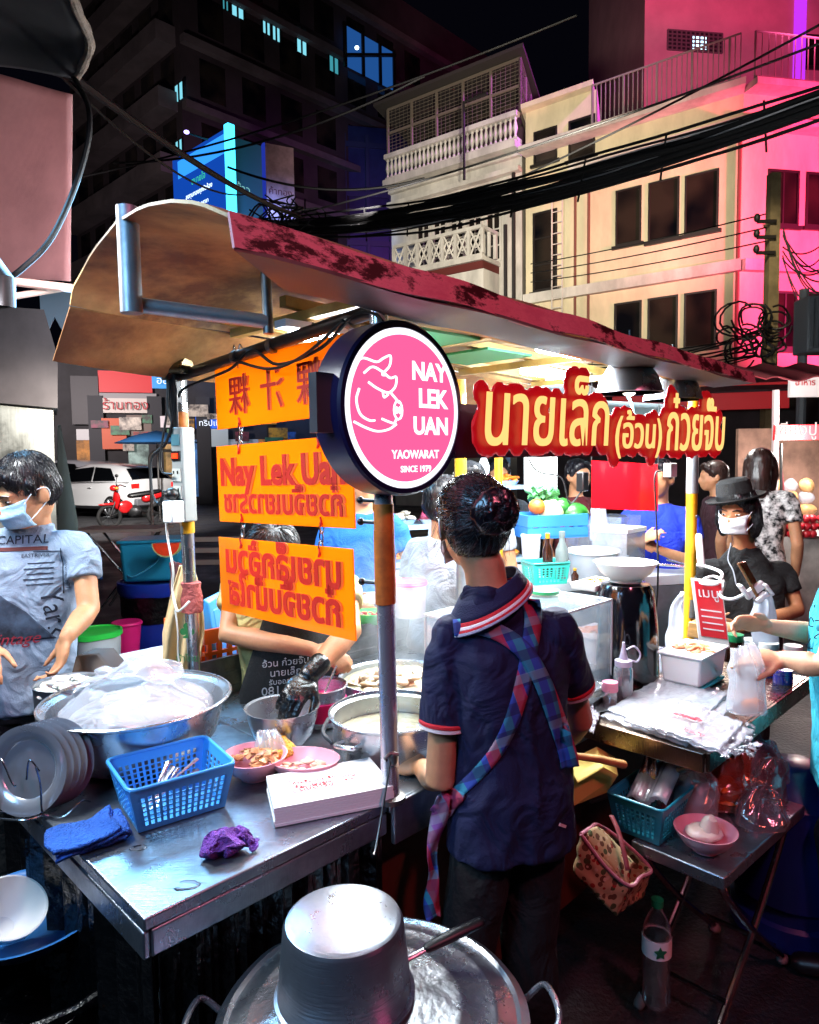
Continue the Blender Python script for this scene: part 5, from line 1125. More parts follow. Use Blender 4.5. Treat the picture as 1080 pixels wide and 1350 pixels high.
def hair(o, c, f, up=ZZ, s=1., mat=hairm, long=0., fringe=True, bun=False, back=1., vox=.006, low=0.):
    r, fw, u = head_axes(f, up); A = axes(r, fw, u); c = V3(c); mb = MB(); P = lambda x, y, z: c+(r*x+fw*y+u*z)*s
    mb.ell(P(0, -.022, .042), (.083*s, .092*s, .081*s), A, 24, 16); mb.ell(P(0, -.045, .0), (.078*s, .07*s, .075*s*back), A, 20, 14)
    if fringe: mb.ell(P(0, .055, .075), (.06*s, .03*s, .03*s), A, 16, 10); mb.ell(P(.04, .04, .06), (.035*s, .03*s, .035*s), A); mb.ell(P(-.04, .04, .06), (.035*s, .03*s, .035*s), A)
    for q in (-1, 1): mb.cap([P(q*.07, .015, .04), P(q*.073, .012, .005-low)], [.016*s, .008*s], 8)
    if long: 
        mb.cap([P(0, -.06, .0), P(0, -.075, -.08), P(0, -.07, -.08-long)], [.07*s, .07*s, .05*s], 16, .75, r)
        for q in (-1, 1): mb.cap([P(q*.07, -.02, .03), P(q*.078, -.015, -.06), P(q*.07, -.02, -.06-long*.7)], [.03*s, .03*s, .02*s], 12)
    if bun:
        b0 = P(.02, -.115, .035)
        mb.ell(b0, (.045*s, .038*s, .043*s), A, 16, 12)
        for kq in range(3): rr = (.042-.012*kq)*s; mb.tube([b0+(-fw)*(.018+.011*kq)*s+r*(rr*math.cos(t*.42))+u*(rr*math.sin(t*.42)) for t in range(15)], (.016-.003*kq)*s, 8, closed=True)
    for v in range(len(mb.v)):
        p = mb.v[v]; q = p-c; mb.v[v] = p+noise.noise_vector(V3((q.dot(r)*45, q.dot(fw)*18, q.dot(u)*14)))*.006*s
    me = remesh(mb, vox, BASE[o.name], 'hair', 2)
    NN = [v.normal.copy() for v in me.vertices]
    for v, nv in zip(me.vertices, NN):
        q = v.co+BASE[o.name]-c; ang = math.atan2(q.dot(r), -q.dot(fw)); v.co += nv*(.0022*noise.noise(V3((ang*16, q.dot(u)*12, q.length*20)))+.0014*noise.noise(V3((ang*45, q.dot(u)*16, 3))))
    h = link('hair', me, mat, None, o)
    crown = P(0, -.03, .12) if not bun else b0
    bvh = BVHTree.FromPolygons([tuple(v.co) for v in me.vertices], [tuple(p.vertices) for p in me.polygons]); org = BASE[o.name]; crown = crown-org
    st = MB(); ps = me.polygons; nn = 1500 if vox < .008 else 260; rs = random.Random(nn+len(ps))
    for _ in range(nn):
        q = ps[rs.randrange(len(ps))]; p = q.center.copy(); pts = []; w = V3((rs.uniform(-1, 1), rs.uniform(-1, 1), rs.uniform(-1, 1)))
        for k in range(6):
            h_, nv, _, _ = bvh.find_nearest(p); 
            d = (crown-p) if bun else ((p-crown)*1.2 - u*.09 + fw*(.03 if p.dot(fw) > crown.dot(fw) else 0))
            if nv is None: break
            if nv.dot(h_-(c-org)) < 0: nv = -nv
            d = d-nv*d.dot(nv); d = d.normalized() if d.length > 1e-5 else r; pts.append(h_+nv*(.0012+.0012*rs.random()+(.003*k*k/25 if rs.random() < .3 else 0))+org); p = h_+(d+w*.28).normalized()*.011*s
        if len(pts) > 3: st.tube(pts, [.0011, .0012, .0012, .001, .0008, .0004][:len(pts)], 3)
    part('hair_strands', st, mat, h, 180); return h
def mask(o, c, f, up=ZZ, s=1., mat=maskm, strap=True):
    r, fw, u = head_axes(f, up); c = V3(c); P = lambda x, y, z: c+(r*x+fw*y+u*z)*s
    def fn(a, b):
        x = (a-.5)*2; z = -.012-.078*b; y = .109-.055*x*x-.016*abs(b-.45)*2+.006*math.cos(b*15)*.3; zz = z+.01*x*x*(1-b*1.6)
        return P(x*.066*(1-.1*b), y, zz)
    m = part('face_mask', MB().sheet(fn, 20, 12, .003), mat, o, 180)
    if strap:
        for q in (-1, 1): part('ear_loop', MB().tube(curve([P(q*.064, .05, -.016), P(q*.078, .015, .012), P(q*.085, -.022, .012), P(q*.086, -.03, -.01), P(q*.08, -.018, -.03), P(q*.072, .02, -.055), P(q*.06, .052, -.075)]), .0018, 6), maskw, m)
    return m
def eyes(o, c, f, up=ZZ, s=1.):
    r, fw, u = head_axes(f, up); A = axes(r, fw, u); P = lambda x, y, z: V3(c)+(r*x+fw*y+u*z)*s
    for q in (-1, 1):
        e = part('eye', MB().ell(P(q*.031, .0765, .002), (.0115*s, .0075*s, .0036*s), A, 12, 8), eyew, o); part('iris', MB().ell(P(q*.031, .081, .001), (.0055*s, .0045*s, .0045*s), A, 10, 8), eyed, e)
        part('eyebrow', MB().cap([P(q*.014, .088, .02), P(q*.032, .087, .026), P(q*.05, .076, .021)], [.003*s, .0042*s, .0025*s], 8, .7), hairm, o)
def bvh_of(o):
    me = o.data; org = BASE[o.name]; return BVHTree.FromPolygons([tuple(v.co+org) for v in me.vertices], [tuple(p.vertices) for p in me.polygons])
def cast(bv, x, y, off=.004):
    h = bv.ray_cast(V3((0, 0, CAMH)), ray(x, y).normalized())
    return (h[0]-ray(x, y).normalized()*off, h[1]) if h[0] is not None else (None, None)
def ribbon(bv, px, w, dev=6, off=.004, t=.0025, d_fall=None):
    """cloth strip lying on a body surface: px = centre line in the photograph, w = width in pixels"""
    P = curve([(x, y, 0) for x, y in px], dev); rows = []; last = d_fall
    for i, p in enumerate(P):
        T = (P[min(i+1, len(P)-1)]-P[max(i-1, 0)]).normalized(); N = V3((-T.y, T.x, 0)); ww = w if not isinstance(w, (list, tuple)) else w[0]+(w[-1]-w[0])*i/(len(P)-1); row = []
        for k in range(5):
            q = p+N*ww*(k/4-.5); h, _ = cast(bv, q.x, q.y, off); 
            if h is not None: last = h.y
            row.append(h if h is not None else (pd(q.x, q.y, last) if last else None))
        rows.append(row)
    flat_ = [c for r_ in rows for c in r_ if c is not None]
    fb = flat_[0]
    rows = [[c or fb for c in r_] for r_ in rows]; n = len(rows)-1
    return MB().sheet(lambda a, b: rows[min(int(round(a*n)), n)][min(int(round(b*4)), 4)], n, 4, t)
def project_text(o_shirt, parent, name, body, c, ex, ey, size, mat, fit=None, off=.003, **kw):
    """print lettering onto a shirt: drop every vertex onto the cloth along the print's own normal"""
    bv = bvh_of(o_shirt); ez = V3(ex).cross(V3(ey)).normalized()
    t = text(name, body, V3(c)+ez*.25, ex, ey, size, mat, parent, fit=fit, extrude=0, **kw); org = BASE[parent.name]
    for v in t.data.vertices:
        h = bv.ray_cast(v.co+org, -ez); 
        if h[0] is not None: v.co = h[0]+ez*off-org
    return t
def project_poly(o_shirt, parent, name, c, ex, ey, x0, x1, y0, y1, mat, off=.002, n=16, shape=None, t=.0008):
    bv = bvh_of(o_shirt); ez = V3(ex).cross(V3(ey)).normalized()
    def fn(a, b):
        x, y = x0+(x1-x0)*a, y0+(y1-y0)*b
        if shape: x, y = shape(a, b)
        p = V3(c)+V3(ex)*x+V3(ey)*y+ez*.25; h = bv.ray_cast(p, -ez); return (h[0] if h[0] is not None else p-ez*.25)+ez*off
    return part(name, MB().sheet(fn, n, n, t), mat, parent, 180)

# ---------------- the woman at the cart, from behind
b = V3((.205, 1.60, 0)); f = V3((-.36, .93, 0)).normalized(); r = f.cross(ZZ); LP = lambda x, y, z: b+r*x+f*y+ZZ*z
J, *_ = stand(b, f, 1.55)
J.update(head=pd(622, 692, 1.655), neck=pd(645, 775, 1.62), sl=pd(592, 842, 1.60), sr=pd(738, 832, 1.66), hip=pd(674, 1040, 1.62))
J.update(el=pd(580, 1030, 1.58), wl=pd(556, 1012, 1.73), er=pd(764, 950, 1.76), wr=pd(735, 985, 1.95))
J.update(kl=LP(-.085, .02, .42), kr=LP(.085, .02, .42), al=LP(-.09, 0, .08), ar=LP(.09, 0, .08))
navy = M('navy_pique', '#06103c', .85, bump=.25, bs=420, var=.15, vs=10, fold=9)
dk_trs = M('black_trousers', '#040406', .92, bump=.2, bs=120, fold=8)
wom = person(b, f, 'woman in navy polo and plaid apron seen from behind at the cart', J, .97, SK1, navy, .13, .6, None, dk_trs, .006, hf=V3((-.18, 1, -.05)), hands={'l': dict(d=V3((-.8, .5, .05)), pn=V3((.2, .5, -.8)), side=-1, curl=(.3, .25, .3, .35, .4), spread=.25), 'r': dict(d=V3((-.7, .7, -.1)), pn=-ZZ, side=1)}, W=(.152, .128, .15), D=(.095, .092, .105), wr_amp=.007)
shirt_w = [c for c in wom.children if c.name.startswith('shirt')][0]; HF = V3((-.18, 1, -.05))
hair(wom, J['head'], HF, s=.98, bun=True, fringe=True, back=1.05, mat=M('glossy_hair', '#0b0912', .27, spec=.8))
mb = MB(); random.seed(2); hr_, hf_, hu_ = head_axes(HF)
for i in range(46):
    a = rnd(-2.2, 2.2); st_ = J['head']+hr_*(.08*math.sin(a))-hf_*(.085*math.cos(a)+.02)+hu_*rnd(-.04, .09); d = (st_-J['head']).normalized()
    mb.tube(curve([st_-d*.012, st_+d*.004-hu_*.015, st_+d*.012-hu_*rnd(.02, .05)+hr_*rnd(-.01, .01)], 4), .0006, 4)
part('stray_hair', mb, hairm, wom)
mask(wom, J['head'], HF, s=.98, mat=maskw)
# polo collar with striped edge
nk = J['neck']; cup = (V3((-.22, .1, 1))).normalized(); cA = frame_z(cup); stripes = [('#10163f', 0, .62), ('#c01f2c', .62, .74), ('#e6dede', .74, .84), ('#c01f2c', .84, .92), ('#8a90a8', .92, 1.)]
def collar(a, q):
    t = a*2*math.pi*.86+math.pi*.5+.44; rr = .058+.034*q+.004*math.sin(a*9); z = .004-.06*q
    p = V3((math.cos(t)*1.12, math.sin(t), 0)); loc = r*(p.x*rr)+f*(p.y*rr); return nk+loc+ZZ*(z+.5*loc.dot(r)+.006)
cl = None
for i, (h, q0, q1) in enumerate(stripes):
    o_ = part('collar' if i == 0 else 'collar_stripe', MB().sheet(lambda a, c_: collar(a, q0+(q1-q0)*c_), 44, 4, .004+.0004*i), M('cloth_'+h[1:], h, .85, bump=.3, bs=300), wom if cl is None else cl, 180); cl = cl or o_
for s in 'lr':
    q = lerp(J['s'+s], J['e'+s], .6); d = (J['e'+s]-J['s'+s]).normalized(); A_ = frame_z(d)
    part('cuff_stripe', MB().lathe([(.0555, -.012), (.0580, -.010), (.0580, -.004), (.0555, -.003)], q, 30, A_), M('cloth_c01f2c', '#c01f2c'), shirt_w); part('cuff_edge', MB().lathe([(.0545, -.002), (.0575, -.002), (.0575, .005), (.0545, .006)], q, 30, A_), M('cloth_e6dede', '#e6dede', .85), shirt_w)
# plaid straps
pl = bpy.data.materials.new('plaid_cloth'); pl.use_nodes = True; n_t = pl.node_tree; bs_d = n_t.nodes['Principled BSDF']; bs_d.inputs['Roughness'].default_value = .85
tc = node(n_t, 'ShaderNodeTexCoord'); 
prev = node(n_t, 'ShaderNodeRGB'); prev.outputs[0].default_value = (*hexc('#2c48a0'), 1); prev = prev.outputs[0]
for i, (ax, sc_x, h, fc, thr) in enumerate((((.9, .35, .3), 70, '#2f8f9c', .75, .5), ((-.3, .4, .9), 60, '#1c2554', .7, .55), ((.9, .35, .3), 31, '#b02a40', .8, .82), ((-.3, .4, .9), 27, '#7fa8b8', .45, .93), ((.1, .1, 1), 5.2, '#a8334a', .35, .85))):
    dp_ = node(n_t, 'ShaderNodeVectorMath', operation='DOT_PRODUCT'); dp_.inputs[1].default_value = ax; n_t.links.new(tc.outputs['Object'], dp_.inputs[0])
    m1 = node(n_t, 'ShaderNodeMath', operation='MULTIPLY'); m1.inputs[1].default_value = sc_x*2; n_t.links.new(dp_.outputs['Value'], m1.inputs[0]); m2_ = node(n_t, 'ShaderNodeMath', operation='SINE'); n_t.links.new(m1.outputs[0], m2_.inputs[0])
    m3 = node(n_t, 'ShaderNodeMath', operation='GREATER_THAN'); m3.inputs[1].default_value = thr*2-1; n_t.links.new(m2_.outputs[0], m3.inputs[0]); m4_ = node(n_t, 'ShaderNodeMath', operation='MULTIPLY'); m4_.inputs[1].default_value = fc; n_t.links.new(m3.outputs[0], m4_.inputs[0])
    mx_ = node(n_t, 'ShaderNodeMix', data_type='RGBA'); n_t.links.new(m4_.outputs[0], mx_.inputs[0]); n_t.links.new(prev, mx_.inputs[6]); mx_.inputs[7].default_value = (*hexc(h), 1); prev = mx_.outputs[2]
n_t.links.new(prev, bs_d.inputs['Base Color'])
bvw = bvh_of(shirt_w)
ap = part('apron_strap', ribbon(bvw, [(598, 828), (630, 826), (665, 838), (694, 862), (716, 900), (733, 945), (748, 990), (752, 1012)], [22, 24], off=.006), pl, wom, 180)
part('apron_strap', ribbon(bvw, [(699, 788), (703, 815), (699, 850), (691, 895), (676, 948), (655, 990), (628, 1022), (600, 1048)], [24, 16], off=.0035), pl, wom, 180)
tail = [(585, 1050), (578, 1085), (570, 1120), (572, 1155), (569, 1190), (572, 1212)]
mb = MB(); TP = curve([pd(x, y, 1.56+.01*math.sin(i*2)) for i, (x, y) in enumerate(tail)], 6); n = len(TP)-1
mb.sheet(lambda a, q: TP[int(round(a*n))]+V3((.028*(q-.5)*(1+.3*math.sin(a*9)), .012*math.sin(a*11+q*4), .0)), n, 5, .003); part('apron_tail', mb, pl, wom, 180)
mb = ribbon(bvw, [(600, 1040), (592, 1056), (578, 1075)], [30, 26], off=.012); part('apron_knot', mb.rough(.006, 60), pl, wom, 180)
part('shirt_label', ribbon(bvw, [(738, 1087), (746, 1090)], 4, off=.003), M('cloth_e6dede', '#e6dede'), shirt_w)

# ---------------- the man in the grey T-shirt
b = pd(28, 700, 2.3); b.z = 0; f = V3((.12, -1, 0)).normalized(); r = f.cross(ZZ)
J, _, _, LP = stand(b, f, 1.66)
HF = V3((-.55, -.9, -.42)); HUP = V3((-.1, -.3, 1))
J.update(head=pd(32, 648, 2.27), neck=pd(46, 694, 2.33), sl=pd(108, 722, 2.34), sr=pd(-62, 732, 2.34), el=pd(117, 803, 2.28), wl=pd(88, 840, 2.14), er=pd(-70, 820, 2.25), wr=pd(-20, 850, 2.05), hip=pd(30, 900, 2.34))
gtee = M('grey_tee', '#8292a8', .9, bump=.3, bs=300, var=.14, vs=8, fold=8)
man = person(b, f, 'man in printed grey T-shirt and blue face mask behind the table', J, 1.0, SK1, gtee, .08, .5, None, dk_trs, .0075, hf=HF, hup=HUP, hands={'l': dict(d=V3((-.15, -.25, -.9)), pn=V3((-.6, -.5, .1)), side=1, curl=(.5, .5, .55, .55, .6)), 'r': dict(d=V3((.4, -.6, -.3)), pn=-ZZ, side=1)}, W=(.19, .17, .17), D=(.115, .11, .11), seed=5)
hair(man, J['head'], HF, HUP, 1.02, fringe=True); mask(man, J['head'], HF, HUP, 1.); eyes(man, J['head'], HF, HUP)
shm = [c for c in man.children if c.name.startswith('shirt')][0]
ink = M('navy_print', '#141a2c', .85); ink2 = M('brown_print', '#5a2a28', .85); ink3 = M('slate_print', '#3a4a60', .9, var=.7, vs=14, col2='#0c1220'); ink4 = M('red_script', '#8a2030', .85)
ex, ey = V3((1, .12, 0)).normalized(), ZZ
pc = lambda x, y: pd(x, y, 2.2)
project_text(shm, man, 'print_lettering', 'CAPITAL', pc(18, 720), ex, ey, .05, ink, fit=.15)
project_poly(shm, man, 'print_bar', pc(18, 727), ex, ey, -.08, .075, -.006, .006, ink2)
project_text(shm, man, 'print_lettering', 'EASTRIVER', pc(36, 738), ex, ey, .02, ink, fit=.08)
for i in range(5): project_poly(shm, man, 'print_line', pc(40, 746+i*7), ex, ey, -.03-.01*(i % 2), .045, -.0014, .0014, ink)
project_poly(shm, man, 'print_frame', pc(69, 760), ex, ey, -.0012, .0012, -.07, .08, ink); project_poly(shm, man, 'print_frame', pc(45, 731), ex, ey, -.03, .058, -.0012, .0012, ink)
project_poly(shm, man, 'print_picture', pc(18, 800), ex, ey, 0, 1, 0, 1, ink3, shape=lambda a, q: (-.09+.19*a*(1-.25*q)-.03*q, -.12+.21*q*(1-.55*a)))
project_text(shm, man, 'print_lettering', 'VINTAGE DEPT', pc(72, 765), -ZZ, ex, .03, ink, fit=.09)
project_text(shm, man, 'print_lettering', 'Yark', pc(50, 815), (ex*.12-ZZ).normalized(), (ex+ZZ*.12).normalized(), .07, ink, fit=.16)
project_text(shm, man, 'print_lettering', 'Vintage', pc(14, 853), ex, ey, .05, ink4, fit=.15, shear=.4)
part('spoon', MB().tube([J['wl']+V3((-.01, -.03, -.10)), J['wl']+V3((-.02, -.05, -.17))], .006, 8), bright, man) if False else None

# ---------------- the cook leaning over behind the orange signs
b = pd(375, 800, 2.5); b.z = 0; f = V3((.35, -1, 0)).normalized(); r = f.cross(ZZ)
J, *_ = stand(b, f, 1.66)
HF = V3((.1, -.7, -.8)); HUP = V3((.2, -.75, .7))
J.update(head=pd(358, 738, 2.2), neck=pd(395, 742, 2.38), sl=pd(455, 765, 2.36), sr=pd(312, 770, 2.40), el=pd(462, 832, 2.14), wl=pd(408, 890, 1.99), er=pd(300, 836, 2.3), wr=pd(412, 856, 2.22), hip=pd(385, 930, 2.5))
cr_t = M('cream_tee', '#c8b878', .9, bump=.3, bs=300, fold=9)
cook = person(b, f, 'cook in cream T-shirt and black apron leaning behind the orange signs', J, 1.0, SK1, cr_t, .05, .5, None, dk_trs, .0075, hf=HF, hup=HUP, hands={'l': dict(d=V3((-.45, -.75, -.5)), pn=V3((-.3, .3, -.9)), side=1, curl=(.6, .7, .75, .8, .85)), 'r': dict(d=V3((.9, -.3, -.25)), pn=V3((.1, .5, -.8)), side=1, curl=(.5, .6, .7, .8, .8))}, W=(.19, .17, .17), D=(.115, .11, .11), seed=9)
hair(cook, J['head'], HF, HUP, 1.02)
mask(cook, J['head'], HF, HUP, 1., maskw)
gm = remesh(hand_mb(J['wl'], V3((-.45, -.75, -.5)), V3((-.3, .3, -.9)), 1.07, (.6, .7, .75, .8, .85), 1).cap([J['wl']-(J['wl']-J['el']).normalized()*.05, J['wl']], [.034, .031], 12), .005, b, 'glove', 2)
wrinkle(gm, .0004, 30); link('glove', gm, M('black_nitrile', '#08080a', .25, bump=.25, bs=50, spec=.5), None, cook)
shc = [c for c in cook.children if c.name.startswith('shirt')][0]; bvc = bvh_of(shc)
ctr = (J['sl']+J['sr'])/2+f*.135
apm = M('black_apron', '#09090b', .8, bump=.3, bs=150)
hp = J['hip']
def apronf(a, q):
    x = (a-.5)*2; w_ = .10+.09*min(1, q*2.4); top = (J['sl']+J['sr'])/2-ZZ*.08; bot = hp-ZZ*.25; c_ = lerp(top, bot, q)
    return c_+r*(x*w_)+f*(.14-.05*x*x)
apo = part('apron', MB().sheet(apronf, 20, 24, .004), apm, cook, 180)
wi = M('white_print', '#dcdcdc', .8)
ax_ = -r; ac_ = lambda q, x=0.: apronf(.5, q)+f*.004+ax_*x
up_a = (apronf(.5, .3)-apronf(.5, .5)).normalized()
for s_, q, sz, ft_ in (('อ้วน ก๋วยจั๊บ', .27, .04, .15), ('นายเล็ก', .325, .03, .1), ('รับออกงาน', .37, .026, .11), ('081 8592', .425, .036, .16)): text('print_lettering', s_, ac_(q, -.045), ax_, up_a, sz, wi, apo, fit=ft_)
part('apron_strap', MB().sheet(lambda a, q: lerp(apronf(.8, 0), J['neck']+f*.0+ZZ*.03-r*.06, a)+ax_*(.02*(q-.5))+f*(.03*math.sin(a*3.1)), 10, 2, .004), apm, cook, 180)
part('apron_strap', MB().sheet(lambda a, q: lerp(apronf(.2, 0), J['neck']+f*.0+ZZ*.03+r*.06, a)+ax_*(.02*(q-.5))+f*(.03*math.sin(a*3.1)), 10, 2, .004), apm, cook, 180)

# ---------------- woman with the black hat
b = pd(975, 700, 3.35); b.z = 0; f = V3((-.45, -.9, 0)).normalized(); r = f.cross(ZZ)
J, *_ = stand(b, f, 1.58)
HF = V3((-.72, -.7, -.12))
J.update(head=pd(972, 675, 3.3), neck=pd(982, 722, 3.36), sl=pd(1036, 755, 3.36), sr=pd(925, 752, 3.42), el=pd(1052, 805, 3.3), wl=pd(975, 830, 3.1), er=pd(905, 815, 3.3), wr=pd(940, 825, 3.05), hip=pd(980, 890, 3.38))
hat = person(b, f, 'woman in black T-shirt, black felt hat and white mask behind the cart', J, .97, SK3, black_cloth, .05, .5, None, dk_trs, .009, hf=HF, W=(.175, .16, .17), seed=11)
hair(hat, J['head'], HF, s=1., long=.06); mask(hat, J['head'], HF, mat=maskw); eyes(hat, J['head'], HF)
hr_, hf_, hu_ = head_axes(HF, V3((-.1, .1, 1))); HA = axes(hr_, hf_, hu_); hc = J['head']+hu_*.055-hf_*.01
hm = M('black_felt', '#0c0c0e', .85, bump=.4, bs=200)
ht = part('hat', MB().lathe([(.082, 0), (.13, .004), (.142, .014), (.14, .018), (.128, .01), (.088, .008), (.085, .05), (.078, .09), (.06, .102), (.03, .092), (.0005, .09)], hc, 44, HA, sx=.92, sy=1.1), hm, hat)
part('hat_band', MB().lathe([(.0885, .01), (.0895, .011), (.088, .034), (.087, .034)], hc, 44, HA, sx=.925, sy=1.105), M('black_ribbon', '#050505', .4), ht)
bkp = hc+hf_*.02-hr_*.084+hu_*.022
part('buckle', MB().tube([bkp+hf_*.014+hu_*.01, bkp-hf_*.014+hu_*.01, bkp-hf_*.014-hu_*.01, bkp+hf_*.014-hu_*.01], .002, 6, closed=True), hook_s, ht)
part('necklace_cord', MB().tube(curve([J['neck']+r*.06+ZZ*.02, J['neck']+r*.07+f*.06-ZZ*.05, J['neck']+r*.045+f*.1-ZZ*.1, J['neck']+r*.03+f*.125-ZZ*.16]), .003, 6), M('grey_cord', '#8a8f98', .6), hat)
# ---------------- person entering on the edge with teal shirt
b = pd(1118, 900, 2.1); b.z = 0; f = V3((-.9, .4, 0)).normalized(); r = f.cross(ZZ)
J, *_ = stand(b, f, 1.58)
J.update(head=pd(1140, 640, 2.15), neck=pd(1140, 720, 2.15), sl=pd(1118, 800, 1.95), sr=pd(1112, 795, 2.3), el=pd(1090, 880, 1.90), wl=pd(1032, 868, 2.02), er=pd(1090, 838, 2.24), wr=pd(1012, 826, 2.2), hip=pd(1128, 1010, 2.1))
teal_t = M('teal_tee', '#2fa8c0', .9, bump=.3, bs=260, var=.1, fold=9)
cust = person(b, f, 'person in teal printed T-shirt reaching over the tray with both hands', J, .97, SK2, teal_t, .05, .45, None, dk_trs, .006, hands={'l': dict(d=V3((-1, .05, .03)), pn=V3((.2, .4, -.8)), side=1, curl=(.5, .12, .75, .85, .9)), 'r': dict(d=V3((-1, -.1, .22)), pn=V3((-.2, -.75, -.55)), side=1, curl=(.45, .35, .45, .55, .6), spread=.2)}, seed=17)
hair(cust, J['head'], f, s=1.)
shc = [c for c in cust.children if c.name.startswith('shirt')][0]; bvt = bvh_of(shc)
mb = MB(); random.seed(5)
for i in range(9):
    x, y = rnd(1062, 1082), 800+i*9; p, _ = cast(bvt, x, y, .003)
    if p is not None:
        q = [p+V3((rnd(-.02, .02), rnd(-.003, .0), rnd(-.02, .02))) for _ in range(4)]; mb.tube(curve(q, 4), .0016, 5)
if mb.v: part('print_linework_pattern', mb, ink, cust)
project_text(shc, cust, 'print_lettering', 'HOPE', pd(1080, 908, 1.85), V3((1, 0, 0)), ZZ, .05, ink, fit=.13)
# ---------------- people further back
def bystander(x, ytop, d, f, label, shirt, hairmat=hairm, skin=SK1, h=1.6, long=0., mk=None, pose=None, hf=None, W=(.165, .15, .165), pm=dk_trs, vox=.011):
    top = pd(x, ytop, d); b = V3((top.x, top.y, 0)); J, r, f_, P = stand(b, f, h); dz = top.z-h
    if pose: J.update(pose(P))
    o = person(b, f_, label, J, h/1.6, skin, shirt, .06, .5, None, pm, vox, hf=hf, W=W, seed=x)
    hair(o, J['head'], hf or f_, s=1.0, mat=hairmat, long=long, vox=.009)
    if mk is not None: mask(o, J['head'], hf or f_, mat=mk)
    return o
def blue_m(n, c): return M(n, c, .9, bump=.3, bs=200, fold=8)
bystander(870, 618, 4.1, (-.5, -.8, 0), 'seller in royal blue shirt behind the red banner holding a phone', blue_m('royal_tee', '#1430b8'), h=1.58, pose=lambda P: dict(wr=P(.02, .3, 1.15), er=P(.24, .1, 1.02), wl=P(-.05, .26, 1.1), el=P(-.24, .08, 1.0)))
bystander(1003, 598, 4.6, (.5, .85, 0), 'long haired woman in black and white floral dress, back turned', M('floral_dress', '#d8d4d0', .9, col2='#0c0c10', vs=26, detail=2.), hair_b, h=1.64, long=.16, W=(.16, .14, .17), pm=M('floral_dress', '#d8d4d0'))
bystander(945, 625, 5.2, (-.9, .1, 0), 'brown haired passer-by in dark top turned sideways', blue_m('plum_top', '#3a1a24'), hair_b, h=1.55)
bystander(478, 640, 3.5, (.2, -1, 0), 'helper in blue shirt behind the orange signs and front post', blue_m('mid_blue_tee', '#1f62b8'), h=1.6, pose=lambda P: dict(wr=P(.1, .3, .95), wl=P(-.2, .25, .95), el=P(-.24, .05, 1.02)))
bystander(620, 618, 3.7, (-.2, -1, 0), 'dark haired vendor with white mask beyond the woman in navy', blue_m('white_tee', '#9a9ea6'), h=1.58, mk=maskw)
bystander(583, 655, 2.95, (.6, .6, 0), 'person in white T-shirt half hidden by the woman in navy', blue_m('white_tee', '#c8ccd0'), h=1.52)
bystander(655, 598, 4.6, (.1, -1, 0), 'vendor with mask looking out under the round lightbox', blue_m('grey_top', '#5a6068'), h=1.6, mk=maskw)
bystander(760, 612, 4.9, (.4, -1, 0), 'short dark haired person behind the melon crate', blue_m('maroon_top', '#5a1c22'), h=1.58)
# ================================================================== FRONT SHELF, FOLDING TABLE (beside the woman)
sh_ = thing('fold_shelf', L(.77, -.42, .8), 'stainless fold-out shelf with raised lip carrying bags and a white tub', 'shelf')
su0, su1, sv0, sv1 = .765, 1.66, -.425, -.022
mb = MB(); mb.cbox(su0, su1, sv0, sv1, .782, .8); mb.cbox(su0-.012, su0-.0005, sv0, sv1, .745, .801); mb.cbox(su0, su1, sv0-.012, sv0-.0005, .745, .801)
part('shelf_top', mb, STEEL('shelf_steel', '#a08c7c', .24, var=.2), sh_, bevel=.003)
mb = MB(); mb.cbox(su0-.02, 1.3, sv1-.004, sv1+.008, .801, .845); part('raised_lip', mb, steel_d, sh_)
for u in (.85, 1.6): part('brace', MB().tube([L(u, -.4, .745), L(u, -.03, .5)], .01, 8), steel_d, sh_)
# flat packs of bags
fp_ = thing('bag_packs', pz(880, 950, .803), 'flat packs of clear plastic bags with red print lying on the steel shelf', 'plastic bags')
packf = FILM('bag_stack', '#dfe4ee', .22, .3, .18, .4, 22)
def patch(px, z, seed, amp=.006):
    q = [pz(x, y, z) for x, y in px]
    return lambda a, b: lerp(lerp(q[0], q[1], a), lerp(q[3], q[2], a), b)+ZZ*(abs(noise.noise(V3((a*7, b*7, seed))))*amp+abs(noise.noise(V3((a*19, b*19, seed))))*amp*.6)
for i, (px, z) in enumerate((([(790, 946), (905, 985), (985, 920), (880, 893)], .803), ([(800, 938), (900, 972), (960, 918), (868, 895)], .811), ([(822, 952), (958, 1000), (995, 965), (905, 925)], .818), ([(850, 958), (950, 992), (980, 955), (915, 930)], .828))):
    part('bag_layer', MB().sheet(patch(px, z, i*3.1, .012), 40, 30, .004).rough(.002, 90), packf, fp_, 180)
rp2 = M('red_bag_print', '#d83048', .5)
bx_ = (pz(905, 985, .84)-pz(790, 946, .84)).normalized(); by_ = ZZ.cross(bx_)
text('red_print', 'นายเล็ก', pz(905, 946, .8435), bx_, by_, .06, rp2, fp_, fit=.085, shear=.3, offset=.002); text('red_print', 'ก๋วยจั๊บ', pz(910, 966, .8435), bx_, by_, .03, M('pale_red_print', '#e06a7c', .5), fp_, fit=.07)
mb = MB(); random.seed(6)
for i in range(34):
    p = pz(rnd(955, 992), rnd(955, 1000), .82); q = V3((rnd(-.02, .03), rnd(-.03, .02), rnd(-.008, .014))); mb.sheet(lambda a, b: p+q*a+V3((.01*b, .012*b, 0))+noise.noise_vector(V3((a*3+i, b*3, 0)))*.012, 4, 3, .0012)
part('frayed_edge', mb, packf, fp_, 180)
tw_ = pz(770, 948, .803); solo('grey_rag', MB().sheet(patch([(752, 952), (782, 968), (792, 945), (768, 935)], .806, 9, .03), 20, 16, .004).rough(.006, 40), M('grey_rag_cloth', '#a8a8b4', .95, bump=.8, bs=160), 'crumpled pale grey rag at the corner of the steel shelf', 'cloth', ang=180)
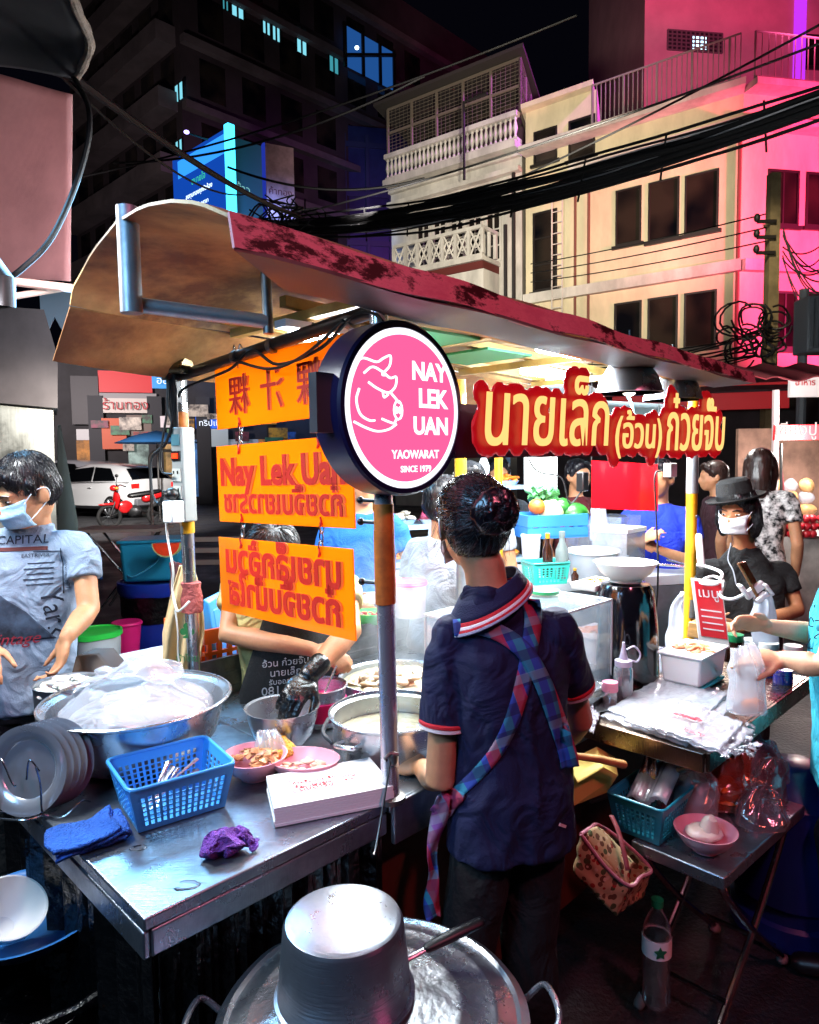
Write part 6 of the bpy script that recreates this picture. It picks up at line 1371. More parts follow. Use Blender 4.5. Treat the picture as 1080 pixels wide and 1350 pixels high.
# white tub
c = pz(948, 905, .80); c = L(1.33, -.15, .803); tb = thing('white_tub', c, 'white rectangular tub of food on a teal base by the yellow post', 'tub')
part('tub_body', MB().box(c+ZZ*.062, (.20, .13, .10), CART, 1.12), M('white_tub_plastic', '#e2e4e8', .35, sss=.1), tb, bevel=.008)
part('tub_rim', MB().box(c+ZZ*.115, (.235, .158, .009), CART), M('white_tub_plastic', '#e2e4e8'), tb, bevel=.003)
part('teal_base', MB().box(c+ZZ*.005, (.21, .14, .01), CART), M('teal_plastic', '#2aa0a8', .4), tb, bevel=.003)
part('filling', mound(c+ZZ*.118, .065, .015, 26, .016, None, 41), M('crackling', '#c8682a', .4, var=.5, vs=40, col2='#e8b890'), tb)
cl_ = L(1.52, .03, .94); wc = thing('wooden_clip', L(1.6, -.03, .93), 'large wooden clip block held to the foot of the yellow post', 'clip')
for k in (-1, 1): part('clip_jaw', MB().box(L(1.6, -.045, .925)+UU*(.016*k), (.024, .05, .06), CART @ Matrix.Rotation(.12*k, 3, 'Y'), .75), M('pale_wood', '#b98a52', .6, var=.3, vs=10, stretch=(1, 1, 8)), wc, bevel=.003)
part('clip_spring', MB().tube([L(1.62, -.02, .96), L(1.63, -.02, 1.03)], .012, 10), steel_d, wc)
# bag being filled, in the hands
c = pd(905+72, 930, 2.05); hb = thing('held_bag', c, 'clear food bag with orange bottom held open by the person in teal', 'bag')
part('plastic_film', MB().sheet(bagf(pd(985, 938, 2.02), .055, .05, .19, 8.8, .018, .6, V3((-.01, 0, .01))), 48, 20, .001), film, hb, 180)
part('orange_food', MB().ell(pd(995, 930, 2.03), (.035, .03, .02), n=24, m=14).rough(.008, 50), M('orange_soup', '#e07a2a', .3, var=.3, vs=40), hb)
# menu card, jars, bottles behind
c = pz(950, 850, .803); mc = thing('menu_card', L(1.62, -.12, .803), 'red and white menu card leaning beside the yellow post', 'card')
o_ = pd(940, 850, 2.62); ex = V3((.75, -.66, 0)).normalized(); ey = V3((-.18, -.1, 1)).normalized()
part('card', MB().prism([(-.05, 0), (.06, 0), (.06, .26), (-.05, .26)], o_, ex, ey, V3((0, .004, 0))), foam_w, mc); part('red_panel', MB().prism([(-.04, .03), (.055, .03), (.055, .25), (-.04, .25)], o_-V3((0, .003, 0)), ex, ey, V3((0, .002, 0))), M('card_red', '#c8202c', .4), mc)
text('lettering', 'เมนู', o_+ex*.005+ey*.19-V3((0, .005, 0)), ex, ey, .05, M('white_print', '#dcdcdc'), mc, fit=.07)
for i in range(4): part('print_line', MB().prism([(-.03, .06+i*.025), (.045, .06+i*.025), (.045, .065+i*.025), (-.03, .065+i*.025)], o_-V3((0, .0045, 0)), ex, ey, V3((0, .001, 0))), M('white_print', '#dcdcdc'), mc)
# gooseneck holder
g0 = L(1.648, -.02, 1.28); gh = thing('phone_holder', g0, 'white coiled gooseneck phone holder clamped to the yellow post', 'phone holder')
pts = [pd(918, 745, 2.70), pd(935, 748, 2.68), pd(952, 756, 2.62), pd(945, 770, 2.56), pd(924, 768, 2.6), pd(940, 760, 2.66), pd(955, 768, 2.6), pd(950, 785, 2.55), pd(965, 790, 2.52), pd(985, 782, 2.5)]
wp = M('white_plastic', '#d6d8d8')
part('gooseneck', MB().tube(curve(pts), .0062, 12), wp, gh); part('clamp', MB().cap([L(1.648, -.03, 1.28), pd(925, 745, 2.7)], .014, 12), wp, gh)
c = pd(995, 778, 2.48); HA_ = axes((.8, 0, .6), (0, 1, 0), (-.6, 0, .8))
part('phone_jaw', MB().box(c, (.08, .02, .03), HA_).box(c+HA_ @ V3((-.035, -.012, .03)), (.012, .035, .05), HA_).box(c+HA_ @ V3((.035, -.012, -.02)), (.012, .035, .05), HA_).box(c+HA_ @ V3((.0, -.012, -.03)), (.05, .03, .02), HA_), wp, gh, bevel=.004)
ph = solo('phone', MB().box(c+V3((-.005, .012, .03)), (.012, .07, .16), axes((.75, -.66, 0), (.66, .75, 0), (-.5, 0, .87))), M('phone_bronze', '#7a5230', .25, metal=.6), 'bronze phone gripped edge-on in the white holder', 'phone', bevel=.004)
def bottle(name, c, r, h, body, capm, label, cat='bottle', liq=None):
    t = thing(name, c, label, cat)
    part('bottle_body', MB().lathe([(r*.95, 0), (r, .006), (r, h*.6), (r*.45, h*.78), (r*.4, h*.9), (.0005, h*.9)], c, 20), body, t)
    part('cap', MB().lathe([(r*.48, h*.88), (r*.48, h), (.0005, h)], c, 16), capm, t)
    return t
dgl = M('dark_glass', '#241008', .1, spec=.7); clr = FILM('clear_hard', '#e8f4ff')
def jar(x, y, d, r, h, body, lidm, label):
    c = pd(x, y, d); t = thing('jar', c, label, 'jar')
    part('jar_body', MB().lathe([(r*.95, 0), (r, .004), (r, h*.75), (.0005, h*.75)], c, 24), body, t); part('lid', MB().lathe([(r*.95, h*.76), (r*.97, h*.78), (r*.97, h), (.0005, h)], c, 20), lidm, t); return t
grn = M('green_lid_plastic', '#0f7a4a', .4)
jar(968, 872, 2.75, .035, .11, dgl, grn, 'dark sauce jar with green lid behind the white tub')
jar(992, 875, 2.8, .04, .1, clr, M('white_plastic', '#d6d8d8'), 'clear jar with white lid behind the white tub')
jar(1013, 880, 2.72, .038, .1, clr, M('white_plastic', '#d6d8d8'), 'clear jar of chopsticks behind the hands')
jar(1032, 908, 2.42, .032, .07, M('navy_jar', '#101a6a', .2, spec=.7), M('navy_jar', '#101a6a'), 'dark blue jar on the shelf near the teal shirt')
jar(1012, 905, 2.5, .026, .06, M('navy_jar', '#101a6a'), M('red_plastic', '#c81e1e', .4), 'small blue jar with red cap near the teal shirt')
jar(1045, 880, 2.75, .035, .09, M('red_plastic', '#c81e1e'), M('white_plastic', '#d6d8d8'), 'red jar with white lid at the end of the shelf')
hbag = FILM('milky_bag', '#eef2ff', .5, .25, .15, .25, 16)
t = solo('clip_bag', MB().sheet(bagf(pd(1010, 850, 2.75), .05, .035, .2, 15.5, .02, .5, V3((-.02, 0, .02))), 36, 16, .001), hbag, 'limp clear bag clipped beneath the phone holder', 'bag', ang=180)
t = solo('hanging_bag', MB().sheet(bagf(pd(900, 880, 2.9), .07, .04, .32, 5.1, .025, .5), 36, 16, .001), hbag, 'tall clear bag hanging between the black urn and the yellow post', 'bag', ang=180)
# --- folding table lower
ft_z = .52; q = [pz(832, 1108, ft_z), pz(955, 1158, ft_z), pz(1062, 1062, ft_z), pz(930, 1020, ft_z)]
fo = thing('folding_table', V3((q[1].x, q[1].y, 0)), 'low steel-topped folding table with crossed tube legs beside the woman in navy', 'table')
part('table_top', MB().poly3([p-ZZ*.035 for p in q], ZZ*.035), steel, fo, bevel=.004)
ctr = sum(q, V3((0, 0, 0)))/4; ax1 = (q[1]-q[0]).normalized(); ax2 = (q[2]-q[1]).normalized(); lw = (q[1]-q[0]).length/2*.82; ll = (q[2]-q[1]).length/2*.8
cp_ = STEEL('leg_chrome', '#b0a8a8', .15, bump=.02)
for s in (-1, 1):
    o_ = ctr+ax1*(lw*s); o_ = V3((o_.x, o_.y, 0))
    for k in (-1, 1): part('leg', MB().tube(curve([o_+ax2*(ll*k)+ZZ*.48, o_+ax2*(ll*k*.85)+ZZ*.42, o_+ax2*(ll*k*.1)+ZZ*.25, o_-ax2*(ll*k*.9)+ZZ*.06, o_-ax2*(ll*k*1.05)+ZZ*.02]), .0105, 10), cp_, fo); 
    for k in (-1, 1): part('foot_cap', MB().cap([o_-ax2*(ll*k*1.0)+ZZ*.03, o_-ax2*(ll*k*1.1)+ZZ*.018], .016, 10), M('rubber_grey', '#6a6a6c', .7), fo)
for k in (-1, 1): p = ax2*(-ll*k*.75)+ZZ*.10; part('cross_bar', MB().tube([V3((ctr.x, ctr.y, 0))+ax1*lw+p, V3((ctr.x, ctr.y, 0))-ax1*lw+p], .008, 8), cp_, fo)
# teal basket
A = pz(812, 1093, ft_z+.003); B = pz(866, 1114, ft_z+.003); ex = B-A; lx = ex.length*1.05; ex.normalize(); ey = V3((-ex.y, ex.x, 0))
tbm = M('teal_basket_plastic', '#1f8fa8', .35)
tbk, TP_ = basket('teal_basket', A, ex, ey, lx, .17, .11, .018, tbm, 'teal perforated basket of cutlery packs on the low folding table', nx=10, ny=13, nz=6)
mb = MB(); random.seed(13)
for i in range(7): p = TP_(.25+.08*i, .5, .05); mb.sheet(lambda a, b: p+ex*(.05*a-.02)+ey*(.11*b-.04)+ZZ*(.075*b+.03+.01*math.sin(a*4+i))+ZZ*(.004*i), 6, 8, .002)
solo('cutlery_sleeves', mb, packf, 'white wrapped chopstick sleeves standing in the teal basket', 'packets', ang=180)
solo('chili_bag', MB().sheet(bagf(TP_(.4, .75, .05), .065, .05, .15, 31.2, .025, .4, V3((.03, .03, 0))), 40, 16, .0012), FILM('red_bag', '#7a1c18', .3, .25, .16, .3, 20), 'bag of dark red chilli leaning in the teal basket', 'bag', ang=180)
# pink bowl with ball
c = pz(930, 1120, ft_z+.003); pbw = thing('broth_bowl', c, 'pink melamine bowl with a white lump on the low folding table', 'bowl')
part('bowl', MB().shell(bowlp, c, .003, 48), pinkmel, pbw)
part('white_lump', MB().ell(c+ZZ*.045+V3((0, .01, 0)), (.05, .045, .018), n=24, m=12).cap([c+ZZ*.05+V3((.01, .0, 0)), c+ZZ*.078+V3((.012, 0, 0))], [.026, .02], 16).rough(.004, 60), M('white_lard', '#d8c8bc', .35, sss=.2), pbw)
# bags on the folding table
for i, (x, y, z, rx, ry, h, lab, fm) in enumerate((
    (905, 1075, ft_z, .09, .07, .16, 'puffy clear bag of noodles behind the pink bowl on the low table', film),
    (960, 1060, ft_z, .085, .07, .16, 'clear bag with orange contents among the bags on the low table', FILM('orange_bag', '#c86a48', .5, .25, .16, .25, 18)),
    (1010, 1052, ft_z, .07, .07, .13, 'crinkled dark bag at the outer end of the low table', FILM('smoky_bag', '#9a9098', .68, .3, .15, .25, 18)),
    (985, 1030, ft_z+.04, .13, .05, .13, 'long knotted bag draped across the back of the low table', FILM('lilac_bag', '#b09ab0', .5, .25, .16, .25, 16)),
    (1000, 1085, ft_z, .075, .06, .09, 'flattened clear bag drooping over the edge of the low table', FILM('smoky_bag')))):
    c = pz(x, y, z+.002); solo('plastic_bag', MB().sheet(bagf(c, rx, ry, h, i*7.7+1, .035, .35, V3((.02, .02, 0))), 48, 20, .001), fm, lab, 'bag', 'bags on the low folding table', ang=180)
c = pz(905, 1075, ft_z); solo('bagged_noodles', MB().ell(c+ZZ*.05, (.07, .055, .045), n=30, m=18).rough(.015, 25), M('rice_noodle', '#e6e2da'), 'lump of pale noodles inside the puffy clear bag', 'noodles', ang=180)
c = pz(960, 1060, ft_z); solo('bagged_sausage', mound(c+ZZ*.03, .06, .05, 16, .03, None, 44), M('orange_food', '#d86a18'), 'orange pieces inside the middle bag on the low table', 'food')
# floral purse
c = pd(808, 1150, 1.74); pu = thing('floral_purse', c, 'open cream floral purse hanging by its strap at the low table', 'purse')
flo = bpy.data.materials.new('floral_cloth'); flo.use_nodes = True; MATS['floral_cloth'] = flo; n_t = flo.node_tree; bs_d = n_t.nodes['Principled BSDF']; bs_d.inputs['Roughness'].default_value = .8
tc = node(n_t, 'ShaderNodeTexCoord'); prev = node(n_t, 'ShaderNodeRGB'); prev.outputs[0].default_value = (*hexc('#a8936a'), 1); prev = prev.outputs[0]
for sc_x, off, h, th in ((34, 0, '#3f4a24', .3), (42, 3.3, '#8a2a1a', .27), (36, 7.1, '#5a3a22', .33), (50, 9.4, '#b8a888', .26)):
    mp2 = node(n_t, 'ShaderNodeMapping'); mp2.inputs['Location'].default_value = (off, off, off); n_t.links.new(tc.outputs['Object'], mp2.inputs[0])
    vo = node(n_t, 'ShaderNodeTexVoronoi', Scale=sc_x); n_t.links.new(mp2.outputs[0], vo.inputs['Vector'])
    m3 = node(n_t, 'ShaderNodeMath', operation='LESS_THAN'); m3.inputs[1].default_value = th; n_t.links.new(vo.outputs['Distance'], m3.inputs[0])
    mx_ = node(n_t, 'ShaderNodeMix', data_type='RGBA'); n_t.links.new(m3.outputs[0], mx_.inputs[0]); n_t.links.new(prev, mx_.inputs[6]); mx_.inputs[7].default_value = (*hexc(h), 1); prev = mx_.outputs[2]
n_t.links.new(prev, bs_d.inputs['Base Color'])
Q = lambda x, y, d=0.: pd(x, y, 1.74+d)
fr = [Q(766, 1100), Q(830, 1168), Q(812, 1206), Q(757, 1150)]; bk2 = [Q(790, 1088, .13), Q(858, 1146, .13), Q(848, 1182, .13), Q(780, 1135, .13)]
def pquad(qs, bul): return lambda a, b: lerp(lerp(qs[0], qs[1], a), lerp(qs[3], qs[2], a), b)+V3((0, -bul*math.sin(a*math.pi)*math.sin(b*math.pi*.5+.4), 0))+noise.noise_vector(V3((a*4, b*4, 1)))*.006
mb = MB(); mb.sheet(pquad(fr, .02), 20, 14, .004); mb.sheet(pquad(bk2, -.02), 20, 14, .004); mb.sheet(pquad([fr[1], bk2[1], bk2[2], fr[2]], .0), 12, 12, .004); mb.sheet(pquad([fr[0], bk2[0], bk2[3], fr[3]], .0), 12, 12, .004); mb.sheet(pquad([fr[3], fr[2], bk2[2], bk2[3]], .0), 12, 12, .004)
part('purse_body', mb, flo, pu, 180)
pnk = M('pink_piping', '#b87a88', .7); part('zip_piping', MB().tube(curve([fr[0], lerp(fr[0], fr[1], .5)+V3((0, -.015, -.012)), fr[1], lerp(fr[1], bk2[1], .5), bk2[1], lerp(bk2[1], bk2[0], .5)+ZZ*.012, bk2[0], lerp(fr[0], bk2[0], .5)+ZZ*.004, fr[0]]), .005, 8), pnk, pu)
part('open_flap', MB().sheet(lambda a, b: lerp(lerp(Q(768, 1102, .01), Q(828, 1162, .01), a), lerp(Q(795, 1090, .09), Q(838, 1135, .09), a), b)+V3((0, 0, .02*math.sin(b*3.1)-.01)), 16, 8, .003), flo, pu, 180)
part('strap', MB().sheet(lambda a, b: curve([Q(828, 1148, -.01), Q(822, 1120, .02), Q(815, 1095, .06), Q(806, 1075, .1)])[min(18, int(round(a*18)))]+V3((.012*(b-.5), 0, 0)), 18, 2, .003), M('maroon_strap', '#7a2a34', .6), pu, 180)
# water bottle on the ground
c = V3((pz(865, 1322, 0).x, pz(865, 1322, 0).y, 0)); c = c*.93; c.z = 0.02; c = pd(865, 1322, 1.86)
wbt = thing('water_bottle', V3((c.x, c.y, c.z)), 'ribbed clear water bottle with green cap and white label hanging below the purse', 'bottle')
prof_ = [(.0005, .008), (.02, .002), (.033, .0), (.038, .01)]
for i in range(8): prof_ += [(.0385, .02+i*.014), (.0365, .027+i*.014)]
prof_ += [(.039, .135), (.039, .205), (.036, .225), (.025, .255), (.0145, .272), (.0145, .285)]
part('bottle_body', MB().lathe(prof_+[(.0005, .285)], c, 36), FILM('pet_bottle', '#bcd4d0', .93, .6, .05, .1, 20), wbt)
part('water', MB().lathe([(.0005, .012), (.033, .012), (.034, .2), (.0005, .2)], c, 28), M('bottle_water', '#aac4c4', .02, trans=1.), wbt)
part('label', MB().lathe([(.0396, .15), (.0398, .15), (.0398, .2), (.0396, .2)], c, 36), M('label_white', '#c8d0d0', .5), wbt)
mb = MB(); A6 = []
mb.prism([(.018*math.cos(math.pi/2+k*math.pi/5)*(1 if k % 2 == 0 else .5), .018*math.sin(math.pi/2+k*math.pi/5)*(1 if k % 2 == 0 else .5)) for k in range(10)], c+V3((-.004, -.0425, .173)), V3((1, 0, 0)), ZZ, V3((0, .004, 0)))
part('label_star', mb, M('label_green', '#0f5a3a', .5), wbt)
part('cap', MB().lathe([(.016, .283), (.0165, .287), (.0165, .303), (.0005, .305)], c, 24), grn, wbt)
# blue water barrel
c = V3((pz(1032, 1190, .02).x, pz(1032, 1190, .02).y, 0))*1.0; c = V3((1.27, 2.28, 0)); bl = M('blue_drum', '#10246e', .35, spec=.6, var=.1); bb3 = thing('blue_drum', c, 'tall dark blue plastic drum on the ground beyond the low table', 'drum')
part('drum_body', MB().lathe([(.17, .01), (.185, .02), (.185, .09), (.172, .1), (.172, .14), (.19, .16), (.19, .43), (.175, .46), (.175, .48), (.1, .56), (.06, .58), (.0005, .58)], c, 44), bl, bb3)
text('lettering', 'น้ำดื่ม', c+V3((.04, -.192, .3)), V3((1, .2, 0)), ZZ, .07, M('pale_blue_ink', '#a8b8e8', .6), bb3, fit=.14)
# yellow paper box and wooden handle near the woman
c = pd(788, 1035, 1.95); ybx = thing('yellow_carton', c, 'creased yellow carton wedged under the shelf beside the woman', 'carton')
part('carton', MB().poly3([pd(757, 1062, 1.9), pd(757, 1025, 1.9), pd(790, 1008, 1.94), pd(815, 1022, 1.98), pd(800, 1045, 1.98)], V3((.02, .1, .01))), M('yellow_card', '#c8b45a', .75), ybx)
part('carton_flap', MB().poly3([pd(757, 1024, 1.895), pd(790, 1006, 1.935), pd(796, 1012, 1.9), pd(762, 1032, 1.87)], V3((.0, .003, .003))), M('yellow_card', '#c8b45a'), ybx)
wh = thing('wooden_spatula', pd(795, 1002, 1.9), 'pale wooden utensil handle sticking out beside the woman in navy', 'handle')
part('grip', MB().cap([pd(752, 996, 1.85), pd(790, 1001, 1.88), pd(822, 1008, 1.9)], [.009, .0105, .0115], 14), M('pale_wood', '#b98a52'), wh); part('blade', MB().box(pd(735, 992, 1.84), (.05, .02, .004), axes((1, .3, 0), (-.3, 1, 0), ZZ)), bright, wh)

# ================================================================== NEIGHBOUR STALL BEHIND THE CART
def BX(c, s, A=CART): return MB().box(c, s, A)
ns = thing('fruit_counter', pd(700, 800, 3.6), 'white counter of the neighbouring stall piled with crates and tubs', 'counter')
c0_ = pd(700, 770, 3.7); top_z = c0_.z
part('counter_top', BX(V3((.72, 3.95, .93)), (2.2, .7, .05), axes((1, .25, 0), (-.25, 1, 0), ZZ)), M('counter_white', '#c8ccd4', .35, var=.15), ns); part('counter_front', BX(V3((.74, 3.9, .46)), (2.1, .6, .88), axes((1, .25, 0), (-.25, 1, 0), ZZ)), M('counter_grey', '#7a7f88', .5, metal=.3, var=.3), ns)
CA = axes((1, .25, 0), (-.25, 1, 0), ZZ)
def crate(c, s, col, label, cat='crate', group=None, slots=True):
    t = thing('plastic_crate', c, label, cat, group); m = M('crate_'+col[1:], col, .45)
    x, y, z = s; w = .012; mb = MB()
    mb.box(c+ZZ*.006, (x, y, .012), CA)
    for k in (-1, 1):
        for zz, hh in ((.03, .05), (z-.03, .06)) if slots else ((z/2, z),):
            mb.box(c+CA @ V3((0, k*(y/2-w/2), zz)), (x, w, hh), CA); mb.box(c+CA @ V3((k*(x/2-w/2), 0, zz)), (w, y-2*w-.001, hh), CA)
        if slots:
            for i in range(7): mb.box(c+CA @ V3((-x/2+.02+(x-.04)*i/6, k*(y/2-w/2), z/2)), (.02, w*.8, z-.1), CA)
            for i in range(4): mb.box(c+CA @ V3((k*(x/2-w/2), -y/2+.03+(y-.06)*i/3, z/2)), (w*.8, .02, z-.1), CA)
    part('crate_wall_lattice', mb, m, t); return t
melonm = M('pale_melon', '#d8d4a8', .6, var=.15, vs=20); wmelon = M('watermelon_rind', '#2f7a2a', .35, var=.0, vs=6, col2='#12380f', stretch=(1, 5, 5))
c = pd(722, 706, 3.75); crate(c, (.34, .26, .12), '#2f7fd0', 'blue slotted crate of melons on the neighbouring stall')
for x, y, rx, mt_, lab, nm in ((727, 674, .068, melonm, 'round pale melon in the blue crate', 'melon'), (757, 680, .075, wmelon, 'green striped watermelon in the blue crate', 'watermelon'), (741, 668, .05, wmelon, 'smaller watermelon half hidden in the blue crate', 'watermelon')):
    p = pd(x, y, 3.75); solo(nm, MB().ell(p, (rx*1.1, rx, rx*.95), n=24, m=16), mt_, lab, 'fruit')
for i, (x, y, col, lab) in enumerate(((708, 668, '#d86a1f', 'orange squash behind the pale melon'), (712, 690, '#e08a2a', 'orange fruit beside the pale melon'), (745, 695, '#8a3a1a', 'brown jar fruit before the watermelon'))):
    p = pd(x, y, 3.7); solo('fruit', MB().ell(p, (.045, .045, .04), n=16, m=10), M('fruit_'+col[1:], col, .5, var=.2, vs=15), lab, 'fruit')
mb = MB(); random.seed(8); p0 = pd(715, 660, 3.8)
for i in range(70): d = V3((rnd(-1, 1), rnd(-1, 1), rnd(-.2, 1))); mb.tube([p0, p0+d*.08], [.006, .014], 4)
solo('leafy_greens', mb, M('leaf_green', '#3f7f4a', .6, var=.4, vs=30), 'bunch of leafy greens behind the orange squash', 'vegetable')
t, _ = basket('turquoise_basket', pd(705, 772, 3.2), CA.col[0], CA.col[1], .16, .12, .1, .012, M('turq_plastic', '#2fa89a', .35), 'turquoise basket of sauce bottles on the neighbouring counter', nx=9, ny=6)
bottle('sauce_bottle', pd(722, 765, 3.25)+ZZ*.02, .024, .2, dgl, M('gold_cap', '#c8962a', .35, metal=.6), 'tall brown sauce bottle with gold cap in the turquoise basket')
bottle('sauce_bottle', pd(741, 768, 3.26)+ZZ*.02, .03, .22, M('grey_flask', '#5f6a6a', .35), M('grey_flask', '#5f6a6a'), 'grey flat flask in the turquoise basket')
bottle('tonic_bottle', pd(758, 772, 3.0), .016, .075, dgl, M('gold_cap', '#c8962a'), 'small brown tonic bottle with paper label by the foam tray')
def tub(x, y, d, r, h, bm, lm, label, name='lidded_tub'):
    c = pd(x, y, d); t = thing(name, c, label, 'tub'); part('tub_body', MB().lathe([(r*.85, 0), (r*.88, .006), (r, h*.92), (.0005, h*.92)], c, 28), bm, t); part('lid', MB().lathe([(r*1.04, h*.9), (r*1.06, h*.94), (r, h), (.0005, h*1.01)], c, 28), lm, t); return t
wt = M('white_tub_plastic', '#e2e4e8')
tub(783, 770, 3.35, .12, .17, FILM('frosted', '#dfe6ee', .35, .25, .25, 0), wt, 'large frosted tub with white lid beyond the acrylic case')
tub(700, 735, 3.6, .05, .12, wt, wt, 'small white canister left of the turquoise basket')
tub(540, 812, 2.75, .07, .14, FILM('frosted_pink', '#d8c4d0', .35, .25, .25, 0), M('hot_pink', '#d8207a'), 'clear sauce tub with hot pink lid behind the front post')
c = pd(488, 822, 2.9); gb = thing('green_bowl', c, 'bright green plastic bowl of red chilli on the rear steel counter', 'bowl'); part('bowl', MB().shell([(.04, 0), (.06, .02), (.072, .05)], c, .003, 32), M('lime_plastic', '#2fc84a', .35), gb); part('chilli', mound(c+ZZ*.035, .05, .012, 20, .014, None, 51), M('chilli_red', '#a81f14', .4), gb)
rc_ = thing('rear_counter', pd(500, 850, 2.9), 'long steel counter of the rear stall behind the soup pans', 'counter')
part('counter_top', BX(V3((-.10, 3.3, .84)), (1.3, .5, .04), CA), steel_d, rc_); part('counter_front', BX(V3((-.09, 3.32, .4)), (1.25, .44, .83), CA), M('dark_steel_front', '#3a3c40', .5, metal=.5), rc_)
# clear water dispenser, tall clear boxes
c = pd(815, 790, 3.35); wd_ = thing('water_dispenser', c, 'clear ridged water dispenser with steel base behind the acrylic case', 'dispenser')
part('tank', BX(c+ZZ*.2, (.18, .18, .26)), FILM('clear_hard', '#e8f4ff'), wd_); part('steel_cup', MB().lathe([(.05, 0), (.05, .15), (.0005, .15)], c+V3((-.06, -.05, .0)), 24), M('dark_cup', '#4a4036', .3, metal=.7), wd_); part('tank_lid', BX(c+ZZ*.34, (.19, .19, .02)), wt, wd_)
mb = MB(); p = pd(850, 690, 3.4)
for a, b in ((pd(838, 742, 3.0), pd(915, 748, 2.95)), (pd(915, 748, 2.95), pd(915, 800, 2.95)), (pd(838, 742, 3.0), pd(838, 790, 3.0)), (pd(880, 738, 3.3), pd(915, 748, 2.95))): mb.tube([a, b], .006, 6)
solo('wire_frame', mb, hook_s, 'bent white wire frame before the seller in royal blue', 'frame')
for i, (x, y, d, w, h, lab) in enumerate(((810, 715, 3.9, .22, .3, 'tall clear box stack beside the red banner'), (775, 712, 3.95, .14, .2, 'clear bag of cups beneath the red banner'))):
    solo('clear_box', BX(pd(x, y, d), (w, .2, h)), FILM('clear_hard', '#e8f4ff'), lab, 'box')
solo('white_bag', MB().sheet(bagf(pd(791, 712, 3.6), .05, .04, .2, 3.3, .02, .4), 30, 14, .0012), hbag, 'white plastic bag hanging by a clip near the watermelon', 'bag', ang=180)
# shelving unit with produce beside the woman (left)
su = thing('produce_shelf', pd(545, 700, 4.3), 'blue-white wire shelves of fruit and packets behind the round lightbox', 'shelf')
o_ = pd(565, 720, 4.3); o_.z = 0; mb = MB(); mt_ = M('pale_blue_shelf', '#9fc0dc', .4)
for z in (.75, .98, 1.2, 1.42, 1.64): part('shelf_board', BX(o_+ZZ*z, (1.2, .4, .02), CA), mt_, su)
for sx in (-.6, .6):
    for sy in (-.2, .2): part('shelf_upright', MB().box(o_+CA @ V3((sx, sy, .9)), (.03, .03, 1.8), CA), mt_, su)
random.seed(77); cols = ['#e0701a', '#d89a20', '#c83018', '#8aa82a', '#e8c040', '#d8d0c0', '#3a8a4a', '#b84a6a', '#e88a2a']
names = {'#e0701a': 'orange', '#d89a20': 'amber', '#c83018': 'red', '#8aa82a': 'lime green', '#e8c040': 'yellow', '#d8d0c0': 'white', '#3a8a4a': 'dark green', '#b84a6a': 'pink', '#e88a2a': 'light orange'}
for zi, z in enumerate((.77, .99, 1.21, 1.43)):
    for k in range(7):
        col = cols[(zi*4+k*2+zi) % 9]; c = o_+CA @ V3((-.5+k*.165, -.08, z)); 
        t = thing('produce_pile', c, 'heap of %s produce, %s shelf, heap %s from the post end' % (names[col], ['lowest', 'second', 'third', 'upper'][zi], ['first', 'second', 'third', 'fourth', 'fifth', 'sixth', 'seventh'][k]), 'produce', 'produce on the blue shelves')
        part('tray', MB().shell([(.05, 0), (.07, .03)], c, .003, 18), wt if k % 2 else mt_, t); part('fruit_heap', mound(c+ZZ*.025, .055, .06, 12, .032, None, zi*9+k), M('fruit_'+col[1:], col, .45, var=.25, vs=20), t)
# hanging lamp globe and papers at the rear stall
for x, y, d, col, lab in ((638, 655, 4.2, '#cfe8ff', 'pale glass jar hanging behind the vendor heads'), ):
    p = pd(x, y-40, d); solo('hanging_bulb', MB().lathe([(.0005, -.06), (.03, -.04), (.035, 0), (.02, .04), (.012, .06), (.0005, .06)], p, 20), EM('bulb_soft', '#e8f4ff', 3.), lab, 'lamp')
t = thing('notice_sheet', pd(713, 620, 4.0), 'white notice sheet with wire clipped up at the neighbouring stall', 'notice'); part('paper', BX(pd(713, 622, 4.0), (.2, .006, .2), CA), foam_w, t); part('clip', BX(pd(713, 598, 3.99), (.04, .012, .03), CA), black_p, t)
for i, (x, y, lab) in enumerate(((768, 635, 'black charger hanging on a wire near the yellow middle post'), )):
    p = pd(x, y, 3.3); t = thing('charger', p, lab, 'charger'); part('casing', BX(p, (.05, .04, .09)), black_p, t, bevel=.006); part('wire', MB().tube(curve([p-ZZ*.04, p+V3((-.06, 0, -.1)), p+V3((-.1, 0, .02)), p+V3((-.22, 0, .06)), p+V3((-.3, 0, .22))]), .004, 6), blk, t)
mb = MB()
for k in range(3): p = pd(640+k*35, 470, 3.0+k*.2); mb.tube(curve([p, p+V3((.05, 0, -.12)), p+V3((.12, .02, -.05)), p+V3((.2, .03, -.3))]), .004, 6)
mb2 = MB(); mb2.tube(curve([pd(830, 470, 2.7), pd(820, 500, 2.7), pd(835, 545, 2.7), pd(822, 600, 2.7)]), .005, 6)
solo('pale_wire', mb2, M('teal_wire', '#5fa8b8', .5), 'pale blue wire dangling under the tin roof', 'wire')
# canopies above the neighbour stall
for pts, col, lab in (([pd(600, 470, 3.6), pd(760, 500, 3.6), pd(800, 520, 5.2), pd(600, 520, 5.2)], '#dfe6ea', 'white canvas canopy of the neighbouring stall'), ([pd(640, 520, 4.4), pd(900, 535, 4.4), pd(930, 560, 6), pd(640, 565, 6)], '#b8c8cc', 'pale canopy over the rear fruit stall'), ):
    solo('canopy', MB().sheet(lambda a, b: lerp(lerp(pts[0], pts[1], a), lerp(pts[3], pts[2], a), b)-ZZ*(.05*math.sin(a*9.4)*b), 24, 8, .01), PLEXI('canvas_'+col[1:], col, .4), lab, 'canopy', ang=180)
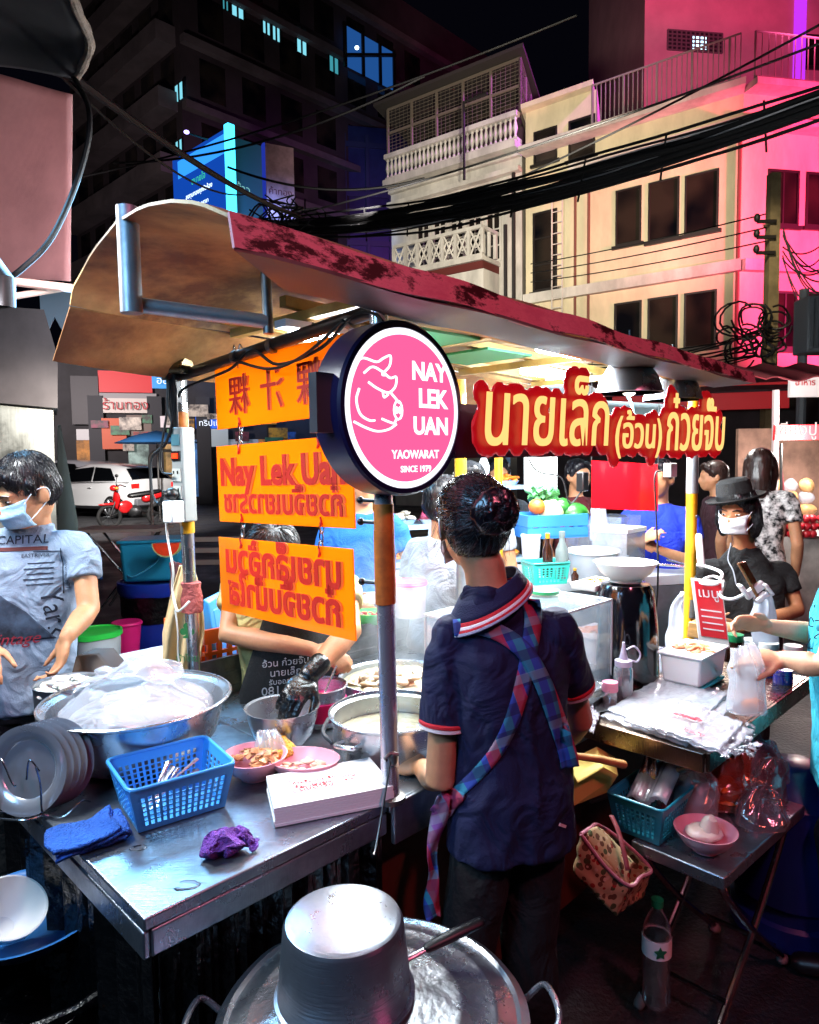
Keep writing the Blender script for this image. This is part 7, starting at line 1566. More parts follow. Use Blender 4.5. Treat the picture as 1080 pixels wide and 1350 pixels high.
# ================================================================== FAR STALLS ON THE STREET
rs2 = thing('sausage_stall', pd(1055, 700, 6.2), 'red fronted street stall with white Thai lettering and packed shelves', 'stall')
o_ = pd(1110, 650, 6.4); o_.z = 0; SA = axes((1, .05, 0), (-.05, 1, 0), ZZ)
part('sign_board', BX(pd(1075, 570, 6.2), (.75, .05, .13), SA), M('stall_red', '#b0141c', .5, emit='#c01820', es=.25), rs2)
text('lettering', 'เชียงปู', pd(1050, 574, 6.16), V3((1, .05, 0)), ZZ, .1, EM('stall_white', '#ffe8e0', 1.1), rs2, fit=.36)
part('back_wall', BX(o_+V3((0, .6, .9)), (1.4, .05, 1.9), SA), M('warm_wall', '#8a6a5a', .8, var=.4, vs=4), rs2); part('counter', BX(o_+V3((0, -.1, .45)), (1.3, .7, .9), SA), M('stall_counter', '#c8c0bc', .5, var=.3, vs=5), rs2)
part('side_post', MB().tube([pd(1022, 700, 6.2)-ZZ*.9, pd(1022, 560, 6.2)+ZZ*.3], .03, 8), M('rail_paint', '#8d7f80'), rs2)
part('awning', MB().sheet(lambda a, b: pd(1010, 500, 5.8)+V3((1.1*a, .9*b, .22*b+.02*math.sin(a*20))), 20, 4, .01), M('dark_red_canvas', '#6a101c', .8), rs2)
random.seed(15)
for i in range(14):
    x, y = 1045+(i % 5)*9+rnd(-2, 2), 684+(i//5)*10; p = pd(x, y, 5.9); solo('apple', MB().ell(p, (.038, .038, .035), n=14, m=10), M('apple_red', '#b81e2c', .35, var=.3, vs=14), 'red apple in the heap at the sausage stall', 'apple', 'red apples heaped at the street stall')
for i in range(9):
    x = 1020+(i % 3)*22; y = 640+(i//3)*16; p = pd(x, y, 6.35); solo('goods_bag', MB().ell(p, (.07, .06, .06), n=16, m=10).rough(.02, 12, i), hbag if i % 2 else M('tan_pack', '#b88a5a', .5, var=.3, vs=12), 'packed goods bag on the sausage stall, shelf %s, place %s' % (['upper', 'middle', 'lower'][i//3], ['near the post', 'central', 'outer'][i % 3]), 'bag', 'goods bags at the street stall')
ws = thing('white_signboard', pd(1060, 510, 7), 'white rectangular signboard with red lettering above the red stall', 'sign'); part('board', BX(pd(1064, 510, 7), (.36, .04, .2), SA), M('sign_white', '#c8c4c4', .6, emit='#d8d0d0', es=.12), ws)
text('lettering', 'อาหาร', pd(1062, 508, 6.96), V3((1, .05, 0)), ZZ, .08, M('red_print', '#c84450'), ws, fit=.2)
hd_ = thing('hooded_lamp', pd(1075, 640, 5.6), 'person-height red umbrella edge by the sausage stall', 'umbrella'); part('umbrella_cloth', MB().sheet(lambda a, b: pd(1028, 590, 5.9)+V3((.10*b*math.sin(a*2)+.02, .05*a, -.75*b)), 10, 10, .006), M('dark_red_canvas', '#6a101c'), hd_); part('pole', MB().tube([pd(1030, 585, 5.9), pd(1030, 700, 5.9)], .012, 8), steel_d, hd_)
fs = thing('rear_fruit_stall', pd(930, 700, 5.8), 'white tiled fruit stall far behind the yellow post', 'stall'); part('counter', BX(pd(925, 722, 5.8), (1.0, .5, .25), SA), M('stall_counter', '#c8c0bc'), fs); part('front', BX(pd(925, 722, 5.9)-ZZ*.5, (.95, .5, .8), SA), M('stall_counter', '#c8c0bc'), fs)
random.seed(18)
for i in range(8): p = pd(875+i*13, 694+rnd(-3, 3), 5.7); solo('mango', MB().ell(p, (.05, .04, .04), n=14, m=10), M('mango_skin', '#d8b880', .5, var=.2, vs=14), 'pale yellow mango in the row on the rear fruit stall', 'mango', 'mangoes on the rear fruit stall')
shp = thing('shop_house', pd(900, 600, 11), 'dark shopfront with awning below the cream corner building', 'shop'); part('shop_wall', BX(V3((5.2, 12.6, 1.4)), (6.5, .3, 2.8), axes((.95, -.3, 0), (.3, .95, 0), ZZ)), M('shop_dark', '#2a2024', .8, var=.5, vs=2), shp); part('shop_awning', MB().sheet(lambda a, b: V3((2.6+4.6*a, 12.6-1.2*a-1.2*b, 2.9-.35*b)), 14, 4, .03), M('shop_awning_cloth', '#3a2a30', .8, var=.3), shp)
part('shop_signboard', BX(V3((4.6, 11.3, 2.5)), (2.6, .08, .4), axes((.95, -.3, 0), (.3, .95, 0), ZZ)), M('stall_red', '#b0141c'), shp)

# ================================================================== THE STREET TO THE REAR OF THE TABLE
# pink tarpaulin wall, awning, hooded stall at the edge
pt_ = M('pink_tarp', '#c8a0a2', .75, var=.15, vs=3, bump=.0); n_t = pt_.node_tree; tc = node(n_t, 'ShaderNodeTexCoord'); wv = node(n_t, 'ShaderNodeTexWave', Scale=60.); wv.bands_direction = 'Z'; n_t.links.new(tc.outputs['Object'], wv.inputs['Vector']); bpn = node(n_t, 'ShaderNodeBump', Strength=.5, Distance=.02); n_t.links.new(wv.outputs['Fac'], bpn.inputs['Height']); n_t.links.new(bpn.outputs[0], n_t.nodes['Principled BSDF'].inputs['Normal'])
c4 = [pd(-160, 60, 4.6), pd(93, 122, 4.2), pd(95, 372, 4.2), pd(-160, 352, 4.6)]
solo('pink_tarpaulin', MB().sheet(lambda a, b: lerp(lerp(c4[0], c4[1], a), lerp(c4[3], c4[2], a), b)+V3((0, .02*math.sin(a*8+b*3), 0)), 30, 20, .008), pt_, 'pink ribbed tarpaulin hung as a side wall above the hooded stall', 'tarpaulin', ang=180)
dw = thing('dark_awning', pd(40, 60, 3.2), 'dark awning with a curled pale edge overhead near the pink tarpaulin', 'awning')
edge = [pd(78, -40, 2.6), pd(98, 0, 2.7), pd(112, 30, 2.8), pd(118, 55, 2.9), pd(112, 85, 3.0), pd(97, 102, 3.1)]
EP = curve(edge, 5); ne = len(EP)-1; lw_ = [pd(-200, -60, 2.9), pd(-200, 60, 3.5)]
part('awning_cloth', MB().sheet(lambda a, b: lerp(EP[int(round(a*ne))], lerp(lw_[0], lw_[1], a), b)+ZZ*(.04*math.sin(b*9)*b), ne, 14, .01), M('awning_dark', '#141014', .8, var=.4, vs=5), dw, 180); part('curled_edge', MB().tube([p+noise.noise_vector(p*9)*.012 for p in EP], [.018+.002*math.sin(i*1.3) for i in range(len(EP))], 10), M('canvas_edge', '#5a4c42', .8, var=.4, vs=16, bump=.5), dw)
c_ = solo('drape_cable', MB().tube(curve([pd(97, 100, 3.1), pd(118, 150, 3.0), pd(108, 220, 3.0), pd(70, 310, 3.0), pd(28, 355, 3.0), pd(-10, 380, 3.0)]), .012, 8), blk, 'thick black cable looping down across the pink tarpaulin', 'cable')
hs = thing('hooded_stall', pd(20, 560, 2.8), 'steel hooded grill stall with brown hood and glowing panel behind the man', 'stall')
part('hood', MB().poly3([pd(-120, 395, 2.9), pd(58, 408, 2.75), pd(76, 470, 2.75), pd(76, 538, 2.75), pd(-120, 520, 2.9)], V3((-.35, .7, .02))), M('hood_steel', '#4a4446', .4, metal=.6, var=.3, vs=3), hs)
part('steel_panel', MB().poly3([pd(-120, 523, 2.95), pd(70, 541, 2.8), pd(76, 740, 2.8), pd(-120, 740, 2.95)], V3((-.15, .3, 0))), STEEL('panel_steel', '#c8c8c4', .4, scratch=(8, 8, .6), var=.25), hs)
part('chimney', MB().tube([pd(4, 405, 2.8), pd(4, 372, 2.8), pd(-20, 340, 2.85)], .045, 14), M('hood_steel', '#4a4446'), hs); part('hood_frame', MB().tube([pd(-60, 362, 3.3), pd(95, 380, 3.3)], .02, 8).tube([pd(10, 392, 3.3), pd(95, 378, 3.4)], .015, 8), M('pale_frame', '#9a948c', .5), hs)
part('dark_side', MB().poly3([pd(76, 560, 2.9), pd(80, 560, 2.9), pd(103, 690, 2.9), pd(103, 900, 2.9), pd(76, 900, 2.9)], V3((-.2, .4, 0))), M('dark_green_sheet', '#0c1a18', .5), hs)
za = thing('zigzag_awning', pd(70, 410, 6), 'blue white zigzag edged awning beyond the hooded stall', 'awning'); zs = [(0, 0), (1, 0), (1, -.4), (.83, -.62), (.66, -.4), (.5, -.62), (.33, -.4), (.16, -.62), (0, -.4)]
part('awning_cloth', MB().prism([(x*.34, y*.5) for x, y in zs], pd(52, 385, 6), V3((1, 0, 0)), ZZ, V3((0, .02, 0))), M('awning_blue', '#7f9cb4', .7), za); part('awning_top', MB().box(pd(52, 385, 6)+V3((.17, .4, .02)), (.36, .8, .02)), M('awning_blue', '#7f9cb4'), za)
# white car
def car(loc, fdir, label, bodycol, k=1., detail=True):
    t = thing('parked_car', loc, label, 'car', 'cars in the street'); f_ = V3(fdir).normalized(); r_ = f_.cross(ZZ); A = axes(f_, -r_, ZZ); loc = V3(loc); bm = M('car_paint_'+bodycol[1:], bodycol, .2, coat=.6)
    P = lambda x, y, z: loc+f_*x*k-r_*y*k+ZZ*z*k
    sec = [(-2.1, .55, .95, .74), (-2.06, .34, 1.05, .80), (-1.6, .27, 1.06, .86), (-.6, .25, 1.0, .88), (.6, .25, .97, .88), (1.4, .27, .9, .86), (1.95, .33, .78, .78), (2.15, .42, .66, .66)]
    mb = MB(); n = 12
    for x, zb, zt, w in sec:
        for y, z in ((-w*.86, zb), (-w, zb+.1), (-w*1.0, (zb+zt)*.5), (-w*.97, zt-.1), (-w*.86, zt), (-w*.4, zt+.03), (w*.4, zt+.03), (w*.86, zt), (w*.97, zt-.1), (w, (zb+zt)*.5), (w, zb+.1), (w*.86, zb)): mb.v.append(P(x, y, z))
    for i in range(len(sec)-1):
        for j in range(n): mb.f.append((i*n+j, i*n+(j+1) % n, (i+1)*n+(j+1) % n, (i+1)*n+j))
    mb.f.append(tuple(range(n))); mb.f.append(tuple((len(sec)-1)*n+j for j in range(n))); part('body', mb, bm, t, 50)
    gh = [(-1.95, 1.0, 1.02, .72), (-1.55, 1.0, 1.4, .64), (-.9, 1.0, 1.5, .63), (-.1, 1.0, 1.52, .63), (.5, .98, 1.42, .64), (1.3, .93, .95, .72)]
    mb = MB()
    for x, zb, zt, w in gh:
        for y, z in ((-.82, zb), (-w, zt-.06), (-w*.8, zt), (w*.8, zt), (w, zt-.06), (.82, zb)): mb.v.append(P(x, y, z))
    for i in range(len(gh)-1):
        for j in range(6): mb.f.append((i*6+j, i*6+(j+1) % 6, (i+1)*6+(j+1) % 6, (i+1)*6+j))
    mb.f.append(tuple(range(6))); mb.f.append(tuple(range(30, 36))); part('cabin', mb, bm, t, 50)
    gl_ = M('car_glass', '#08090c', .06, spec=.8)
    part('rear_window', MB().poly3([P(-1.925, -.62, 1.06), P(-1.925, .62, 1.06), P(-1.60, .54, 1.36), P(-1.60, -.54, 1.36)], (-f_*.02+ZZ*.012)*k), gl_, t); part('windscreen', MB().poly3([P(1.2, -.64, 1.0), P(1.2, .64, 1.0), P(.56, .54, 1.4), P(.56, -.54, 1.4)], (f_*.02+ZZ*.02)*k), gl_, t)
    for s in (-1, 1):
        for xs in (((-1.5, 1.06), (-.55, 1.04), (-.55, 1.42), (-1.2, 1.38)), ((-.48, 1.04), (.9, 1.0), (.4, 1.36), (-.48, 1.43))): part('side_window', MB().poly3([P(x, s*(.845-.27*max(0, (z-1.0))*1.15), z) for x, z in xs], -r_*(.012*s*k)), gl_, t)
        w_ = lambda x: part('wheel', MB().lathe([(.0005, -.1), (.22, -.1), (.31, -.09), (.325, -.06), (.325, .06), (.31, .09), (.22, .1), (.0005, .1)], P(x, s*.8, .325), 28, axes(f_, ZZ, f_.cross(ZZ))), M('tyre_rubber', '#0e0e0f', .8), t)
        for x in (-1.32, 1.36):
            wh_ = w_(x); rm = MB(); c_ = P(x, s*.905, .325)
            for q in range(5): a = q*1.2566; rm.tube([c_+f_*.03*math.cos(a)+ZZ*.03*math.sin(a), c_+(f_*math.cos(a)+ZZ*math.sin(a))*.2*k], .03, 6)
            rm.tube([c_+(f_*math.cos(q*.3142)+ZZ*math.sin(q*.3142))*.205*k for q in range(20)], .022, 6, closed=True); part('rim', rm, M('alloy', '#a8aab0', .3, metal=.8), wh_)
        part('tail_light', MB().box(P(-2.06, s*.66, .9), (.1, .24, .13), A), M('tail_red', '#c8141a', .25, emit='#ff2418', es=.8), t); part('mirror', MB().ell(P(.75, s*.98, 1.02), (.1, .09, .07), A), bm, t); part('door_handle', MB().box(P(-.45, s*.885, .86), (.14, .03, .03), A).box(P(.4, s*.885, .84), (.14, .03, .03), A), bm, t)
    part('number_plate', MB().box(P(-2.12, 0, .72), (.02, .34, .14), A), M('plate_grey', '#a8aab4', .5), t); part('bumper', MB().box(P(-2.12, 0, .46), (.16, 1.5, .2), A), M('bumper_grey', '#6a6a70', .5), t, bevel=.03)
    return t
cl0 = pz(150, 684, 0); car((cl0.x-.86*1.39+.42, cl0.y+.5*1.39+.72, 0), (-.86, .5, 0), 'white hatchback seen from its rear quarter beyond the blue cooler tub', '#d8d8da', 1.05)
cl0 = pz(120, 652, 0); car((-12.2, 25.5, 0), (-.75, .4, 0), 'silver van-like car with red tail lights behind the white hatchback', '#a8acb2', 1.15)
# motorcycle
c = pz(178, 694, 0); mo = thing('motorcycle', c, 'parked red motorcycle with round headlamp before the white hatchback', 'motorcycle'); f_ = V3((-.8, -.6, 0)).normalized(); r_ = f_.cross(ZZ); P = lambda x, y, z: c+f_*x+r_*y+ZZ*z; mred = M('moto_red', '#c01418', .3, coat=.4)
for x in (-.6, .6): 
    w_ = part('wheel', MB().tube([P(x+.26*math.cos(a*.314), 0, .28+.26*math.sin(a*.314)) for a in range(20)], .045, 8, closed=True), M('tyre_rubber', '#0e0e0f'), mo); mb = MB()
    for q in range(9): mb.tube([P(x, 0, .28), P(x+.24*math.cos(q*.7), 0, .28+.24*math.sin(q*.7))], .006, 4)
    part('spoke', mb, hook_s, w_)
part('frame', MB().tube([P(.6, .06, .28), P(.42, .06, .75), P(.38, 0, .98)], .025, 8).tube([P(.6, -.06, .28), P(.42, -.06, .75), P(.38, 0, .98)], .025, 8).tube([P(.4, 0, .75), P(.1, 0, .45), P(-.6, 0, .3)], .035, 8), black_p, mo)
MA = axes(f_, r_, ZZ); part('fairing', MB().ell(P(.42, 0, .68), (.07, .19, .24), MA).ell(P(.22, 0, .5), (.2, .09, .16), MA).ell(P(.6, 0, .58), (.24, .07, .04), MA).rough(.025, 9), mred, mo); part('engine', MB().ell(P(.0, 0, .38), (.2, .14, .15)).rough(.03, 12), M('engine_grey', '#3a3a3c', .4, metal=.7), mo); part('seat', MB().cap([P(.05, 0, .78), P(-.35, 0, .82), P(-.6, 0, .86)], [.11, .12, .1], 14, .6), black_p, mo); part('tail_cowl', MB().cap([P(-.3, 0, .7), P(-.7, 0, .78)], [.12, .08], 12), mred, mo); part('handlebar', MB().tube(curve([P(.28, .36, 1.02), P(.36, .15, 1.06), P(.38, 0, 1.02), P(.36, -.15, 1.06), P(.28, -.36, 1.02)]), .015, 8), hook_s, mo); part('headlamp', MB().ell(P(.47, 0, .98), (.09, .11, .08), MA), M('moto_red', '#c01418'), mo); part('indicator', MB().ell(P(.45, .2, .98), (.05, .05, .04)).ell(P(.45, -.2, .98), (.05, .05, .04)), M('amber', '#d8781a', .3), mo); part('mirror', MB().tube([P(.34, .28, 1.04), P(.3, .34, 1.24)], .008, 6).ell(P(.3, .34, 1.28), (.05, .02, .04)), black_p, mo)
# barrel, cooler, bucket, table, stool
c = pd(210, 860, 5.4); c.z = 0; bd = M('cobalt_plastic', '#15309a', .35, var=.12, vs=6); t = thing('cobalt_barrel', c, 'cobalt blue open barrel carrying the turquoise cooler tub', 'barrel')
part('barrel_body', MB().lathe([(.2, .02), (.22, .05), (.235, .35), (.245, .55), (.27, .6), (.285, .64), (.285, .7), (.26, .705), (.25, .66), (.0005, .62)], c, 40), bd, t)
part('liner', MB().lathe([(.248, .4), (.262, .45), (.262, .57), (.275, .6)], c, 40).rough(.012, 14), M('bin_bag', '#050507'), t)
c2 = c+ZZ*.706; t = thing('cooler_tub', c2, 'turquoise square cooler tub with rope handle on the cobalt barrel', 'tub'); TQ = M('turquoise_tub', '#1f86ac', .3, var=.1, vs=5, sss=.0)
part('tub_body', MB().box(c2+ZZ*.15, (.42, .32, .3), axes((1, .15, 0), (-.15, 1, 0), ZZ), 1.08), TQ, t, bevel=.03); part('tub_rim', MB().box(c2+ZZ*.305, (.48, .37, .025), axes((1, .15, 0), (-.15, 1, 0), ZZ)), TQ, t, bevel=.01); part('rope_handle', MB().tube(curve([c2+V3((-.24, -.1, .1)), c2+V3((-.1, -.21, .05)), c2+V3((.08, -.2, .16)), c2+V3((.12, -.18, .26))]), .007, 6), M('cyan_rope', '#3fa8d0', .6), t)
pm_ = pd(219, 722, 5.0); EXm = axes((1, .1, 0), (-.1, 1, 0), ZZ); t = thing('watermelon_slice', pm_, 'half-round red watermelon slice in front of the cooler tub', 'fruit')
sl_ = [(.1*math.cos(math.pi+k*math.pi/14), .1*math.sin(math.pi+k*math.pi/14)) for k in range(15)]
part('flesh', MB().prism([(x*.92, y*.9) for x, y in sl_], pm_+ZZ*.03, V3((1, .1, 0)), ZZ, V3((0, .05, 0))), M('melon_flesh', '#e0401c', .4, var=.15, vs=20), t); part('rind', MB().prism(sl_+[(x*.925, y*.905-.001) for x, y in sl_[::-1]], pm_+ZZ*.03, V3((1, .1, 0)), ZZ, V3((0, .055, 0))), M('rind_pale', '#a8b878', .5), t)
c = pd(128, 872, 4.6); c.z = .35; t = thing('white_bucket', c-ZZ*.35, 'white plastic bucket with bright green rim behind the man', 'bucket'); part('bucket_body', MB().lathe([(.13, -.33), (.135, -.3), (.155, .12), (.0005, .12)], c, 36), M('white_bucket_plastic', '#b8c4c8', .35, var=.1), t); part('green_rim', MB().lathe([(.158, .11), (.168, .115), (.168, .145), (.155, .15), (.15, .14)], c, 36).rough(.006, 9), M('lime_plastic', '#2fc84a'), t)
c = pd(165, 730, 7.5); t = thing('street_table', V3((c.x, c.y, 0)), 'narrow folding street table with crossed legs behind the barrel', 'table'); tzz = pd(160, 697, 7.5).z
part('table_top', MB().box(V3((c.x, c.y, tzz)), (.9, .5, .03)), M('pale_frame', '#9a948c'), t)
for k in (-1, 1): part('leg', MB().tube([V3((c.x-.35*k, c.y-.15*k, tzz)), V3((c.x+.3*k, c.y+.0, 0.02))], .014, 6).tube([V3((c.x-.35*k, c.y+.2, tzz)), V3((c.x+.3*k, c.y+.25, .02))], .014, 6), hook_s, t)
c = pd(106, 690, 9.5); c.z = 0; t = thing('plastic_stool', c, 'small bright blue plastic stool on the street behind the man', 'stool'); sb = M('stool_blue', '#1f6fd0', .4); part('seat', MB().box(c+ZZ*.43, (.32, .32, .04)), sb, t, bevel=.01)
for sx in (-1, 1):
    for sy in (-1, 1): part('leg', MB().tube([c+V3((sx*.13, sy*.13, .42)), c+V3((sx*.17, sy*.17, 0))], [.03, .022], 8), sb, t)
mb = MB(); p = pd(305, 690, 8); 
t = thing('metal_bench', V3((p.x, p.y, 0)), 'pale metal slatted bench in the street behind the back post', 'bench'); part('slats', MB().box(V3((p.x-.2, p.y, .72)), (1.5, .08, .05)).box(V3((p.x-.2, p.y-.2, .62)), (1.5, .08, .05)).box(V3((p.x-.2, p.y-.3, .5)), (1.5, .08, .05)), M('pale_frame', '#9a948c'), t); part('frame', MB().tube([V3((p.x-.7, p.y-.1, 0)), V3((p.x-.7, p.y-.1, .75))], .03, 6).tube([V3((p.x+.4, p.y-.1, 0)), V3((p.x+.4, p.y-.1, .75))], .03, 6), steel_d, t)
# chopping board and dark cloth by the man
c = L(-.45, .93, .803); t = thing('white_board', c, 'white chopping board lying behind the steel basin', 'board'); part('board', MB().box(pd(190, 872, 2.45), (.32, .22, .03), CART), foam_w, t, bevel=.005)
t = thing('brown_pouch', pd(118, 880, 2.2), 'folded brown pouch next to the hand of the man in grey', 'pouch'); part('pouch', MB().poly3([pd(92, 890, 2.2), pd(100, 864, 2.2), pd(128, 862, 2.25), pd(150, 888, 2.2), pd(120, 893, 2.18)], V3((.02, .08, .0))).rough(.006, 20), M('brown_leather', '#4a3426', .6, var=.3), t, bevel=.006)
# tote bag, red shirt on post, orange crates with blue lid
c = L(.03, .99, 1.0); tt = thing('tote_bag', pd(238, 890, 2.38), 'cream shopping bag with green print hanging at the back post', 'bag'); cm = M('cream_bag', '#d8b888', .6, bump=.3, bs=30, var=.08)
def totef(a, b): 
    w_ = (.02+.05*min(1, b*1.6))*(1+.1*math.sin(b*5)); x = (a-.5)*2*w_; return pd(246-8*b, 745+145*b, 2.34)+V3((x, .018*math.sin(a*14+b*3)*(.4+b)-.01*math.cos(a*3), 0))
part('bag_body', MB().sheet(totef, 40, 24, .004), cm, tt, 180)
for s_, y, sz in (('♣', 838, .05), ('ฟ้าไทย', 872, .03)): text('bag_print', s_, pd(247, y, 2.27), V3((1, -.1, 0)), ZZ, sz, M('green_ink', '#1f6a34', .7), tt)
t = solo('maroon_apron', MB().sheet(lambda a, b: pd(226+22*a*(1-.2*b), 742+95*b, 2.5)+V3((0, .03*math.sin(a*9), 0))+noise.noise_vector(V3((a*4, b*4, 2)))*.015, 20, 20, .005), M('maroon_cloth', '#4a1418', .9, bump=.4, bs=90), 'dark maroon cloth hanging behind the cream bag', 'cloth', ang=180)
def ocrate(c, label):
    t = thing('orange_crate', c, label, 'crate', 'orange crates stacked behind the cart'); m = M('orange_crate_plastic', '#e05a10', .4); mb = MB(); x, y, z = .36, .3, .2; w = .014
    for k in (-1, 1):
        for zz, hh in ((.02, .04), (z-.025, .05), (.075, .012), (.115, .012)):
            mb.box(c+CART @ V3((0, k*(y/2-w/2), zz)), (x, w, hh), CART); mb.box(c+CART @ V3((k*(x/2-w/2), 0, zz)), (w, y-2*w-.001, hh), CART)
        for i in range(9): mb.box(c+CART @ V3((-x/2+.02+(x-.04)*i/8, k*(y/2-w/2), z/2)), (.016, w*.9, z-.06), CART)
        for i in range(8): mb.box(c+CART @ V3((k*(x/2-w/2), -y/2+.03+(y-.06)*i/7, z/2)), (w*.9, .016, z-.06), CART)
    part('crate_wall_lattice', mb, m, t); part('crate_floor', MB().box(c+ZZ*.008, (x-.03, y-.03, .012), CART), m, t)
cb0 = pd(303, 900, 2.62); cb0.z = 0
for i, lab in enumerate(('lowest orange crate of the stack behind the cart', 'second orange crate from the ground behind the cart', 'third orange crate from the ground behind the cart', 'topmost but one orange crate behind the cart', 'topmost orange crate behind the cart')): ocrate(cb0+ZZ*(.205*i), lab)
for k, (x0, y0, lab) in enumerate(((268, 790, 'blue lid standing on edge between the back post and orange crates'), (275, 800, 'second blue lid leaning on the orange crates'))): solo('crate_cover', MB().poly3([pd(x0, y0, 2.46+.03*k), pd(x0+7, y0+5, 2.46+.03*k), pd(x0+22, 893, 2.46+.03*k), pd(x0-2, 890, 2.46+.03*k)], V3((.02, .2, 0))), M('lid_blue', '#2a80c8', .4), lab, 'lid', bevel=.004)
t = thing('pink_tub', pd(168, 845, 5.0), 'hot pink tub on the ground by the cobalt barrel', 'tub'); part('tub_body', MB().lathe([(.08, 0), (.1, .2), (.0005, .2)], V3((pd(168, 845, 5.0).x, 5.0, .25)), 24), M('hot_pink', '#d8207a'), t); part('rim', MB().lathe([(.105, .19), (.11, .2), (.1, .215)], V3((pd(168, 845, 5.0).x, 5.0, .25)), 24), M('hot_pink', '#d8207a'), t)
# shop fronts along the rear of the street
sf = thing('shop_row', pd(170, 560, 27), 'ground floor shopfronts with red, white and blue signboards below the dark tower', 'shop'); SX = V3((.95, .31, 0)); SN = V3((.31, -.95, 0)); SB = axes(SX, -SN, ZZ); s0_ = pd(60, 600, 25); s0_.z = 0
def sbx(x0, x1, z0, z1, d=.1, y=0.): return MB().box(s0_+SX*((x0+x1)/2)+ZZ*((z0+z1)/2)+SN*(y+d/2), (x1-x0, d, z1-z0), SB)
def sxp(x): 
    p = hit(x, 560, s0_, SN); return (p-s0_).dot(SX)
def szp(y, x=170): return hit(x, y, s0_, SN).z
part('shop_wall', sbx(-3, 16, 0, 5.5, .2, -.3), M('shop_wall_mix', '#28282c', .7, var=.5, vs=.8), sf)
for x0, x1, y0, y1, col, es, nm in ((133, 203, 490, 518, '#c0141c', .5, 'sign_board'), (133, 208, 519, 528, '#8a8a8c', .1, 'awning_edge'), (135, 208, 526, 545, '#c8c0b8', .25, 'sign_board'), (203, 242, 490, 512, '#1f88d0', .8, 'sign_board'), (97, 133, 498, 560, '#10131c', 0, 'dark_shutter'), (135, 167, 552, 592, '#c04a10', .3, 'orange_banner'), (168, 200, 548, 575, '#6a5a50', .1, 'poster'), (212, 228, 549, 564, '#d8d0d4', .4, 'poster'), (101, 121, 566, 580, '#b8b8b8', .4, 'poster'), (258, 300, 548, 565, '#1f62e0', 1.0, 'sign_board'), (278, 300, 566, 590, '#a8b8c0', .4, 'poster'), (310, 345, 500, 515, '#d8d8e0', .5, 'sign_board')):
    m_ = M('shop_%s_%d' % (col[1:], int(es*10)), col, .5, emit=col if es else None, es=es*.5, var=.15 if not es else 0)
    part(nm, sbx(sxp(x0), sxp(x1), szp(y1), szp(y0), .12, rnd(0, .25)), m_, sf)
text('lettering', 'ร้านทอง', s0_+SX*sxp(168)+ZZ*(szp(541))+SN*.5, SX, ZZ, .4, M('red_print', '#c84450'), sf, fit=1.5)
text('lettering', 'ทริปเปิล', s0_+SX*sxp(279)+ZZ*(szp(562))+SN*.5, SX, ZZ, .4, EM('sign_letter_white', '#e8f0ff', 1.2), sf, fit=.9)
text('lettering', 'ออก', s0_+SX*sxp(221)+ZZ*(szp(507))+SN*.5, SX, ZZ, .4, EM('sign_letter_white', '#e8f0ff', 1.2), sf, fit=.6)
for i, (x0, x1, col, es) in enumerate(((100, 130, '#c8863a', .5), (168, 200, '#a8c8c0', .35), (205, 240, '#d8b070', .45), (242, 262, '#4a8ad0', .5), (300, 340, '#b8c8d8', .3), (340, 400, '#d89850', .25))): part('lit_interior', sbx(sxp(x0), sxp(x1), .3, szp(580), .1, .0), M('interior_%d' % i, col, .6, col2='#1a1410', vs=2.2, emit=col, es=es*.4), sf)
for i in range(30):
    x = rnd(98, 400); y = rnd(500, 600)
    if 120 < x < 240 and y < 552: continue
    w_ = rnd(.3, .8); h_ = rnd(.2, .5); col = random.choice(['#c83028', '#d8d0c0', '#2a70c0', '#d8a030', '#3a8a60', '#8a3050']); X_s = sxp(x); Z_s = szp(y)
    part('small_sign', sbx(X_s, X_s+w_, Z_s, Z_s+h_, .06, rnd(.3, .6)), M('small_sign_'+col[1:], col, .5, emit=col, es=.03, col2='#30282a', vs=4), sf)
for x in (268, 205, 128): part('shop_column', sbx(sxp(x)-.25, sxp(x)+.25, 0, 4, .3, .0), M('shop_column_dark', '#20242c', .6), sf)
p = pd(207, 582, 20); um = thing('street_parasol', V3((p.x, p.y, 0)), 'flat blue street parasol beyond the white hatchback', 'parasol'); part('canopy', MB().lathe([(1.1, 0), (1.12, .02), (.6, .22), (.0005, .36)], V3((p.x, p.y, p.z-.05)), 16), M('parasol_blue', '#2f6fae', .7), um); part('pole', MB().tube([V3((p.x, p.y, 0)), V3((p.x, p.y, p.z+.25))], .03, 8), steel_d, um)
t = thing('street_post', pd(201, 690, 12), 'thin bent metal post before the motorcycle', 'post'); pz0 = pd(201, 690, 12); part('post', MB().tube(curve([V3((pz0.x, pz0.y, 0)), V3((pz0.x, pz0.y, 1.3)), V3((pz0.x+.03, pz0.y, 1.75)), V3((pz0.x+.4, pz0.y, 1.8))]), .025, 8), M('pale_frame', '#9a948c'), t)

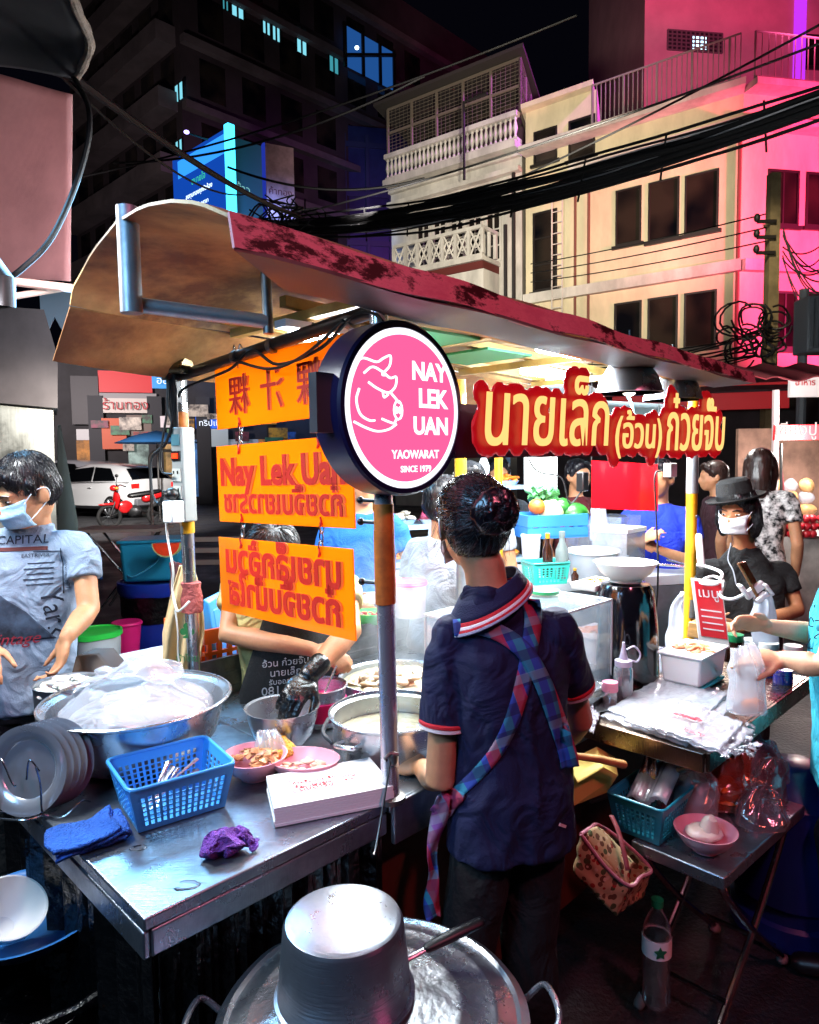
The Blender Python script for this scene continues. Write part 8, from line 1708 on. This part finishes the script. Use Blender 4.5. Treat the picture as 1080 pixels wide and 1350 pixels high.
# steam rising from the pans
sv = bpy.data.materials.new('steam_vapour'); sv.use_nodes = True; n_t = sv.node_tree; n_t.nodes.clear()
so = node(n_t, 'ShaderNodeOutputMaterial'); pv = node(n_t, 'ShaderNodeVolumePrincipled'); n_t.links.new(pv.outputs[0], so.inputs['Volume']); pv.inputs['Color'].default_value = (.95, .97, 1, 1)
tc = node(n_t, 'ShaderNodeTexCoord'); mp2 = node(n_t, 'ShaderNodeMapping'); mp2.inputs['Scale'].default_value = (1, 1, .55); n_t.links.new(tc.outputs['Object'], mp2.inputs[0])
nz = node(n_t, 'ShaderNodeTexNoise', Scale=7., Detail=3., Distortion=1.2); n_t.links.new(mp2.outputs[0], nz.inputs['Vector'])
vm = node(n_t, 'ShaderNodeVectorMath', operation='MULTIPLY'); vm.inputs[1].default_value = (3.1, 3.1, 3.6); n_t.links.new(tc.outputs['Object'], vm.inputs[0]); va = node(n_t, 'ShaderNodeVectorMath', operation='ADD'); va.inputs[1].default_value = (0, 0, -.85); n_t.links.new(vm.outputs[0], va.inputs[0])
ln = node(n_t, 'ShaderNodeVectorMath', operation='LENGTH'); n_t.links.new(va.outputs[0], ln.inputs[0])
mr = node(n_t, 'ShaderNodeMapRange'); mr.inputs[1].default_value = .3; mr.inputs[2].default_value = .95; mr.inputs[3].default_value = 1; mr.inputs[4].default_value = 0; n_t.links.new(ln.outputs['Value'], mr.inputs[0])
m2n = node(n_t, 'ShaderNodeMapRange'); m2n.inputs[1].default_value = .45; m2n.inputs[2].default_value = .75; m2n.inputs[3].default_value = 0; m2n.inputs[4].default_value = 3.2; n_t.links.new(nz.outputs[0], m2n.inputs[0])
mu = node(n_t, 'ShaderNodeMath', operation='MULTIPLY'); n_t.links.new(mr.outputs[0], mu.inputs[0]); n_t.links.new(m2n.outputs[0], mu.inputs[1]); n_t.links.new(mu.outputs[0], pv.inputs['Density'])
stm = solo('steam', MB().ell(L(.44, .44, 1.12), (.32, .3, .24), n=24, m=16), sv, None, None, None, 'stuff')

bpy.data.scenes.remove(TMP)
